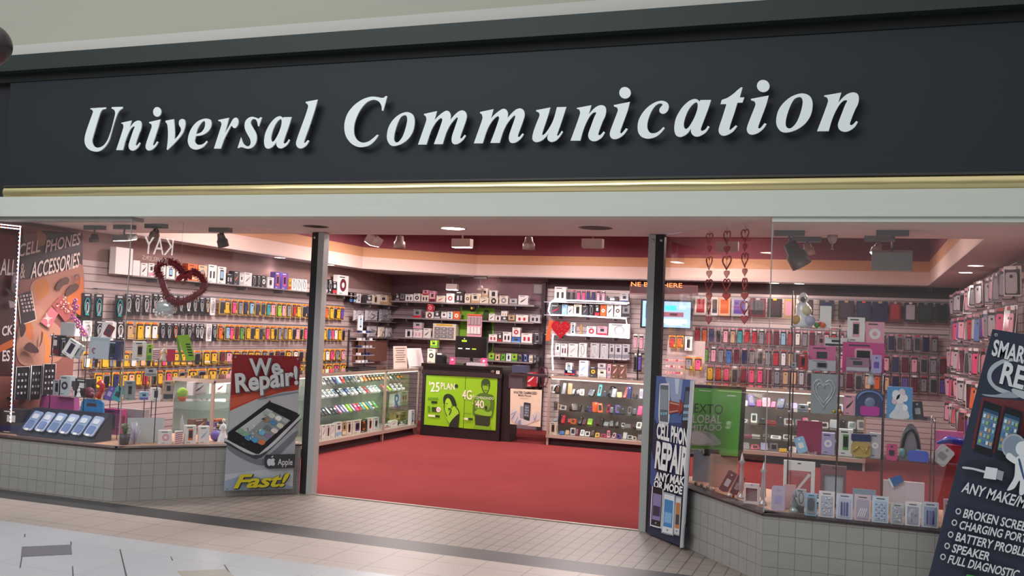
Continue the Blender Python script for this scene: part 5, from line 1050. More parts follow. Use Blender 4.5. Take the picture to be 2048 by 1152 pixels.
# ================================================================== MURAL ON THE SIDE WALL OF THE EARPHONE WINDOW
PM = LW.off(.035); K1 = (0, 420, 5.76)
t = empty('wall_mural', PM.w(7.3, .5), PM.th, label='orange and brown cell phones and accessories mural on the window side wall', cat='mural')
uR, zT = PM.at(161, 467); b = MB(); b.box((uR - 7.3 - .55, .0, (zT - .5) / 2), (1.1, .02, zT - .5), M('84504a', .5)); b.build('panel', t)
b = MB(); b.box((0, 0, 0), (.9, .05, 1.93), M('a5887f', .7)); o = b.build('wall_window_side', loc=(-7.55, 6.75, 1.4), rotz=math.pi / 2); o['kind'] = 'structure'
a = Art(PM, .011, K1)
a.poly([(-60, 190), (940, 270), (940, 640), (300, 800), (-60, 800)], '3a2228'); a.curve([(260, 200), (420, 190), (500, 330), (380, 500), (280, 380)], '6b3a30'); a.curve([(420, 230), (520, 300), (500, 400), (430, 400)], '8a5a34')
a.curve([(350, 850), (520, 760), (740, 700), (940, 640), (940, 1100), (800, 1180), (640, 1100), (400, 1300), (340, 1100)], 'a8705f'); a.curve([(380, 860), (480, 780), (560, 860), (540, 960), (440, 1040), (400, 960)], 'b06a34')
a.curve([(300, 1180), (420, 1100), (560, 1250), (700, 1400), (700, 1700), (420, 1800), (200, 1740), (190, 1400)], 'b07c6a'); a.curve([(280, 1300), (360, 1320), (360, 1480), (300, 1460)], 'c06a3c'); a.curve([(460, 1380), (560, 1500), (560, 1740), (500, 1740), (500, 1560)], 'c97a44')
a.curve([(820, 900), (935, 780), (935, 1180), (860, 1180), (760, 1060)], 'cc6a30'); a.poly([(-60, 260), (160, 300), (180, 800), (-60, 800)], '54282c'); a.poly([(-60, 800), (170, 800), (165, 1900), (-60, 1900)], '3e2026'); a.poly([(-60, 1580), (160, 1470), (160, 1560), (-60, 1660)], 'b85a2c')
for tx, bl, br, tl, c in (('CELL', (195, 540), (445, 478), (205, 395), 'c9b0ac'), ('PHONES', (505, 490), (905, 395), (515, 350), 'c9b0ac'), ('&', (212, 790), (270, 775), (212, 620), 'b89a98'), ('ACCESSORIES', (335, 785), (893, 655), (348, 605), 'e6cfc8'), ('ALL', (-20, 745), (160, 750), (-10, 560), 'd8c8c6')):
    a.text(tx, bl, br, tl, c, .015, .1)
a.text('CK', (5, 1450), (125, 1430), (5, 1340), 'e4d8d6', .02, .1); a.text('ES', (5, 1738), (95, 1735), (5, 1615), 'e4d8d6', .02, .1)
# printed phone, earpieces and patterned covers
a.curve([(180, 1000, True), (330, 940), (350, 960), (398, 1240), (385, 1270), (240, 1320), (215, 1300)], 'e0c0b0'); a.curve([(190, 985, True), (320, 935), (340, 950), (390, 1240), (375, 1262), (235, 1312), (222, 1300)], '2b1f26')
for i in range(4):
    for j in range(5): a.poly([(205 + i * 34 + j * 9, 985 - i * 6 + j * 42), (228 + i * 34 + j * 9, 981 - i * 6 + j * 42), (232 + i * 34 + j * 9, 1006 - i * 6 + j * 42), (209 + i * 34 + j * 9, 1010 - i * 6 + j * 42)], 'bba6a6' if (i + j) % 3 else '8a6f78')
a.curve([(608, 900, True), (650, 820), (735, 770, True), (770, 795), (755, 850), (700, 870), (650, 935, True)], '5a3a36'); a.curve([(730, 940), (790, 870), (850, 845), (880, 880), (850, 930), (760, 985), (732, 980)], '5a3a36')
a.curve([(822, 850), (830, 770), (860, 735), (888, 760), (890, 850), (875, 905), (870, 895), (882, 850), (880, 770), (860, 745), (838, 778), (830, 850)], '6a4a48')
a.poly([(435, 1290), (560, 1110), (640, 1190), (545, 1370)], 'b5646e'); a.poly([(570, 1100), (680, 975), (820, 1200), (720, 1290)], '9c4a4e'); a.curve([(500, 1180), (530, 1230), (580, 1240), (540, 1260), (520, 1310), (505, 1260), (460, 1250), (500, 1230)], 'ddb0ac'); a.curve([(520, 1310), (545, 1320), (530, 1345), (510, 1335)], 'ddb0ac')
rn = random.Random(8)
for k in range(40): x = rn.uniform(0, 1); y = rn.uniform(.08, .92); X = 590 + 105 * x + 135 * y; Y = 1095 - 118 * x + 95 * y + 90 * x * y; a.blob(X, Y, 11, 8, rn.choice(['e6c4b4', '7a2f38', 'd98f84']), rn.uniform(0, 90), 6)
a.curve([(220, 1590), (290, 1520), (380, 1590), (390, 1640), (300, 1640)], '4a2c30'); a.curve([(425, 1400), (445, 1420), (430, 1520), (395, 1580), (415, 1500)], '5a3638')
a.curve([(170, 1320), (225, 1310), (245, 1370), (210, 1450), (180, 1450)], '3a2228')
a.poly([(78, 930), (140, 950), (70, 1000), (0, 890)], '2a1a24'); a.poly([(45, 1040), (125, 1060), (135, 1120), (60, 1125)], 'a08c94'); a.curve([(95, 740), (180, 760), (150, 950), (80, 920)], '5c4a55')
a.poly([(105, 740), (160, 750), (140, 850), (95, 840)], '8a7884')
a.build('print', t)
# bead light strip taped inside the glass
PLd = PY(6.76); b = MB()
for pth in ([(0, 448.5), (42, 453)], [(0, 454), (40, 458.5)], [(41, 452), (33, 600), (21.5, 845)]): 
    P_0 = [PLd.w(*PLd.at(*p)) for p in pth]; b.tube(P_0, .0045, M('ffffff', .5, 0, 2.5), 5)
    L = sum((P_0[i + 1] - P_0[i]).length for i in range(len(P_0) - 1)); n = int(L / .018)
    for k in range(n):
        d = L * (k + .5) / n; i = 0
        while i < len(P_0) - 2 and d > (P_0[i + 1] - P_0[i]).length: d -= (P_0[i + 1] - P_0[i]).length; i += 1
        p = P_0[i] + (P_0[i + 1] - P_0[i]).normalized() * d; b.ball(p + Vector((.004 * (-1) ** k, -.004, 0)), .0055, M(['ff5a5a', 'ffffff', '6a7aff', 'ffffff'][k % 4], .5, 0, 4), seg=4)
tag(b.build('light_string'), 'glowing red white and blue bead strip framing the mural window', 'light string')

# ================================================================== DISPLAY SHELVES IN THE WINDOWS
def etagere(lab, P, u0, u1, d, posts, shelves):
    t = empty('glass_display_stand', P.w(u0, .45), P.th, label=lab, cat='display stand')
    for (x, z0, z1) in posts:
        for y in (.004, d): b = MB(); b.tube([(x - u0, y, z0 - .45), (x - u0, y, z1 - .45)], .0045, M('5a4a4e', .25, .8), 6); b.build('rod', t)
    for (a_, b_, z) in shelves:
        q = MB(); q.box(((a_ + b_) / 2 - u0, d / 2, z - .45 - .003), (b_ - a_, d, .006), SHELFGLASS); s_ = q.build('glass_shelf', t)
        q = MB()
        for x in (a_, b_): q.ball((x - u0, .0, z - .453), .011, M('silver', .2, .9), seg=6)
        q.build('clip', s_)
    return t
E1 = PY(7.12)
etagere('glass and rod display stand of boxes in front of the mural', E1, -7.12, -6.28, .34, [(-7.1, .45, 1.38), (-6.7, .45, 1.38), (-6.30, .45, 1.38)], [(-7.12, -6.28, 1.165), (-7.12, -6.28, .80), (-7.12, -6.28, 1.36)])
E2 = GL.off(-.30)
etagere('angled glass display stand behind the heart wreath', E2, .30, 1.15, .26, [(.32, .45, 1.2), (1.13, .45, 1.2)], [(.30, 1.15, 1.175), (.30, 1.15, .82)])
E3 = PY(7.18)
etagere('tall glass cube stand of pink boxes in the gift window', E3, -.47, .50, .34, [(-.46, .45, 1.95), (-.135, .45, 1.72), (.165, .45, 1.42), (.49, .45, 1.12), (.73, .45, .83)], [(-.46, -.135, 1.695), (-.46, .165, 1.395), (-.46, .49, 1.095), (-.46, .74, .81)])
WL = 'in front of the mural'; GWL = 'boxes in the earphone window'
E1f = PY(7.2)
box_row(E1f, 1.165, [(101, 118, 666, 707, 'charcoal', 'maroon', 'band', 'dark framed box'), (119, 134, 668, 706, 'charcoal', 'silver', 'phone'), (216, 237, 670, 706, 'navy', 'charcoal', 'phone', 'dark navy phone box')], 'on the upper glass shelf in front of the mural', GWL)
def leaning(P, x0, x1, yt, yb, z, d, c, acc, style, lab, cat='box', lean=15, roll=0, yaw=0, nm='product_box'):
    u0, zb = P.at(x0, yb); u1, _ = P.at(x1, yb); h = max(.03, P.at((x0 + x1) / 2, yt)[1] - zb); w = u1 - u0
    o = carton(w, h, d, c, acc, style).build(nm, loc=P.w((u0 + u1) / 2, z if z is not None else zb)); o.rotation_euler = (math.radians(-lean), math.radians(roll), P.th + math.radians(yaw)); return tag(o, lab, cat)
leaning(PY(7.16), 124, 147, 672, 705, 1.17, .03, 'white', 'navy', 'phone', 'white phone box tilted sideways on the upper shelf by the mural', roll=24, lean=12)
leaning(PY(7.2), 138, 158, 678, 705, 1.17, .04, 'silver', 'grey', 'phone', 'silver phone box tilted beside the white one by the mural', roll=24, lean=8)
leaning(PY(7.28), 127, 154, 647, 672, 1.36, .08, 'silver', 'white', 'plain', 'pale grey carton standing highest beside the orchid', lean=0)
leaning(PY(7.14), 177, 216, 672, 714, 1.165, .01, 'b9c0cc', 'silver', 'plain', 'pale blue-grey sign card with a red curl, upper shelf by the mural', cat='card', lean=4)
b = MB(); b.tube([(.022 * math.cos(t_), 0, .022 * math.sin(t_)) for t_ in [math.radians(60 + 24 * i) for i in range(10)]], .004, M('red', .4), 5); P0 = PY(7.13); 
o = b.build('red_curl', loc=P0.w(*P0.at(188, 701))); tag(o, 'small red curl mark fixed to the pale sign card', 'mark')
leaning(PY(7.28), 207, 228, 638, 668, 1.36, .05, 'white', 'silver', 'plain', 'bright white box behind the maroon phone cover by the mural', lean=0)
P0 = PY(7.2)
def cover(P, x0, x1, yt, yb, z, c, lab, roll=0, lean=12, acc='charcoal', yaw=0):
    u0, zb = P.at(x0, yb); u1, _ = P.at(x1, yb); h = P.at((x0 + x1) / 2, yt)[1] - zb; w = u1 - u0
    t = empty('phone_cover', P.w((u0 + u1) / 2, z if z is not None else zb), 0, label=lab, cat='phone cover'); t.rotation_euler = (math.radians(-lean), math.radians(roll), P.th + math.radians(yaw))
    b = MB(); b.rrect(0, h / 2, w, h, w * .16, -.006, .006, M(c, .3, 0, 0, .5)); b.build('shell', t)
    b = MB(); b.rrect(0, h * .84, w * .2, w * .2, w * .09, -.008, -.005, M(acc, .3)); b.rrect(0, h * .45, w * .5, h * .35, w * .08, -.0075, -.005, M(acc, .4)); b.build('camera_window', t); return t
cover(P0, 206, 220, 641, 664, 1.375, 'maroon', 'maroon phone cover tilted before a white box by the mural', roll=22)
box_row(GL.off(-.42), 1.175, [(266, 292, 678, 715, 'white', 'tan', 'phone', 'white framed tan phone box'), (294, 305, 682, 714, 'lime', 'green', 'band', 'narrow lime green box')], 'on the angled upper shelf under the wreath', GWL)
# striped box, figurine, coral tag, lime leaning sign
def striped(P, x0, x1, yt, yb, z, lab, tilt=0):
    u0, zb = P.at(x0, yb); u1, _ = P.at(x1, yb); h = P.at(x0, yt)[1] - zb; w = u1 - u0; b = MB(); b.box((0, 0, h / 2), (w, .05, h), M('white', .3))
    for k in range(6): b.prism([(max(-w / 2, -w / 2 + 0), h * (.02 + .16 * k)), (w / 2, h * min(1, .10 + .16 * k)), (w / 2, h * min(1, .16 + .16 * k)), (-w / 2, h * (.08 + .16 * k))], -.0262, -.0255, M('red', .3))
    return tag(b.build('gift_box', loc=P.w((u0 + u1) / 2, z), rotz=P.th), lab, 'box')
striped(GL.off(-.40), 304, 319, 690, 713, 1.175, 'red and white striped box on the angled upper shelf')
u, z = GL.off(-.42).at(328, 714); tag(figure(.15, 'd9c3b4', True).build('figurine', loc=GL.off(-.42).w(u, 1.175)), 'small beige lady figurine on the angled upper shelf', 'figurine')
leaning(GL.off(-.4), 334, 350, 691, 714, 1.175, .02, 'c62a4a', 'blush', 'plain', 'crimson tag card on the angled upper shelf under the wreath', cat='card', lean=5)
P0 = GL.off(-.36); t = empty('leaning_sign', P0.w(P0.at(376, 721)[0], 1.175), P0.th, label='lime green folded sign with black print leaning under the wreath', cat='sign')
T = Matrix.Rotation(math.radians(-12), 4, 'X'); uq = P0.at(376, 721)[0]; q = [(P0.at(*p)[0] - uq, P0.at(*p)[1] - 1.175) for p in ((353, 671), (378, 669), (390, 720), (374, 722))]
b = MB(); b.prism(q, -.002, .002, M('8fc032', .4)); b.prism([(P0.at(*p)[0] - uq, P0.at(*p)[1] - 1.175) for p in ((353, 671), (360, 690), (366, 720), (362, 722), (356, 700))], .01, .014, M('6a9a22', .4)); b.build('card', t)
b = MB()
for k in range(5): y = 687 + k * 5.5; x = 371 + k * 1.4; b.prism([(P0.at(*p)[0] - uq, P0.at(*p)[1] - 1.175) for p in ((x, y), (x + 9, y + .4), (x + 9.6, y + 3), (x + .6, y + 2.6))], -.0035, -.002, M('1f2a10', .4))
b.build('print', t)
# magenta orchid spray
P0 = PY(7.26); t = empty('orchid_spray', P0.w(P0.at(160, 706)[0], 1.165), 0, label='magenta silk orchid spray rising before the mural', cat='flower')
ux = P0.at(160, 706)[0]; b = MB(); stem_px = [(162, 706), (170, 690), (166, 668), (152, 640), (150, 612), (154, 600)]; b.tube([(P0.at(*p)[0] - ux, 0, P0.at(*p)[1] - 1.165) for p in stem_px], .004, M('5f7a3a', .5), 5); b.build('stem', t)
rn = random.Random(4)
for k, (x, y) in enumerate([(152, 602), (149, 611), (156, 615), (151, 622), (146, 634), (153, 640), (158, 646), (163, 655), (168, 662), (172, 668), (158, 652), (165, 666)]):
    b = MB(); cx = P0.at(x, y)[0] - ux; cz = P0.at(x, y)[1] - 1.165
    for j in range(5): an = 2 * math.pi * j / 5 + rn.random(); b.ball((cx + .016 * math.cos(an), -.01, cz + .016 * math.sin(an)), .014, M('c0489c' if j % 2 else 'd070b4', .4), seg=5, sc=(1, .4, 1))
    b.ball((cx, -.018, cz), .007, M('e8d060', .4), seg=5); b.build('blossom', t)
# beaded purple key-ring charm
P0 = PY(7.1); b = MB(); 
for k in range(9): x, y = 188 - k * .1, 716 + k * 3.6; b.ball(P0.w(*P0.at(x, y)), .0075, M(['purple', 'red', 'sky'][k % 3], .2, 0, 0, .5), seg=6)
tag(b.build('bead_string'), 'hanging string of purple and red beads under the sign card', 'beads')
# lower shelf
box_row(PY(7.2), .80, [(105, 120, 760, 789, 'silver', 'navy', 'phone'), (117, 139, 752, 790, 'c3c9cf', 'charcoal', 'disc', 'pale gadget box'), (149, 180, 741, 776, 'charcoal', 'black', 'band', 'black tablet box')], 'on the lower glass shelf in front of the mural', GWL)
u, z = PY(7.15).at(143, 792)
tag(figure(.09, 'blush', True).build('figurine', loc=PY(7.15).w(u, .80)), 'short pale pink figurine on the lower shelf before the mural', 'figurine'); tag(figure(.10, 'white', True).build('figurine', loc=PY(7.15).w(PY(7.15).at(157, 792)[0], .80)), 'white figurine with skirt on the lower shelf before the mural', 'figurine')
b = MB(); b.ball((0, 0, .05), .05, M('maroon', .4), sc=(1.2, .6, 1)); b.ball((.04, -.01, .03), .03, M('6c2636', .4)); tag(b.build('plush_pouch', loc=PY(7.15).w(PY(7.15).at(178, 793)[0], .80)), 'dark maroon round pouch on the lower shelf before the mural', 'pouch')
# red novelty handset
P0 = PY(7.12); b = MB(); b.tube([P0.w(*P0.at(x, y)) - P0.w(*P0.at(203, 792)) for x, y in ((196, 788), (204, 774), (205, 764), (200, 758))], .025, M('d63a34', .3, 0, 0, .5), 8, radii=[.030, .022, .024, .034]); tag(b.build('novelty_handset', loc=P0.w(P0.at(203, 792)[0], .80 + .0)), 'bright red rounded handset on the lower shelf before the mural', 'handset')
cover(PY(7.12), 222, 238, 764, 793, .80, 'teal', 'pale teal phone cover leaning on the lower shelf before the mural', roll=20); cover(PY(7.13), 207, 222, 766, 793, .80, 'purple', 'purple patterned phone cover leaning next to the teal one', roll=20, acc='lavender')
box_row(GL.off(-.40), .82, [(248, 270, 760, 798, '8f989c', 'grey', 'phone', 'grey tablet-like phone display'), (279, 297, 780, 796, 'sky', 'purple', 'band', 'small box with purple print'), (302, 321, 775, 799, 'white', 'charcoal', 'phone', 'white box with a dark frame'), (326, 346, 762, 800, 'b09a8c', 'charcoal', 'band', 'tall brown-grey box')], 'on the angled lower shelf under the wreath', GWL)
b = MB(); b.ball((0, 0, .06), .05, M('9dbb4a', .8)); b.ball((0, 0, .02), .045, M('d0604a', .8), sc=(1, .8, .7)); tag(b.build('plush_toy', loc=GL.off(-.42).w(GL.off(-.42).at(364, 800)[0], .825)), 'lime and red plush bobble on the angled lower shelf', 'plush')
leaning(GL.off(-.4), 290, 312, 736, 752, None, .03, 'silver', 'grey', 'band', 'clear blister pack hanging above the angled lower shelf', lean=8)
for k, (x0, x1, yt, yb) in enumerate(((27, 53, 734, 800), (57, 78, 731, 800), (82, 106, 728, 790))):
    P0 = LW.off(.16 + .02 * k); u0, zb = P0.at(x0, yb); u1, _ = P0.at(x1, yb); h = P0.at(x0, yt)[1] - zb; w = u1 - u0
    t = empty('phone_dummy_panel', P0.w((u0 + u1) / 2, zb), P0.th, label=['tall black panel of white icons nearest the light string', 'middle tall black panel of white icons under the mural', 'tall black panel with a white wire edge before the display stand'][k], cat='panel')
    b = MB(); b.rrect(0, h / 2, w, h, .02, -.01, .01, M('1c1a20', .3, 0, 0, .5)); b.box((0, .08, .01), (w * .6, .16, .02), M('black')); b.build('panel', t)
    b = MB()
    for i in range(3):
        for j in range(4): b.rrect((i - 1) * w * .27, h * (.2 + j * .19), w * .12, h * .07, .004, -.013, -.009, M('d8d0d8' if (i + j) % 2 else '8a8290', .4))
    b.build('icons', t); b = MB(); b.tube([(-w / 2, -.012, 0), (-w / 2, -.012, h), (w / 2, -.012, h), (w / 2, -.012, 0)], .005, M('e8e0e4', .3), 5); b.build('edge_wire', t)
# deck: dark easel of six blister cases, bags and boxes
DK = PY(7.0)
u0, _ = DK.at(62, 885); u1, _ = DK.at(215, 885); w = u1 - u0
t = empty('counter_display', (DK.at(62, 885)[0] + w / 2, 6.885, .45), 0, label='dark sloping stand holding six blue-silver phone covers on the deck', cat='display stand')
b = MB(); b.add([(-w / 2, -.06, 0), (w / 2, -.06, 0), (w / 2, .16, 0), (-w / 2, .16, 0), (-w / 2, .12, .24), (w / 2, .12, .24), (w / 2, .16, .24), (-w / 2, .16, .24)], [(0, 3, 2, 1), (0, 1, 5, 4), (1, 2, 6, 5), (2, 3, 7, 6), (3, 0, 4, 7), (4, 5, 6, 7)], M('2a2c40', .4)); b.build('stand', t)
T0 = Matrix.Translation((0, -.066, .03)) @ Matrix.Rotation(math.radians(-36.9), 4, 'X')
for k in range(6):
    T = T0 @ Matrix.Translation(((k - 2.35) * w * .158, 0, 0)) @ Matrix.Rotation(math.radians(6), 4, 'Y'); s_ = MB(); s_.rrect(0, .125, w * .13, .20, .02, -.012, 0, M('a9b9dc' if k % 2 else '93a9cf', .2, .1, 0, .8), T); s_.rrect(0, .17, w * .08, .05, .015, -.016, -.011, M('dfe6f4', .15, .2), T); s_.rrect(0, .085, w * .09, .08, .02, -.016, -.011, M('6f8ab8', .2, .2, 0, .5), T); s_.rrect(0, .03, w * .05, .02, .006, -.018, -.011, M('white', .2), T); s_.build('cover', t)
u0, _ = DK.at(18, 880); u1, _ = DK.at(60, 880)
o = carton(u1 - u0, .22, .12, 'charcoal', 'navy', 'band').build('product_box', loc=(DK.at(39, 880)[0], 6.95, .448)); tag(o, 'black glossy box on the deck at the mural end', 'box')
D2 = PY(7.3)
u0, zb = D2.at(78, 850); u1, _ = D2.at(156, 850); h = .30; w = u1 - u0; t = empty('gift_bag', D2.w((u0 + u1) / 2, .448), 0, label='magenta gift bag standing behind the blue cover stand', cat='bag')
b = MB(); b.add([(-w / 2, -.05, 0), (w / 2, -.05, 0), (w / 2, .05, 0), (-w / 2, .05, 0), (-w * .42, -.03, .33), (w * .42, -.03, .33), (w * .42, .03, .33), (-w * .42, .03, .33)], [(0, 3, 2, 1), (0, 1, 5, 4), (1, 2, 6, 5), (2, 3, 7, 6), (3, 0, 4, 7), (4, 5, 6, 7)], M('c2549a', .5)); b.build('body', t)
b = MB(); b.prism([(.03 * math.cos(2 * math.pi * i / 12) - w * .38, .16 + .05 * math.sin(2 * math.pi * i / 12)) for i in range(12)], -.056, -.05, M('white', .5)); b.build('tag', t)
P0 = PY(7.2); u0, _ = P0.at(161, 845); u1, _ = P0.at(208, 845); w = u1 - u0; b = MB(); 
b.prism([(-w / 2, 0), (w / 2, 0), (w / 2 - .01, .10), (w / 2 - .05, .125), (-w / 2 + .05, .125), (-w / 2 + .02, .10)], -.02, .0, M('3f92d8', .35)); b.prism([(-w * .22, .06), (w * .22, .06), (w * .18, .09), (-w * .18, .09)], -.022, -.019, M('5a4550', .5)); b.box((0, 0, -.1), (w * .9, .02, .22), M('3f92d8', .35))
tag(b.build('tablet_case', loc=P0.w((u0 + u1) / 2, .66)), 'blue tablet case with a carrying handle behind the cover stand', 'tablet case')
box_row(PY(7.4), .448, [(205, 240, 813, 862, 'b8347c', 'maroon', 'phone', 'tall magenta phone box'), (34, 58, 818, 850, 'navy', 'purple', 'band', 'small dark purple box'), (60, 76, 822, 850, 'white', 'blush', 'band', 'small white box')], 'at the back of the deck before the mural', GWL)
DG = GL.off(-.22)
box_row(PY(7.55), .448, [(216, 287, 804, 850, 'grey', 'charcoal', 'plain', 'wide dark grey panel box')], 'behind the display stand by the mural', GWL)
easel_sheet(GL.off(-.34), 253, 327, 832, 882, .448, 'bfc2c2', 'pale grey blank panel standing on the deck under the wreath', 0, 3)
u, z = DG.at(248, 890); t = empty('potted_plant', DG.w(u, .448), 0, label='little potted grass plant in a dark pot at the window corner', cat='plant')
b = MB(); b.lathe([(.001, 0), (.035, 0), (.05, .09), (.045, .09), (.042, .075), (.001, .075)], M('3a2e30', .5), 14); b.build('pot', t)
rn = random.Random(2); b = MB()
for k in range(70): an = rn.uniform(0, 6.28); r_ = rn.uniform(.01, .075); h_ = rn.uniform(.05, .12); b.tube([(0, 0, .07), (r_ * .5 * math.cos(an), r_ * .5 * math.sin(an), .07 + h_), (r_ * math.cos(an), r_ * math.sin(an), .07 + h_ * .9)], .002, M(rn.choice(['7a8a5a', '9aa07a', '5f7048']), .5), 3)
b.build('grass', t)
t = empty('glass_ornament', DG.w(DG.at(268, 888)[0], .448), 0, label='spiky clear lilac ornament beside the potted plant', cat='ornament'); b = MB()
for k in range(26): an = rn.uniform(0, 6.28); r_ = rn.uniform(.01, .06); b.tube([(0, 0, 0), (r_ * math.cos(an), r_ * math.sin(an), rn.uniform(.08, .2))], .004, M(rn.choice(['lavender', 'silver', 'b8a8d0']), .15, 0, 0, 1), 4)
b.build('spikes', t)
box_row(GL.off(-.2), .448, [(318, 344, 853, 880, 'white', 'blush', 'disc', 'white box with a pink ribbon print'), (369, 392, 848, 884, 'white', 'orange', 'phone', 'white phone box with an orange screen print'), (397, 418, 852, 886, 'white', 'sky', 'swoosh', 'white box with pale blue earphone print')], 'on the deck under the wreath', GWL)
striped(GL.off(-.2), 349, 364, 860, 886, .448, 'red and white striped box on the deck under the wreath')
for (x, yt, h_, lb) in ((445, 832, .22, 'white lady statuette on the deck beside the repair banner'),): tag(figure(h_, 'e4e0e2', True).build('figurine', loc=DG.w(DG.at(x, 888)[0], .448)), lb, 'figurine')
for (x, lb) in ((362, 'slim glass spire candle on the deck under the wreath'),):
    b = MB(); b.lathe([(.001, 0), (.022, 0), (.012, .03), (.014, .14), (.022, .16), (.004, .24), (.001, .245)], M('silver', .12, .1, 0, 1), 10); tag(b.build('glass_spire', loc=GL.off(-.3).w(GL.off(-.3).at(x, 880)[0], .448)), lb, 'ornament')
b = MB(); b.ball((0, 0, .05), .05, M('purple', .5)); b.ball((.05, 0, .03), .03, M('lavender', .4)); tag(b.build('plush_pouch', loc=GL.off(-.36).w(GL.off(-.36).at(432, 870)[0], .448)), 'purple round pouch behind the white lady statuette', 'pouch')
# tinsel heart wreath with a bow
PW = GL.off(-.07); outl = [(322, 555), (314, 543), (318, 530), (334, 524), (350, 528), (363, 540), (372, 552, True), (384, 545), (398, 550), (408, 563), (408, 577), (396, 588), (378, 598), (360, 606), (352, 605, True), (338, 598), (330, 580)]
pth = smooth(outl, 4); t = empty('heart_wreath', PW.w(PW.at(360, 565)[0], PW.at(360, 565)[1]), PW.th, label='dark red tinsel heart wreath with a bow hanging behind the glass', cat='wreath')
cu, cz = PW.at(360, 565); pl = [(PW.at(*p)[0] - cu, 0, PW.at(*p)[1] - cz) for p in pth]; b = MB(); b.tube(pl, .026, M('7d1826', .4), 6, closed=True); rn = random.Random(6)
for k in range(2600):
    i = rn.randrange(len(pl)); j = (i + 1) % len(pl); f_ = rn.random(); c = Vector(pl[i]).lerp(Vector(pl[j]), f_); d = Vector((rn.gauss(0, 1), rn.gauss(0, 1), rn.gauss(0, 1))).normalized(); e_ = c + d * rn.uniform(.032, .055); s_ = d.cross(Vector((rn.random(), rn.random(), 1))).normalized() * .003
    b.add([c - s_, c + s_, e_ + s_ * .6, e_ - s_ * .6], [(0, 1, 2, 3)], M(rn.choice(['8e1b28', 'a3222e', '6a1420', 'b8404a']), .25, .3))
b.build('tinsel', t)
b = MB(); q = lambda *p: [(PW.at(*x)[0] - cu, PW.at(*x)[1] - cz) for x in p]
b.prism(q((372, 552), (362, 545), (352, 555), (348, 567), (358, 564)), -.03, -.022, M('8a1824', .4)); b.prism(q((372, 553), (364, 565), (362, 570), (370, 568)), -.034, -.026, M('7a1420', .4)); b.prism(q((370, 548), (384, 545), (382, 560), (372, 556)), -.036, -.022, M('9a2030', .4)); b.ball((PW.at(371, 552)[0] - cu, -.035, PW.at(371, 552)[1] - cz), .014, M('8a1824', .4)); b.build('bow', t)
b = MB(); b.tube([(0, 0, PW.at(365, 545)[1] - cz), (0, 0, 2.415 - PW.at(360, 565)[1])], .0012, M('silver', .3), 4); b.build('thread', t)
# silver dome ornament under the wreath
b = MB(); b.ball((0, 0, 0), .10, M('c5cccc', .15, .3, 0, 1), sc=(1.15, .7, .75)); rn = random.Random(9)
for k in range(40): an = rn.uniform(0, 6.28); b.ball((.09 * math.cos(an), -.05 * rn.random(), -.02 + rn.uniform(-.06, .03)), .014, M('f2f2f2', .1, .2), seg=4)
tag(b.build('foil_balloon', loc=GL.off(-.35).w(*GL.off(-.35).at(332, 615))), 'crinkled silver foil balloon hanging under the heart wreath', 'balloon')

# ---- heart chains
PH = GR.off(-.10)
def heart_px(b, P, cx, cy, w, h, cu, cz, solid, m):
    a0, z0 = P.at(cx - w / 2, cy); a1, _ = P.at(cx + w / 2, cy); _, zt = P.at(cx, cy - h / 2); _, zb = P.at(cx, cy + h / 2); mx = (a0 + a1) / 2; mz = (zt + zb) / 2
    hp = heart_pts(22, a1 - a0, zt - zb)
    if solid: b.prism([(mx - cu + x, mz - cz + z) for x, z in hp], -.004, .004, m)
    else: b.tube([(mx - cu + x, 0, mz - cz + z) for x, z in hp], .006, m, 5, closed=True)
hm = M('a61f2e', .3, 0, 0, .4)
for (x, segs, lb, dx) in ((1419, [(476, 13, 20, 0), (497, 9, 14, 1), (525, 11, 26, 0), (548, 11, 16, 1), (571, 14, 26, 0), (593, 12, 16, 1), (615, 7, 24, 0), (640, 12, 16, 1)], 'string of red paper hearts nearest the entrance post', -.4), (1454, [(474, 13, 26, 0), (499, 12, 16, 1), (525, 17, 27, 0), (548, 11, 16, 1), (570, 14, 26, 0), (593, 16, 16, 1)], 'short middle string of red paper hearts behind the angled glass', -.3), (1490, [(470, 15, 24, 0), (494, 9, 16, 1), (519, 13, 27, 0), (544, 10, 16, 1), (568, 9, 26, 0), (592, 14, 17, 1), (615, 16, 26, 0), (639, 15, 18, 1)], 'string of red paper hearts nearest the glass corner', -.25)):
    cu, cz = PH.at(x, 465); t = empty('heart_garland', PH.w(cu, cz), PH.th, label=lb, cat='garland', group='hanging heart strings')
    for k, (y, w, h, sol) in enumerate(segs):
        b = MB(); heart_px(b, PH, x + dx * k * .6, y, w, h, cu, cz, sol, hm); b.build('heart', t)
    b = MB(); b.tube([(0, 0, 2.418 - cz), (PH.at(x + dx * 4, segs[-1][0])[0] - cu, 0, PH.at(x, segs[-1][0])[1] - cz)], .0015, M('maroon', .4), 4); b.build('thread', t)

# ---- gift window contents
GWR = 'boxes in the gift window'; st = 'from the glass corner'
s4 = 'on the top glass shelf of the gift window'; s3 = 'on the pink-box shelf of the gift window'; s2 = 'on the third glass shelf of the gift window'; s1 = 'on the lowest glass shelf of the gift window'; s0 = 'on the deck of the gift window'
E3f = PY(7.28)
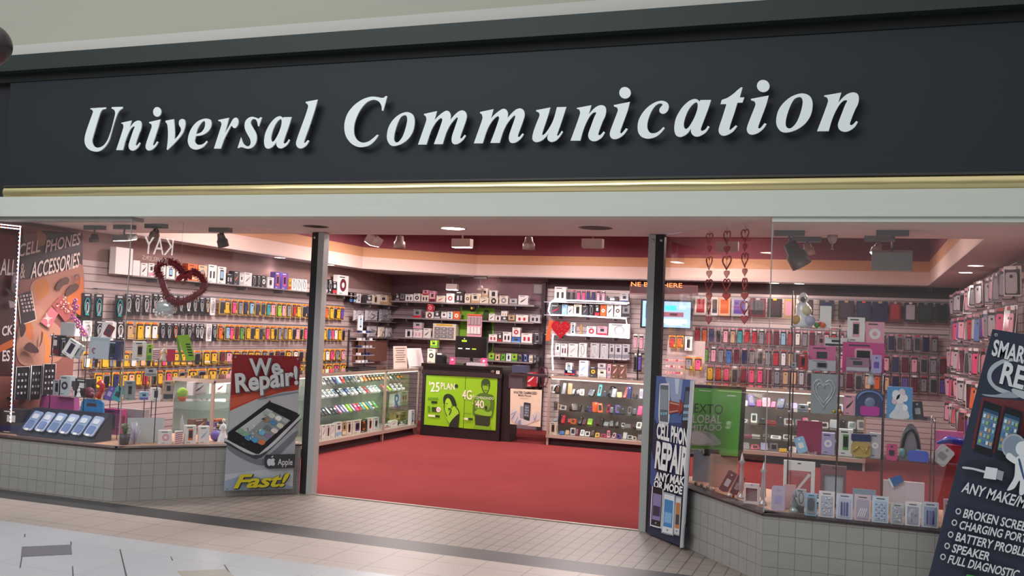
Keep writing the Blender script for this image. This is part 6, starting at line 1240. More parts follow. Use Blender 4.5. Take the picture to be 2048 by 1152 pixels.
# praying figure group with colours, white phone-shaped pack
P0 = PY(7.28); t = empty('figurine', P0.w(P0.at(1605, 650)[0], 1.695), 0, label='white and gold bowed mother figurine on the top glass shelf', cat='figurine')
b = MB(); b.lathe([(.001, 0), (.065, 0), (.07, .02), (.062, .06), (.05, .11), (.052, .15), (.03, .175), (.025, .18), (.036, .2), (.035, .22), (.018, .245), (.001, .25)], M('ece6e6', .2, 0, 0, .6), 14); b.ball((.03, -.04, .12), .035, M('ddc9a0', .3)); b.ball((.05, -.04, .05), .04, M('b9b4d0', .3)); b.ball((-.04, -.04, .05), .035, M('d8a868', .3)); b.ball((.0, -.035, .2), .02, M('6a5650', .4)); b.build('body', t)
b = MB(); b.ball((.10, -.02, .02), .02, M('green', .5)); b.ball((.14, -.02, .02), .02, M('orange', .5)); b.ball((.12, -.02, .03), .015, M('red', .5)); b.build('flowers', t)
leaning(PY(7.28), 1639, 1662, 607, 651, 1.695, .03, 'white', 'blush', 'plain', 'plain white pack leaning on the top glass shelf', lean=6)
leaning(PY(7.32), 1694, 1729, 635, 683, None, .04, 'white', 'blush', 'phone', 'white boxed tablet case with pale pink print above the pink boxes', lean=3)
leaning(PY(7.34), 1730, 1768, 644, 691, None, .05, 'blush', 'white', 'disc', 'pale pink box with white round print above the pink boxes', lean=0)
leaning(PY(7.3), 1684, 1768, 688, 745, 1.395, .06, 'd0488c', 'blush', 'phone', 'large magenta gift box at the end of the pink-box shelf', lean=0)
leaning(PY(7.22), 1692, 1738, 717, 745, 1.395, .03, '9c7088', 'silver', 'band', 'mauve framed picture frame before the magenta box', lean=5)
cover(PY(7.22), 1742, 1763, 707, 743, 1.395, 'lavender', 'white cover with purple swirls leaning on the magenta box', lean=4, acc='purple')
leaning(PY(7.3), 1617, 1670, 692, 739, 1.395, .06, 'd86a98', 'blush', 'band', 'rose pink box in the middle of the pink-box shelf', lean=0)
leaning(PY(7.24), 1617, 1671, 722, 741, 1.395, .05, 'silver', 'grey', 'phone', 'long pale card box with grey print before the rose box', lean=0)
leaning(PY(7.26), 1597, 1615, 707, 737, 1.395, .05, 'red', 'maroon', 'phone', 'small red box at the start of the pink-box shelf', lean=0)
leaning(PY(7.3), 1650, 1694, 675, 692, PY(7.3).at(1643, 692)[1], .04, 'white', 'charcoal', 'band', 'white card box lying above the rose pink box', lean=0)
cover(PY(7.3), 1636, 1649, 667, 690, PY(7.3).at(1643, 692)[1], 'c78a9c', 'dusty pink phone cover above the rose pink box', lean=0)
leaning(PY(7.3), 1582, 1592, 725, 737, 1.395, .04, 'silver', 'grey', 'band', 'tiny pale box at the corner of the pink-box shelf', lean=0)
# heart-embossed silver plaque
P0 = PY(7.2); u0, zb = P0.at(1621, 812); u1, _ = P0.at(1674, 812); h = P0.at(1650, 748)[1] - 1.095; w = u1 - u0
t = empty('heart_plaque', P0.w((u0 + u1) / 2, 1.095), 0, label='square silver plaque with an embossed heart in the gift window', cat='plaque'); b = MB(); b.box((0, 0, h / 2), (w, .02, h), M('a7abae', .25, .3)); b.build('plate', t)
for k, s_ in enumerate((.82, .6)): b = MB(); b.tube([(x, -.012, z + h * .52) for x, z in heart_pts(30, w * s_, h * s_ * .9)], .006, M('d0d4d4', .15, .5), 6, closed=True); b.build('heart_ridge', t)
leaning(PY(7.26), 1687, 1711, 785, 824, 1.095, .05, 'blush', 'charcoal', 'swoosh', 'pale pink box with dark lettering beside the heart plaque', lean=0)
# headphones in a clear round pack, blue arch box with magenta label
P0 = PY(7.24); u0, zb = P0.at(1710, 832); u1, _ = P0.at(1769, 832); w = u1 - u0; h = P0.at(1740, 778)[1] - 1.095
t = empty('headphone_pack', P0.w((u0 + u1) / 2, 1.095), 0, label='arched navy headphone pack with a magenta label', cat='headphones')
arch = [(-w / 2, 0), (w / 2, 0)] + [(w / 2 * math.cos(math.pi * i / 12), h * .62 + h * .38 * math.sin(math.pi * i / 12)) for i in range(13)]
b = MB(); b.prism(arch, -.03, .03, M('3a4468', .25, 0, 0, .8)); b.build('pack', t)
b = MB(); b.tube([(w * .42 * math.cos(math.pi * i / 12), -.034, h * .6 + h * .32 * math.sin(math.pi * i / 12)) for i in range(13)], .008, M('6a86c0', .2, 0, 0, .6), 6); b.build('headband', t)
b = MB(); b.rrect(0, h * .2, w * .66, h * .36, .02, -.037, -.03, M('c43aa0', .4)); b.build('label_card', t); b = MB(); b.ball((0, -.03, h * .5), w * .2, M('7a86a4', .3), sc=(1, .3, 1)); b.build('earcup', t)
# blue wedding picture
P0 = PY(7.2); u0, zb = P0.at(1773, 832); u1, _ = P0.at(1824, 832); w = u1 - u0; h = P0.at(1800, 774)[1] - 1.095
t = empty('picture_box', P0.w((u0 + u1) / 2, 1.095), 0, label='blue box with a white flower bouquet picture on the third shelf', cat='box'); b = MB(); b.box((0, 0, h / 2), (w, .05, h), M('5f9bd0', .35)); b.build('box', t)
b = MB(); y = -.026
b.prism(smooth([(-w * .4, h * .02), (-w * .2, h * .3), (-w * .1, h * .5), (w * .1, h * .55), (w * .3, h * .3), (w * .35, h * .02)], 3), y, y + .001, M('e2e4ea', .4))
for (x, z, r_, c) in ((-.15, .75, .16, 'f0f0f4'), (.08, .82, .14, 'e8d8e0'), (.02, .62, .16, 'f4eef0'), (-.2, .56, .12, 'e8c8d0'), (.2, .66, .12, 'f4f4f8'), (.22, .36, .1, 'ffffff'), (-.1, .3, .1, 'dfe4ee')): b.prism([(x * w + r_ * w * math.cos(2 * math.pi * i / 10), z * h + r_ * h * math.sin(2 * math.pi * i / 10)) for i in range(10)], y - .002 - r_ * .005, y, M(c, .4))
b.build('print', t)
cover(PY(7.24), 1826, 1848, 797, 832, 1.095, 'charcoal', 'black cover with white spots on the third shelf', lean=8, roll=-6, acc='silver')
leaning(PY(7.3), 1595, 1617, 806, 818, 1.095, .05, 'silver', 'grey', 'band', 'small clear box next to the heart plaque', lean=0)
for k, (x, c) in enumerate(((1668, 'b9a040'), (1679, 'b07840'))): b = MB(); b.ball((0, 0, .018), .018, M(c, .2, .6)); tag(b.build('trinket', loc=PY(7.2).w(PY(7.2).at(x, 822)[0], 1.095)), ('yellow' if k == 0 else 'orange') + ' metal bead trinket below the heart plaque edge', 'trinket')
b = MB(); b.lathe([(.001, 0), (.03, 0), (.02, .05), (.012, .07), (.016, .09), (.001, .11)], M('e8e6e8', .3), 10); tag(b.build('figurine', loc=PY(7.26).w(PY(7.26).at(1741, 778)[0], 1.395 - .30 + h + .002)), 'tiny white figurine standing on the headphone pack', 'figurine')
# lowest glass shelf
box_row(PY(7.34), .81, [(1592, 1644, 842, 900, 'a83a5c', 'a83a5c', 'plain', 'large plain crimson folder')], s1, GWR, start=st, d=.02)
cover(PY(7.22), 1596, 1617, 880, 911, .81, 'sky', 'pale blue spotted cover leaning before the crimson folder', roll=-20, acc='white')
box_row(PY(7.26), .81, [(1642, 1669, 871, 911, 'lavender', 'white', 'disc', 'lavender pouch pack'), (1676, 1705, 867, 917, 'white', 'green', 'phone', 'white and green phone box'), (1738, 1761, 873, 920, 'silver', 'white', 'disc', 'clear pack with white ring')], s1, GWR, start=st)
b = MB(); b.rrect(0, .05, .13, .10, .03, -.02, .02, M('c9a860', .3, .2)); b.tube([(-.05, -.025, .03), (-.01, -.03, .08), (.03, -.03, .03), (.05, -.03, .08)], .006, M('gold' if 0 else 'e2c070', .2, .7), 6); b.rrect(0, .13, .13, .05, .01, -.015, .015, M('navy', .4)); tag(b.build('charger_pack', loc=PY(7.26).w(PY(7.26).at(1721, 920)[0], .81)), 'gold coiled charger pack under a navy header card', 'charger')
P0 = PY(7.26); u0, _ = P0.at(1790, 930); u1, _ = P0.at(1850, 930); w = u1 - u0; t = empty('headphone_pack', P0.w((u0 + u1) / 2, .81), 0, label='clear domed headphone pack showing a dark headband on the lowest shelf', cat='headphones')
b = MB(); b.prism([(w * .36 * math.cos(math.pi * i / 12), .05 + .2 * math.sin(math.pi * i / 12)) for i in range(13)] + [(-w * .36, 0), (w * .36, 0)], -.01, .03, M('8c8288', .15, 0, 0, 1)); b.build('shell', t)
b = MB(); b.tube([(w * .28 * math.cos(math.pi * i / 14), -.02, .05 + .16 * math.sin(math.pi * i / 14)) for i in range(15)], .010, M('2c2830', .3), 6); b.build('headband', t); 
for s_ in (-1, 1): b = MB(); b.ball((s_ * w * .26, -.02, .05), .035, M('7fb0b4', .25), sc=(.6, .6, 1)); b.build('earcup', t)
cover(PY(7.16), 1772, 1794, 896, 928, .81, 'd0487c', 'rose phone cover leaning before the domed headphones', lean=6)
b = MB(); b.rrect(0, .04, .13, .075, .02, -.008, .008, M('5a6ad0', .3)); tag(b.build('phone_cover', loc=PY(7.18).w(PY(7.18).at(1836, 930)[0], .81)), 'blue phone cover lying before the domed headphones', 'phone cover')
cover(PY(7.20), 1856, 1890, 902, 940, .815, 'silver', 'silver cover tilted at the end of the lowest shelf', roll=38, lean=20, acc='grey')
leaning(PY(7.4), 1868, 1926, 862, 906, None, .03, 'e070a8', 'e070a8', 'plain', 'bright pink sheet folder at the end of the gift window', lean=0)
b = MB(); b.tube([(-.1, 0, 0), (-.03, 0, .03), (.06, 0, .02), (.1, 0, 0)], .02, M('2f2f90', .3, 0, 0, .5), 8, radii=[.008, .026, .026, .010]); tag(b.build('ribbon_bow', loc=(PY(7.3).at(1905, 902)[0], 7.28, .81 + PY(7.3).at(1905, 906)[1] - PY(7.3).at(1905, 940)[1] + .012)), 'glossy dark blue ribbon above the red folder', 'ribbon')
leaning(PY(7.3), 1888, 1926, 906, 940, .81, .03, 'b02a34', 'red', 'plain', 'plain red folder under the dark blue ribbon', lean=0)
# deck: framed tablet boxes at the back, a front row of nine accessory packs
D3 = PY(7.25)
def frame_pack(P, x0, x1, yt, yb, z, c, inner, lab, d=.04, diag=None):
    u0, zb = P.at(x0, yb); u1, _ = P.at(x1, yb); h = P.at((x0 + x1) / 2, yt)[1] - z; w = u1 - u0; t = empty('tablet_pack', P.w((u0 + u1) / 2, z), P.th, label=lab, cat='tablet pack')
    b = MB(); m = M(c, .35); e_ = w * .12
    b.box((-w / 2 + e_ / 2, 0, h / 2), (e_, d, h), m); b.box((w / 2 - e_ / 2, 0, h / 2), (e_, d, h), m); b.box((0, 0, e_ / 2), (w - 2 * e_, d, e_), m); b.box((0, 0, h - h * .11), (w - 2 * e_, d, h * .22), m); b.rrect(0, h * .95, w * .12, h * .03, .005, -d / 2 - .001, -d / 2, M('charcoal'))
    b.build('frame', t); q = MB(); q.box((0, .004, h * .45), (w - 2 * e_, .004, h * .68), CLEAR if inner is None else M(inner, .3)); q.build('window', t)
    if diag: q = MB(); q.prism([(-w * .3, h * .12), (-w * .22, h * .12), (w * .38, h * .70), (w * .30, h * .74)], -d / 2 - .003, -d / 2, M(diag, .3)); q.build('strap', t)
    return t
frame_pack(PY(7.22), 1566, 1629, 922, 985, .448, 'white', None, 'large white open-framed tablet pack on the deck of the gift window', diag='d8d0d2')
frame_pack(PY(7.26), 1640, 1692, 931, 985, .448, '8a5560', 'b4bac4', 'maroon framed tablet pack with a pale grey sheet on the deck')
leaning(PY(7.24), 1705, 1752, 952, 990, .448, .02, '8fa3b8', '9db0c4', 'plain', 'plain slate blue folder on the deck of the gift window', lean=4)
P0 = PY(7.26); leaning(P0, 1766, 1848, 941, 1000, .448, .05, 'dccbd2', 'white', 'plain', 'wide pale wireless keyboard box with a blue picture on the deck', lean=0)
t = bpy.data.objects[-1] if False else None
a = Art(PY(7.225), .012); a.poly([(1776, 957), (1800, 949), (1808, 962), (1784, 975)], '2f63a8'); a.poly([(1776, 957), (1779, 956), (1788, 974), (1784, 975)], 'e8ecf0'); a.text('WIRELESS', (1812, 951), (1844, 952), (1812, 947), '5a3a48', .0); a.text('KEYBOARD', (1812, 956), (1844, 957), (1812, 952.4), '5a3a48', .0); a.text('Bluetooth', (1822, 961.6), (1842, 962.4), (1822, 958.4), '5a3a48', .0)
kb = [o for o in bpy.data.objects if o.get('label', '').startswith('wide pale wireless')][0]; pr = a.build('print'); 
pr.parent = kb; pr.matrix_parent_inverse = Matrix.Identity(4); bpy.context.view_layer.update(); pr.matrix_world = Matrix.Translation(Vector((0, 7.225, 0)))
FR = PY(6.765)
def acc_pack(x0, x1, yt, yb, card, blister, lab, kind='card'):
    u0, zb = FR.at(x0, yb); u1, _ = FR.at(x1, yb); h = FR.at((x0 + x1) / 2, yt)[1] - .448; w = (u1 - u0) * .97
    t = empty('accessory_pack', FR.w((u0 + u1) / 2, .449), 0, label=lab, cat='accessory pack', group='packs along the front of the gift window deck')
    b = MB(); b.box((0, .02, h / 2), (w, .04, h), M(card, .3)); b.build('card', t)
    b = MB(); b.rrect(0, h * .46, w * .74, h * .76, w * .05, -.004, .001, M(blister, .12, 0, 0, .9)); bl_ = b.build('blister', t); b = MB(); r2 = random.Random(int(x0)); 
    if kind == 'glitter': [b.ball((r2.uniform(-.3, .3) * w, -.006, h * r2.uniform(.15, .8)), w * .05, M(r2.choice(['white', 'silver', 'lavender', 'f6f6fa']), .1, .2), seg=4, sc=(1, .4, 1)) for _ in range(34)]
    elif kind == 'stripes': [b.rrect((k - 1) * w * .17, h * .42, w * .10, h * .55, w * .03, -.009, -.003, M('4a4684' if k != 1 else '6a6aa8', .3)) for k in range(3)]
    elif kind == 'swirl': [b.tube([(w * .26 * math.cos(a_) * (1 - k * .22), -.007, h * .45 + h * .28 * math.sin(a_) * (1 - k * .2)) for a_ in [i * .5 for i in range(10)]], w * .03, M('e8e8ee', .2, .1), 5) for k in range(3)]
    elif kind == 'gems': [b.ball(((i - 1.5) * w * .17, -.007, h * (.16 + .11 * j)), w * .045, M('5c6a90' if (i + j) % 2 else 'e6e8f0', .1, .3), seg=4) for i in range(4) for j in range(6)]
    elif kind == 'diag': [b.prism([(-w * .3 + k * w * .12, h * .15), (-w * .24 + k * w * .12, h * .15), (-w * .06 + k * w * .12, h * .5), (-w * .12 + k * w * .12, h * .5)], -.007, -.003, M('f4f0f4', .15, .1)) for k in range(4)]
    elif kind == 'dark': b.rrect(0, h * .52, w * .6, h * .6, .02, -.008, -.003, M('4a4c54', .3))
    b.build('content', bl_); b = MB(); b.box((0, -.002, h * .93), (w * .5, .003, h * .03), M('charcoal')); b.build('hanger_hole', t)
    return t
for a_ in ((1610, 1633, 988, 1028, 'sky', 'grey', 'grey and pale blue pack at the corner end of the deck front row', 'dark'), (1636, 1669, 984, 1037, 'ece0e4', 'b9b8c4', 'pink-edged pack of silver glitter covers in the deck front row', 'glitter'), (1671, 1705, 989, 1042, 'ddd8e8', 'c3c4dc', 'pack of three dark indigo strips in the deck front row', 'stripes'),
           (1707, 1741, 991, 1047, 'e0c4cc', 'b4a4b8', 'rosy pack with white slanted streaks in the deck front row', 'diag'), (1743, 1777, 994, 1045, 'd3dce8', 'b4c6e0', 'pale blue pack of small gems in the deck front row', 'gems'), (1780, 1807, 1008, 1052, 'c9c8cc', 'a9a8ae', 'crinkled clear glitter pack without a frame in the deck front row', 'glitter'),
           (1809, 1840, 1006, 1056, 'ece8ec', 'a8a4b8', 'white pack with silver swirls in the deck front row', 'swirl'), (1842, 1877, 1006, 1062, 'd4d8e2', '98a4bc', 'grey-blue pack of dark strips at the banner end of the deck row', 'stripes'), (1886, 1912, 1000, 1064, 'c9a8b0', '8e6a78', 'mauve glitter pack half behind the tilted banner', 'glitter')): acc_pack(*a_)
P0 = PY(6.84); cover(P0, 1542, 1569, 978, 1026, .449, 'c9b4cc', 'lilac glitter cover standing at the glass corner on the deck', lean=3, acc='lavender'); leaning(PY(6.98), 1567, 1590, 980, 1026, .449, .02, 'd3a4a8', 'd3a4a8', 'plain', 'plain dusty pink card next to the lilac cover', lean=3)
leaning(PY(6.94), 1592, 1612, 978, 1012, None, .03, 'silver', 'charcoal', 'loop', 'silver pack with a curved cable above the little tree', lean=0)
b = MB(); b.lathe([(.001, 0), (.035, 0), (.03, .02), (.008, .04), (.028, .05), (.004, .10), (.02, .10), (.001, .15)], M('a9b4b4', .15, .2, 0, 1), 10); tag(b.build('glass_tree', loc=PY(6.84).w(PY(6.84).at(1588, 1026)[0], .449)), 'small clear glass tree ornament in the deck front row', 'ornament')
b = MB(); b.box((0, 0, .022), (.05, .03, .044), M('3a2c34', .3)); tag(b.build('small_gadget', loc=PY(6.84).w(PY(6.84).at(1600, 1027)[0], .449)), 'small dark cube gadget beside the glass tree', 'gadget')
box_row(PY(7.1), .448, [(1623, 1655, 966, 990, 'charcoal', 'grey', 'band', 'flat black box'), (1740, 1770, 978, 1000, 'tan', 'lime', 'disc', 'beige pack of green beads'), (1778, 1805, 988, 1010, 'tan', 'yellow', 'band', 'kraft box with yellow lettering'), (1812, 1846, 985, 1012, 'white', 'brown', 'phone', 'white box with a brown window')], 'behind the deck front row', GWR, start=st)
# behind the angled glass: silver panel, case covers, glass obelisks, small tablet frame
DR = GR.off(-.34)
frame_x = lambda P, x0, x1, yt, yb, c, lab, nm='panel': leaning(P, x0, x1, yt, yb, .448, .02, c, 'silver', 'plain', lab, cat='panel', lean=4, nm=nm)
frame_x(PY(7.66), 1418, 1474, 912, 974, 'c9a594', 'bronze framed blank tablet box under the green sign', 'tablet_box'); frame_x(PY(7.86), 1385, 1420, 908, 966, 'b4c4d4', 'pale blue clear tablet pack under the green sign', 'tablet_box')
cover(PY(7.44), 1436, 1455, 932, 976, .449, '5a4248', 'dark cover with grey scrolls tilted behind the angled glass', roll=26, acc='silver'); cover(PY(7.34), 1458, 1474, 944, 984, .449, '4a3a3e', 'dark slim cover tilted next to the scrolled one', roll=24, acc='grey')
frame_pack(PY(7.02), 1488, 1518, 967, 1006, .449, 'e0d4d6', '8a6a6c', 'small white framed tablet leaning behind the angled glass')
for (x, yt, h_, lb) in ((1482, 920, .33, 'taller clear glass obelisk behind the angled glass'), (1526, 930, .30, 'shorter clear glass obelisk at the glass corner')):
    b = MB(); b.lathe([(.001, 0), (.03, 0), (.03, .012), (.014, .03), (.014, .05), (.022, .06), (.016, h_ * .5), (.012, h_ * .72), (.026, h_ * .78), (.014, h_ * .84), (.001, h_)], M('b8aeb0', .08, .1, 0, 1), 8); tag(b.build('glass_obelisk', loc=GR.off(-.17).w(GR.off(-.17).at(x, 990)[0], .449)), lb, 'ornament')
for k, x in enumerate((1392, 1404, 1416, 1428)): b = MB(); b.ball((0, 0, .014), .014, M('c8bcbc', .1, .4), seg=6); reg(b.build('crystal', loc=GR.off(-.14).w(GR.off(-.14).at(x, 962)[0], .449)), 'small clear crystal ball', 'behind the blue banner on the deck', 'crystal', 'crystals on the deck', start='from the blue banner')
b = MB(); b.ball((0, 0, .014), .016, M('e4e0e0', .1, .4), seg=6); b.ball((.03, 0, .01), .010, M('charcoal', .3), seg=6); tag(b.build('crystal', loc=GR.off(-.10).w(GR.off(-.10).at(1458, 994)[0], .449)), 'white crystal brooch near the obelisks', 'crystal')

# ================================================================== BACK WALL BEHIND THE GIFT WINDOW
RB = PY(14.66); PC_ = 'packs on the wall behind the gift window'
rb = {k: f'on the {n} hook row behind the gift window' for k, n in ((0, 'tablet-case'), (1, 'second'), (2, 'third'), (3, 'lowest'))}
for z, n in ((2.21, 'tablet-case'), (1.76, 'second'), (1.47, 'third'), (1.20, 'lowest')): rail(BW, -2.45, 1.25, z, f'{n} hook rail behind the gift window', .13)
def tcase(w, h, c, acc, clip):
    b = MB(); b.rrect(0, h / 2, w, h, .01, -.012, .006, M(c, .4)); b.rrect(0, h * .5, w * .7, h * .74, .008, -.015, -.011, M(acc, .35)); b.rrect(0, h * .95, w * .25, h * .1, .01, -.014, -.010, M(clip, .4)); b.tube([(0, 0, h), (0, .03, h + .012), (0, .1, h + .014)], .002, M('silver', .3, .8), 4); return b
for (x0, x1, c, acc, clip, lb) in ((1389, 1412, 'white', 'red', 'silver', 'white tablet case with red print'), (1422, 1436, 'white', 'charcoal', 'white', 'white phone pack'), (1437, 1460, 'peach', 'orange', 'white', 'peach and orange tablet case'), (1462, 1496, 'silver', 'purple', 'silver', 'silver pack of a purple case'), (1499, 1531, 'maroon', 'charcoal', 'silver', 'maroon tablet case with dark panel'),
        (1534, 1564, '3a2a2c', '4a3438', 'yellow', 'dark brown tablet case with yellow clip'), (1567, 1589, 'tan', 'blush', 'yellow', 'tan framed pale pink case'), (1600, 1626, 'charcoal', '5a4a48', 'tan', 'dark grey tablet case'), (1638, 1668, 'charcoal', 'navy', 'grey', 'charcoal tablet case'), (1676, 1708, '3a2c34', '4a3a48', 'tan', 'dark brown tan-clipped tablet case'),
        (1712, 1742, '2a2e44', '343a58', 'orange', 'navy tablet case with orange clip'), (1744, 1775, 'navy', '2f2c4c', 'tan', 'navy tablet case'), (1778, 1802, '7a2c34', 'b03a40', 'silver', 'red tablet case'), (1808, 1833, 'charcoal', 'silver', 'white', 'dark pack with a silver ring'), (1836, 1866, '2e3836', '3a4a48', 'grey', 'dark green tablet case'), (1870, 1896, 'charcoal', '2a2c34', 'grey', 'black tablet case')):
    u0, z0 = RB.at(x0, 634); u1, _ = RB.at(x1, 634); z1 = 2.195; h = z1 - 1.92; o = tcase(u1 - u0, h, c, acc, clip).build('tablet_case', loc=RB.w((u0 + u1) / 2, 1.92)); reg(o, lb, rb[0], 'tablet case', PC_, start='from the television')
kw = dict(frame='clear', jit=.15, start='from the television', noun='clear-packed case', name='clear_case_pack')
hang_row(RB, 655, 690, 1388, 1560, 'RONKpATRRSRM'.replace('N', 'N'), rb[1], PC_, z=(1.50, 1.745), **kw); hang_row(RB, 655, 690, 1560, 1690, 'bRWSMSpRp', rb[1], PC_, z=(1.50, 1.745), **kw)
hang_row(RB, 660, 695, 1690, 1896, 'NDNTNNDSDNS ', rb[1], PC_, z=(1.50, 1.745), **kw)
hang_row(RB, 695, 727, 1404, 1560, 'GpSBMNSDSR', rb[2], PC_, z=(1.20, 1.455), **kw); hang_row(RB, 695, 727, 1560, 1690, 'WADMRGSDp', rb[2], PC_, z=(1.20, 1.455), **kw); hang_row(RB, 700, 735, 1690, 1896, 'DMpppNMpDSM', rb[2], PC_, z=(1.20, 1.455), **kw)
hang_row(RB, 730, 768, 1412, 1580, 'YRPDMPPMSA', rb[3], PC_, z=(.93, 1.185), **kw); hang_row(RB, 730, 768, 1580, 1690, 'ECDSMES', rb[3], PC_, z=(.93, 1.185), **kw); hang_row(RB, 740, 775, 1690, 1896, 'MDEOENVMSDV', rb[3], PC_, z=(.93, 1.185), **kw)
# ================================================================== SIDE WALL OF GLOSSY PACKS (x = 1.3)
RP = RW.off(.10); gr = 'glossy packs on the side wall'
rwz = [((2.02, 2.28), 'CDpCMSKCDSC', 'top'), ((1.66, 1.96), 'pCMTpRPCSVBRpC', 'second'), ((1.30, 1.60), 'CpVCpPKCSMpC', 'third'), ((.94, 1.24), 'pCpPOpYCTMp', 'fourth'), ((.60, .88), 'CPpVCSpMCpR', 'fifth')]
for (z0, z1), cols, nm in rwz:
    rail(RW, -14.6, -8.7, z1 + .02, f'{nm} hook rail of the glossy side wall', .13)
    n = int(len(cols) * 2.8)
    for i in range(n):
        y = 8.75 + (14.3 - 8.75) * ((i + .5) / n); c = KEY[cols[(i * 5) % len(cols)]]; w = (14.3 - 8.75) / n * .95; h = (z1 - z0) * random.uniform(.9, 1.1)
        b = pack(w, h, c, 'clear' if i % 5 else 'white'); o = b.build('glossy_pack', loc=RW.w(-y, z1 - h, .12 + random.uniform(-.02, .05)), rotz=RW.th + random.uniform(.25, .85))
        o.rotation_euler.x = random.uniform(-.1, .1)
        reg(o, f'{cn(c)} glossy pack', f'on the {nm} hook row of the side wall', 'pack', gr, start='from the window')

# ================================================================== LAMPS
cone_m = M('7d7674', .45, .3)
_dummy = 0
def spot_can(name_lab, x, y, z_top, px_mount, body, aim=(0, 0, -1), r=.055, L=.15, on=True, power=0, color=(1, .9, .84), boxy=False, ceil=None):
    """track head: mount box, stem, can, lit face"""
    c = ceil if ceil is not None else 2.42; t = empty('spot_lamp', (x, y, c), 0, label=name_lab, cat='lamp')
    b = MB(); b.box((0, 0, -.02), (.22, .06, .04), M('77787a', .4, .3)); b.build('mount', t)
    b = MB(); b.tube([(0, 0, -.04), (0, 0, z_top - c)], .008, M('9a9896', .3, .6), 6); b.build('stem', t)
    d = Vector(aim).normalized(); R_ = d.to_track_quat('-Z', 'Y').to_matrix().to_4x4(); T = Matrix.Translation((0, 0, z_top - c)) @ R_
    b = MB()
    if boxy: b.box((0, 0, -L / 2), (r * 3.2, r * 1.4, L), M(body, .4, .2), T)
    else: b.lathe([(.001, .0), (r * .6, 0), (r * .75, -L * .4), (r, -L * .5), (r * 1.02, -L), (r * .92, -L)], M(body, .4, .3), 16, T)
    b.build('housing', t); b = MB()
    if boxy: b.box((0, 0, -L - .002), (r * 3.0, r * 1.2, .006), M('fff4ea', .4, 0, 14 if on else 0.001) if on else M('b8a8a4', .5), T)
    else: b.lathe([(.001, -L * .97), (r * .9, -L * .97)], M('fff4ea', .4, 0, 14) if on else M('b8a8a4', .5), 14, T)
    b.build('lit_face', t)
    if on and power: p = Vector((x, y, z_top)) + d * (L + .03); light('lamp_beam', 'SPOT', p, power, color, .04, target=p + d, spot=105, blend=.8)
    return t
spot_can('large grey track spot aimed down by the glass corner', -.52, 7.55, 2.33, 0, '6c6866', (.45, .2, -.8), .075, .20, power=100)
spot_can('flat grey flood lamp hanging over the pink boxes', .20, 7.50, 2.27, 0, '8a8482', (0, .25, -1), .085, .13, on=False, boxy=True)
spot_can('small bright spot turned sideways over the gift window', .12, 7.9, 2.36, 0, 'b09a98', (-.3, -.2, -.7), .04, .09, power=80)
spot_can('round bulb spot hanging behind the glass corner lamp', -.42, 8.0, 2.37, 0, 'b8948c', (.3, .1, -1), .045, .10, on=False)
spot_can('grey track spot cut by the frame edge over the gift window', 1.15, 7.3, 2.36, 0, '7c7876', (0, .4, -.9), .06, .12, power=50)
b = MB(); b.lathe([(.001, 0), (.04, 0), (.038, -.02), (.026, -.05), (.02, -.06), (.006, -.065), (.006, -.10), (.016, -.11), (.001, -.112)], M('a89490', .3, .3), 14); tag(b.build('sprinkler_head', loc=(-.22, 7.85, 2.42)), 'pinkish ceiling sprinkler head over the gift window', 'sprinkler')
spot_can('wide bright panel lamp near the mural', -6.55, 7.35, 2.33, 0, '8f8a88', (.05, .2, -1), .075, .05, boxy=True, power=110)
spot_can('small dim spot turned away near the mural', -6.1, 7.25, 2.36, 0, '8a7c78', (-.5, .35, -.5), .045, .10, power=45)
spot_can('grey double track spot above the heart wreath', -5.62, 7.55, 2.37, 0, '6e7070', (.15, .3, -1), .05, .13, on=False)
spot_can('small lamp aimed down between mural and lit panel', -6.95, 7.4, 2.34, 0, '6a5c58', (0, .1, -1), .05, .08, power=70)
for (px, py, Y, lb, on, bx) in ((925, 478, 8.6, 'square lit flood lamp behind the middle downlight', True, True), (1058, 474, 8.55, 'white bulb spot in the middle of the tray ceiling', False, False), (1186, 478, 8.6, 'pale square flood lamp under the maroon ceiling', False, True), (800, 472, 8.55, 'white bulb spot near the lit downlight', False, False), (752, 474, 8.4, 'white flood lamp tilted toward the card wall', True, True), (1455, 484, 8.7, 'pale flood lamp behind the heart strings', False, True)):
    P0 = PY(Y); u, z = P0.at(px, py); spot_can(lb, u, Y, z, 0, 'b9a29c', ((-.6 if px == 752 else 0), 0, -1), .055 if not bx else .06, .12 if not bx else .08, on=on, boxy=bx, power=60 if on else 0, ceil=3.05)
for (px, py, Y, lb, on, bx) in ((867, 563, 13.75, 'lit square flood lamp over the dim back shelves', True, True), (925, 566, 13.75, 'unlit bulb spot over the dim back shelves', False, False)):
    P0 = PY(Y); u, z = P0.at(px, py); spot_can(lb, u, 14.45 if False else Y + .75, z, 0, 'c2b0ac', (0, -.1, -1), .06, .09, on=on, boxy=bx, power=12 if on else 0)
def downlight(x, y, on, lab, r=.075, power=0):
    t = empty('downlight', (x, y, 2.42), 0, label=lab, cat='downlight', group='round downlights in the soffit')
    b = MB(); b.lathe([(r, .0), (r * 1.12, -.003), (r * 1.14, .0)], M('5a4c4a' if not on else 'b8a098', .4), 24); b.build('rim', t)
    b = MB(); b.lathe([(.001, -.0015), (r, -.0015)], M('fff2e6', .4, 0, 10) if on else M('1c1618', .6), 24); b.build('reflector', t)
    if power: light('downlight_beam', 'SPOT', (x, y, 2.40), power, (1, .88, .78), .05, target=(x, y, 0), spot=120, blend=.9)
downlight(-3.25, 7.50, True, 'lit round downlight over the middle of the entrance', .10, 8); downlight(-1.99, 7.41, False, 'unlit dark round downlight nearer the blue banner', .12); downlight(-4.51, 7.39, False, 'unlit dark round downlight above the dark entrance post', .10)
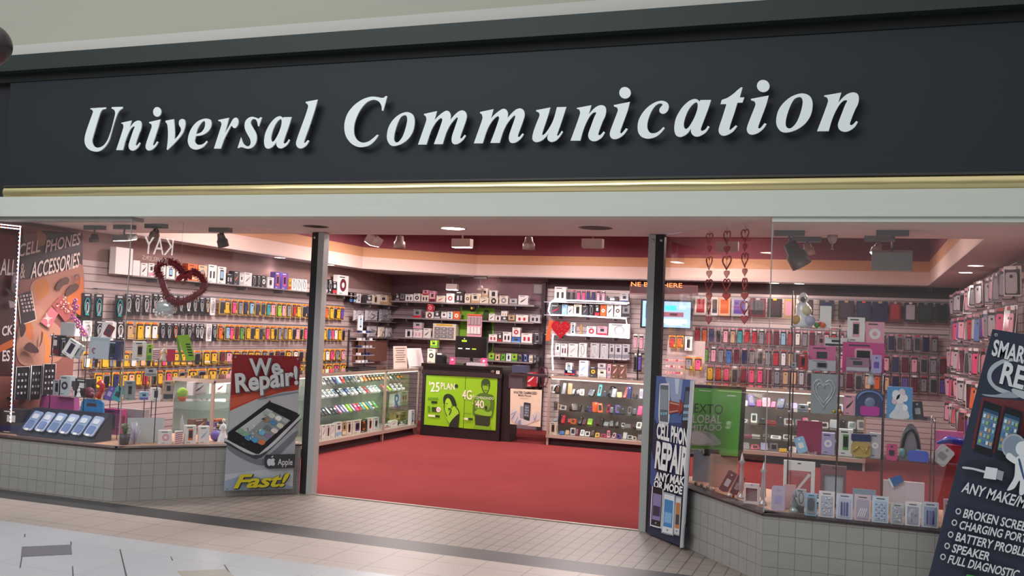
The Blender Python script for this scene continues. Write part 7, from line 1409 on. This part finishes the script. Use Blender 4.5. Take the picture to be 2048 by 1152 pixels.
for (x, y, lb) in ((-7.36, 12.5, 'warm lit downlight above the far yellow cards'), (-7.36, 11.2, 'warm lit downlight above the middle yellow cards'), (-5.75, 14.6, 'small lit downlight above the till'), (-1.2, 14.62, 'warm downlight above the tablet cases near the heart strings'), (-.85, 14.62, 'warm downlight above the tablet cases behind the glass corner'), (1.07, 10.7, 'warm downlight over the side wall nearer the window'), (1.07, 11.7, 'warm downlight over the side wall deeper in the shop')):
    downlight(x, y, True, lb, .07, 14)
# hanging silver hooks and ornaments on the tray edge
for (px, py, lb) in ((997, 565, 'silver chain charm hanging at the tray edge over the boxes'), (1860, 572, 'dark chain charm hanging at the tray edge by the side wall')):
    P0 = PY(14.47); u, z = P0.at(px, py); b = MB(); b.tube([(0, 0, 2.42 - z), (0, 0, .03)], .003, M('grey', .3, .6), 4)
    for k in range(2): b.tube([(.025 * math.cos(t_), 0, .01 - k * .05 + .025 * math.sin(t_)) for t_ in [2 * math.pi * i / 10 for i in range(10)]], .004, M('8a8084', .3, .6), 4, closed=True)
    tag(b.build('hanging_charm', loc=P0.w(u, z)), lb, 'charm')
light('wall_wash', 'SPOT', (-1.9, 13.0, 2.9), 95, (1, .86, .80), .05, target=(-1.6, 14.8, 1.5), spot=110, blend=.9)
light('wall_wash', 'SPOT', (-4.0, 13.0, 2.9), 40, (1, .92, .9), .05, target=(-4.0, 14.8, 1.5), spot=90, blend=.9)
# round pendant lamp of the mall, cut by the frame edge
P0 = PY(4.2); u, z = P0.at(-26, 90); t = empty('pendant_lamp', P0.w(u, z), 0, label='dark round pendant globe at the top corner of the mall', cat='lamp')
b = MB(); b.ball((0, 0, 0), .135, M('4a4044', .3, .2), seg=24, sc=(1, 1, .95)); b.build('globe', t); b = MB(); b.tube([(0, 0, .12), (0, 0, 1.6)], .008, dark_m, 6); b.build('rod', t)
# lettering of the shop across the concourse (it shows reversed in the angled glass)
def mirror_hit(px, py, y0):
    d = ray(px, py); n = GL.n; t = (GL.p - CAM).dot(n) / d.dot(n); q = CAM + d * t; r = d - n * (2 * d.dot(n)); k = (y0 - q.y) / r.y; return q + r * k
OPP = Plane((0, -5), math.pi); t = None
c = [mirror_hit(*p, -5.0) for p in ((345, 511), (286, 507), (348, 478), (285, 515), (337, 524))]
t = empty('opposite_sign', (c[0].x, -5.0, c[1].z), 0, label='white lettering of the jewellery shop across the concourse, mirrored in glass', cat='sign')
b = MB(); b.box((0, -.06, .1), (7, .08, 1.5), M('3a3234', .6)); b.build('sign_board', t)
a = Art(OPP, .0); uvp = [(-q.x, q.z) for q in c]
def put3(tx, bl, br, tl, em):
    v, f = text_geo(tx, 0.0, 0); d = a.lay(); a.mb.add([(bl[0] + x * (br[0] - bl[0]) + y * (tl[0] - bl[0]), -d, bl[1] + x * (br[1] - bl[1]) + y * (tl[1] - bl[1])) for x, y in v], f, M('fff6f0', .4, 0, em))
put3('KAY', uvp[0], uvp[1], uvp[2], 7); h_ = uvp[2][1] - uvp[0][1]; put3('JEWELERS', (uvp[4][0], uvp[4][1] - .05), (uvp[3][0], uvp[3][1] - .05), (uvp[4][0], uvp[4][1] - .05 + h_ * .25), 3)
a.build('lettering', t)
finish_labels()
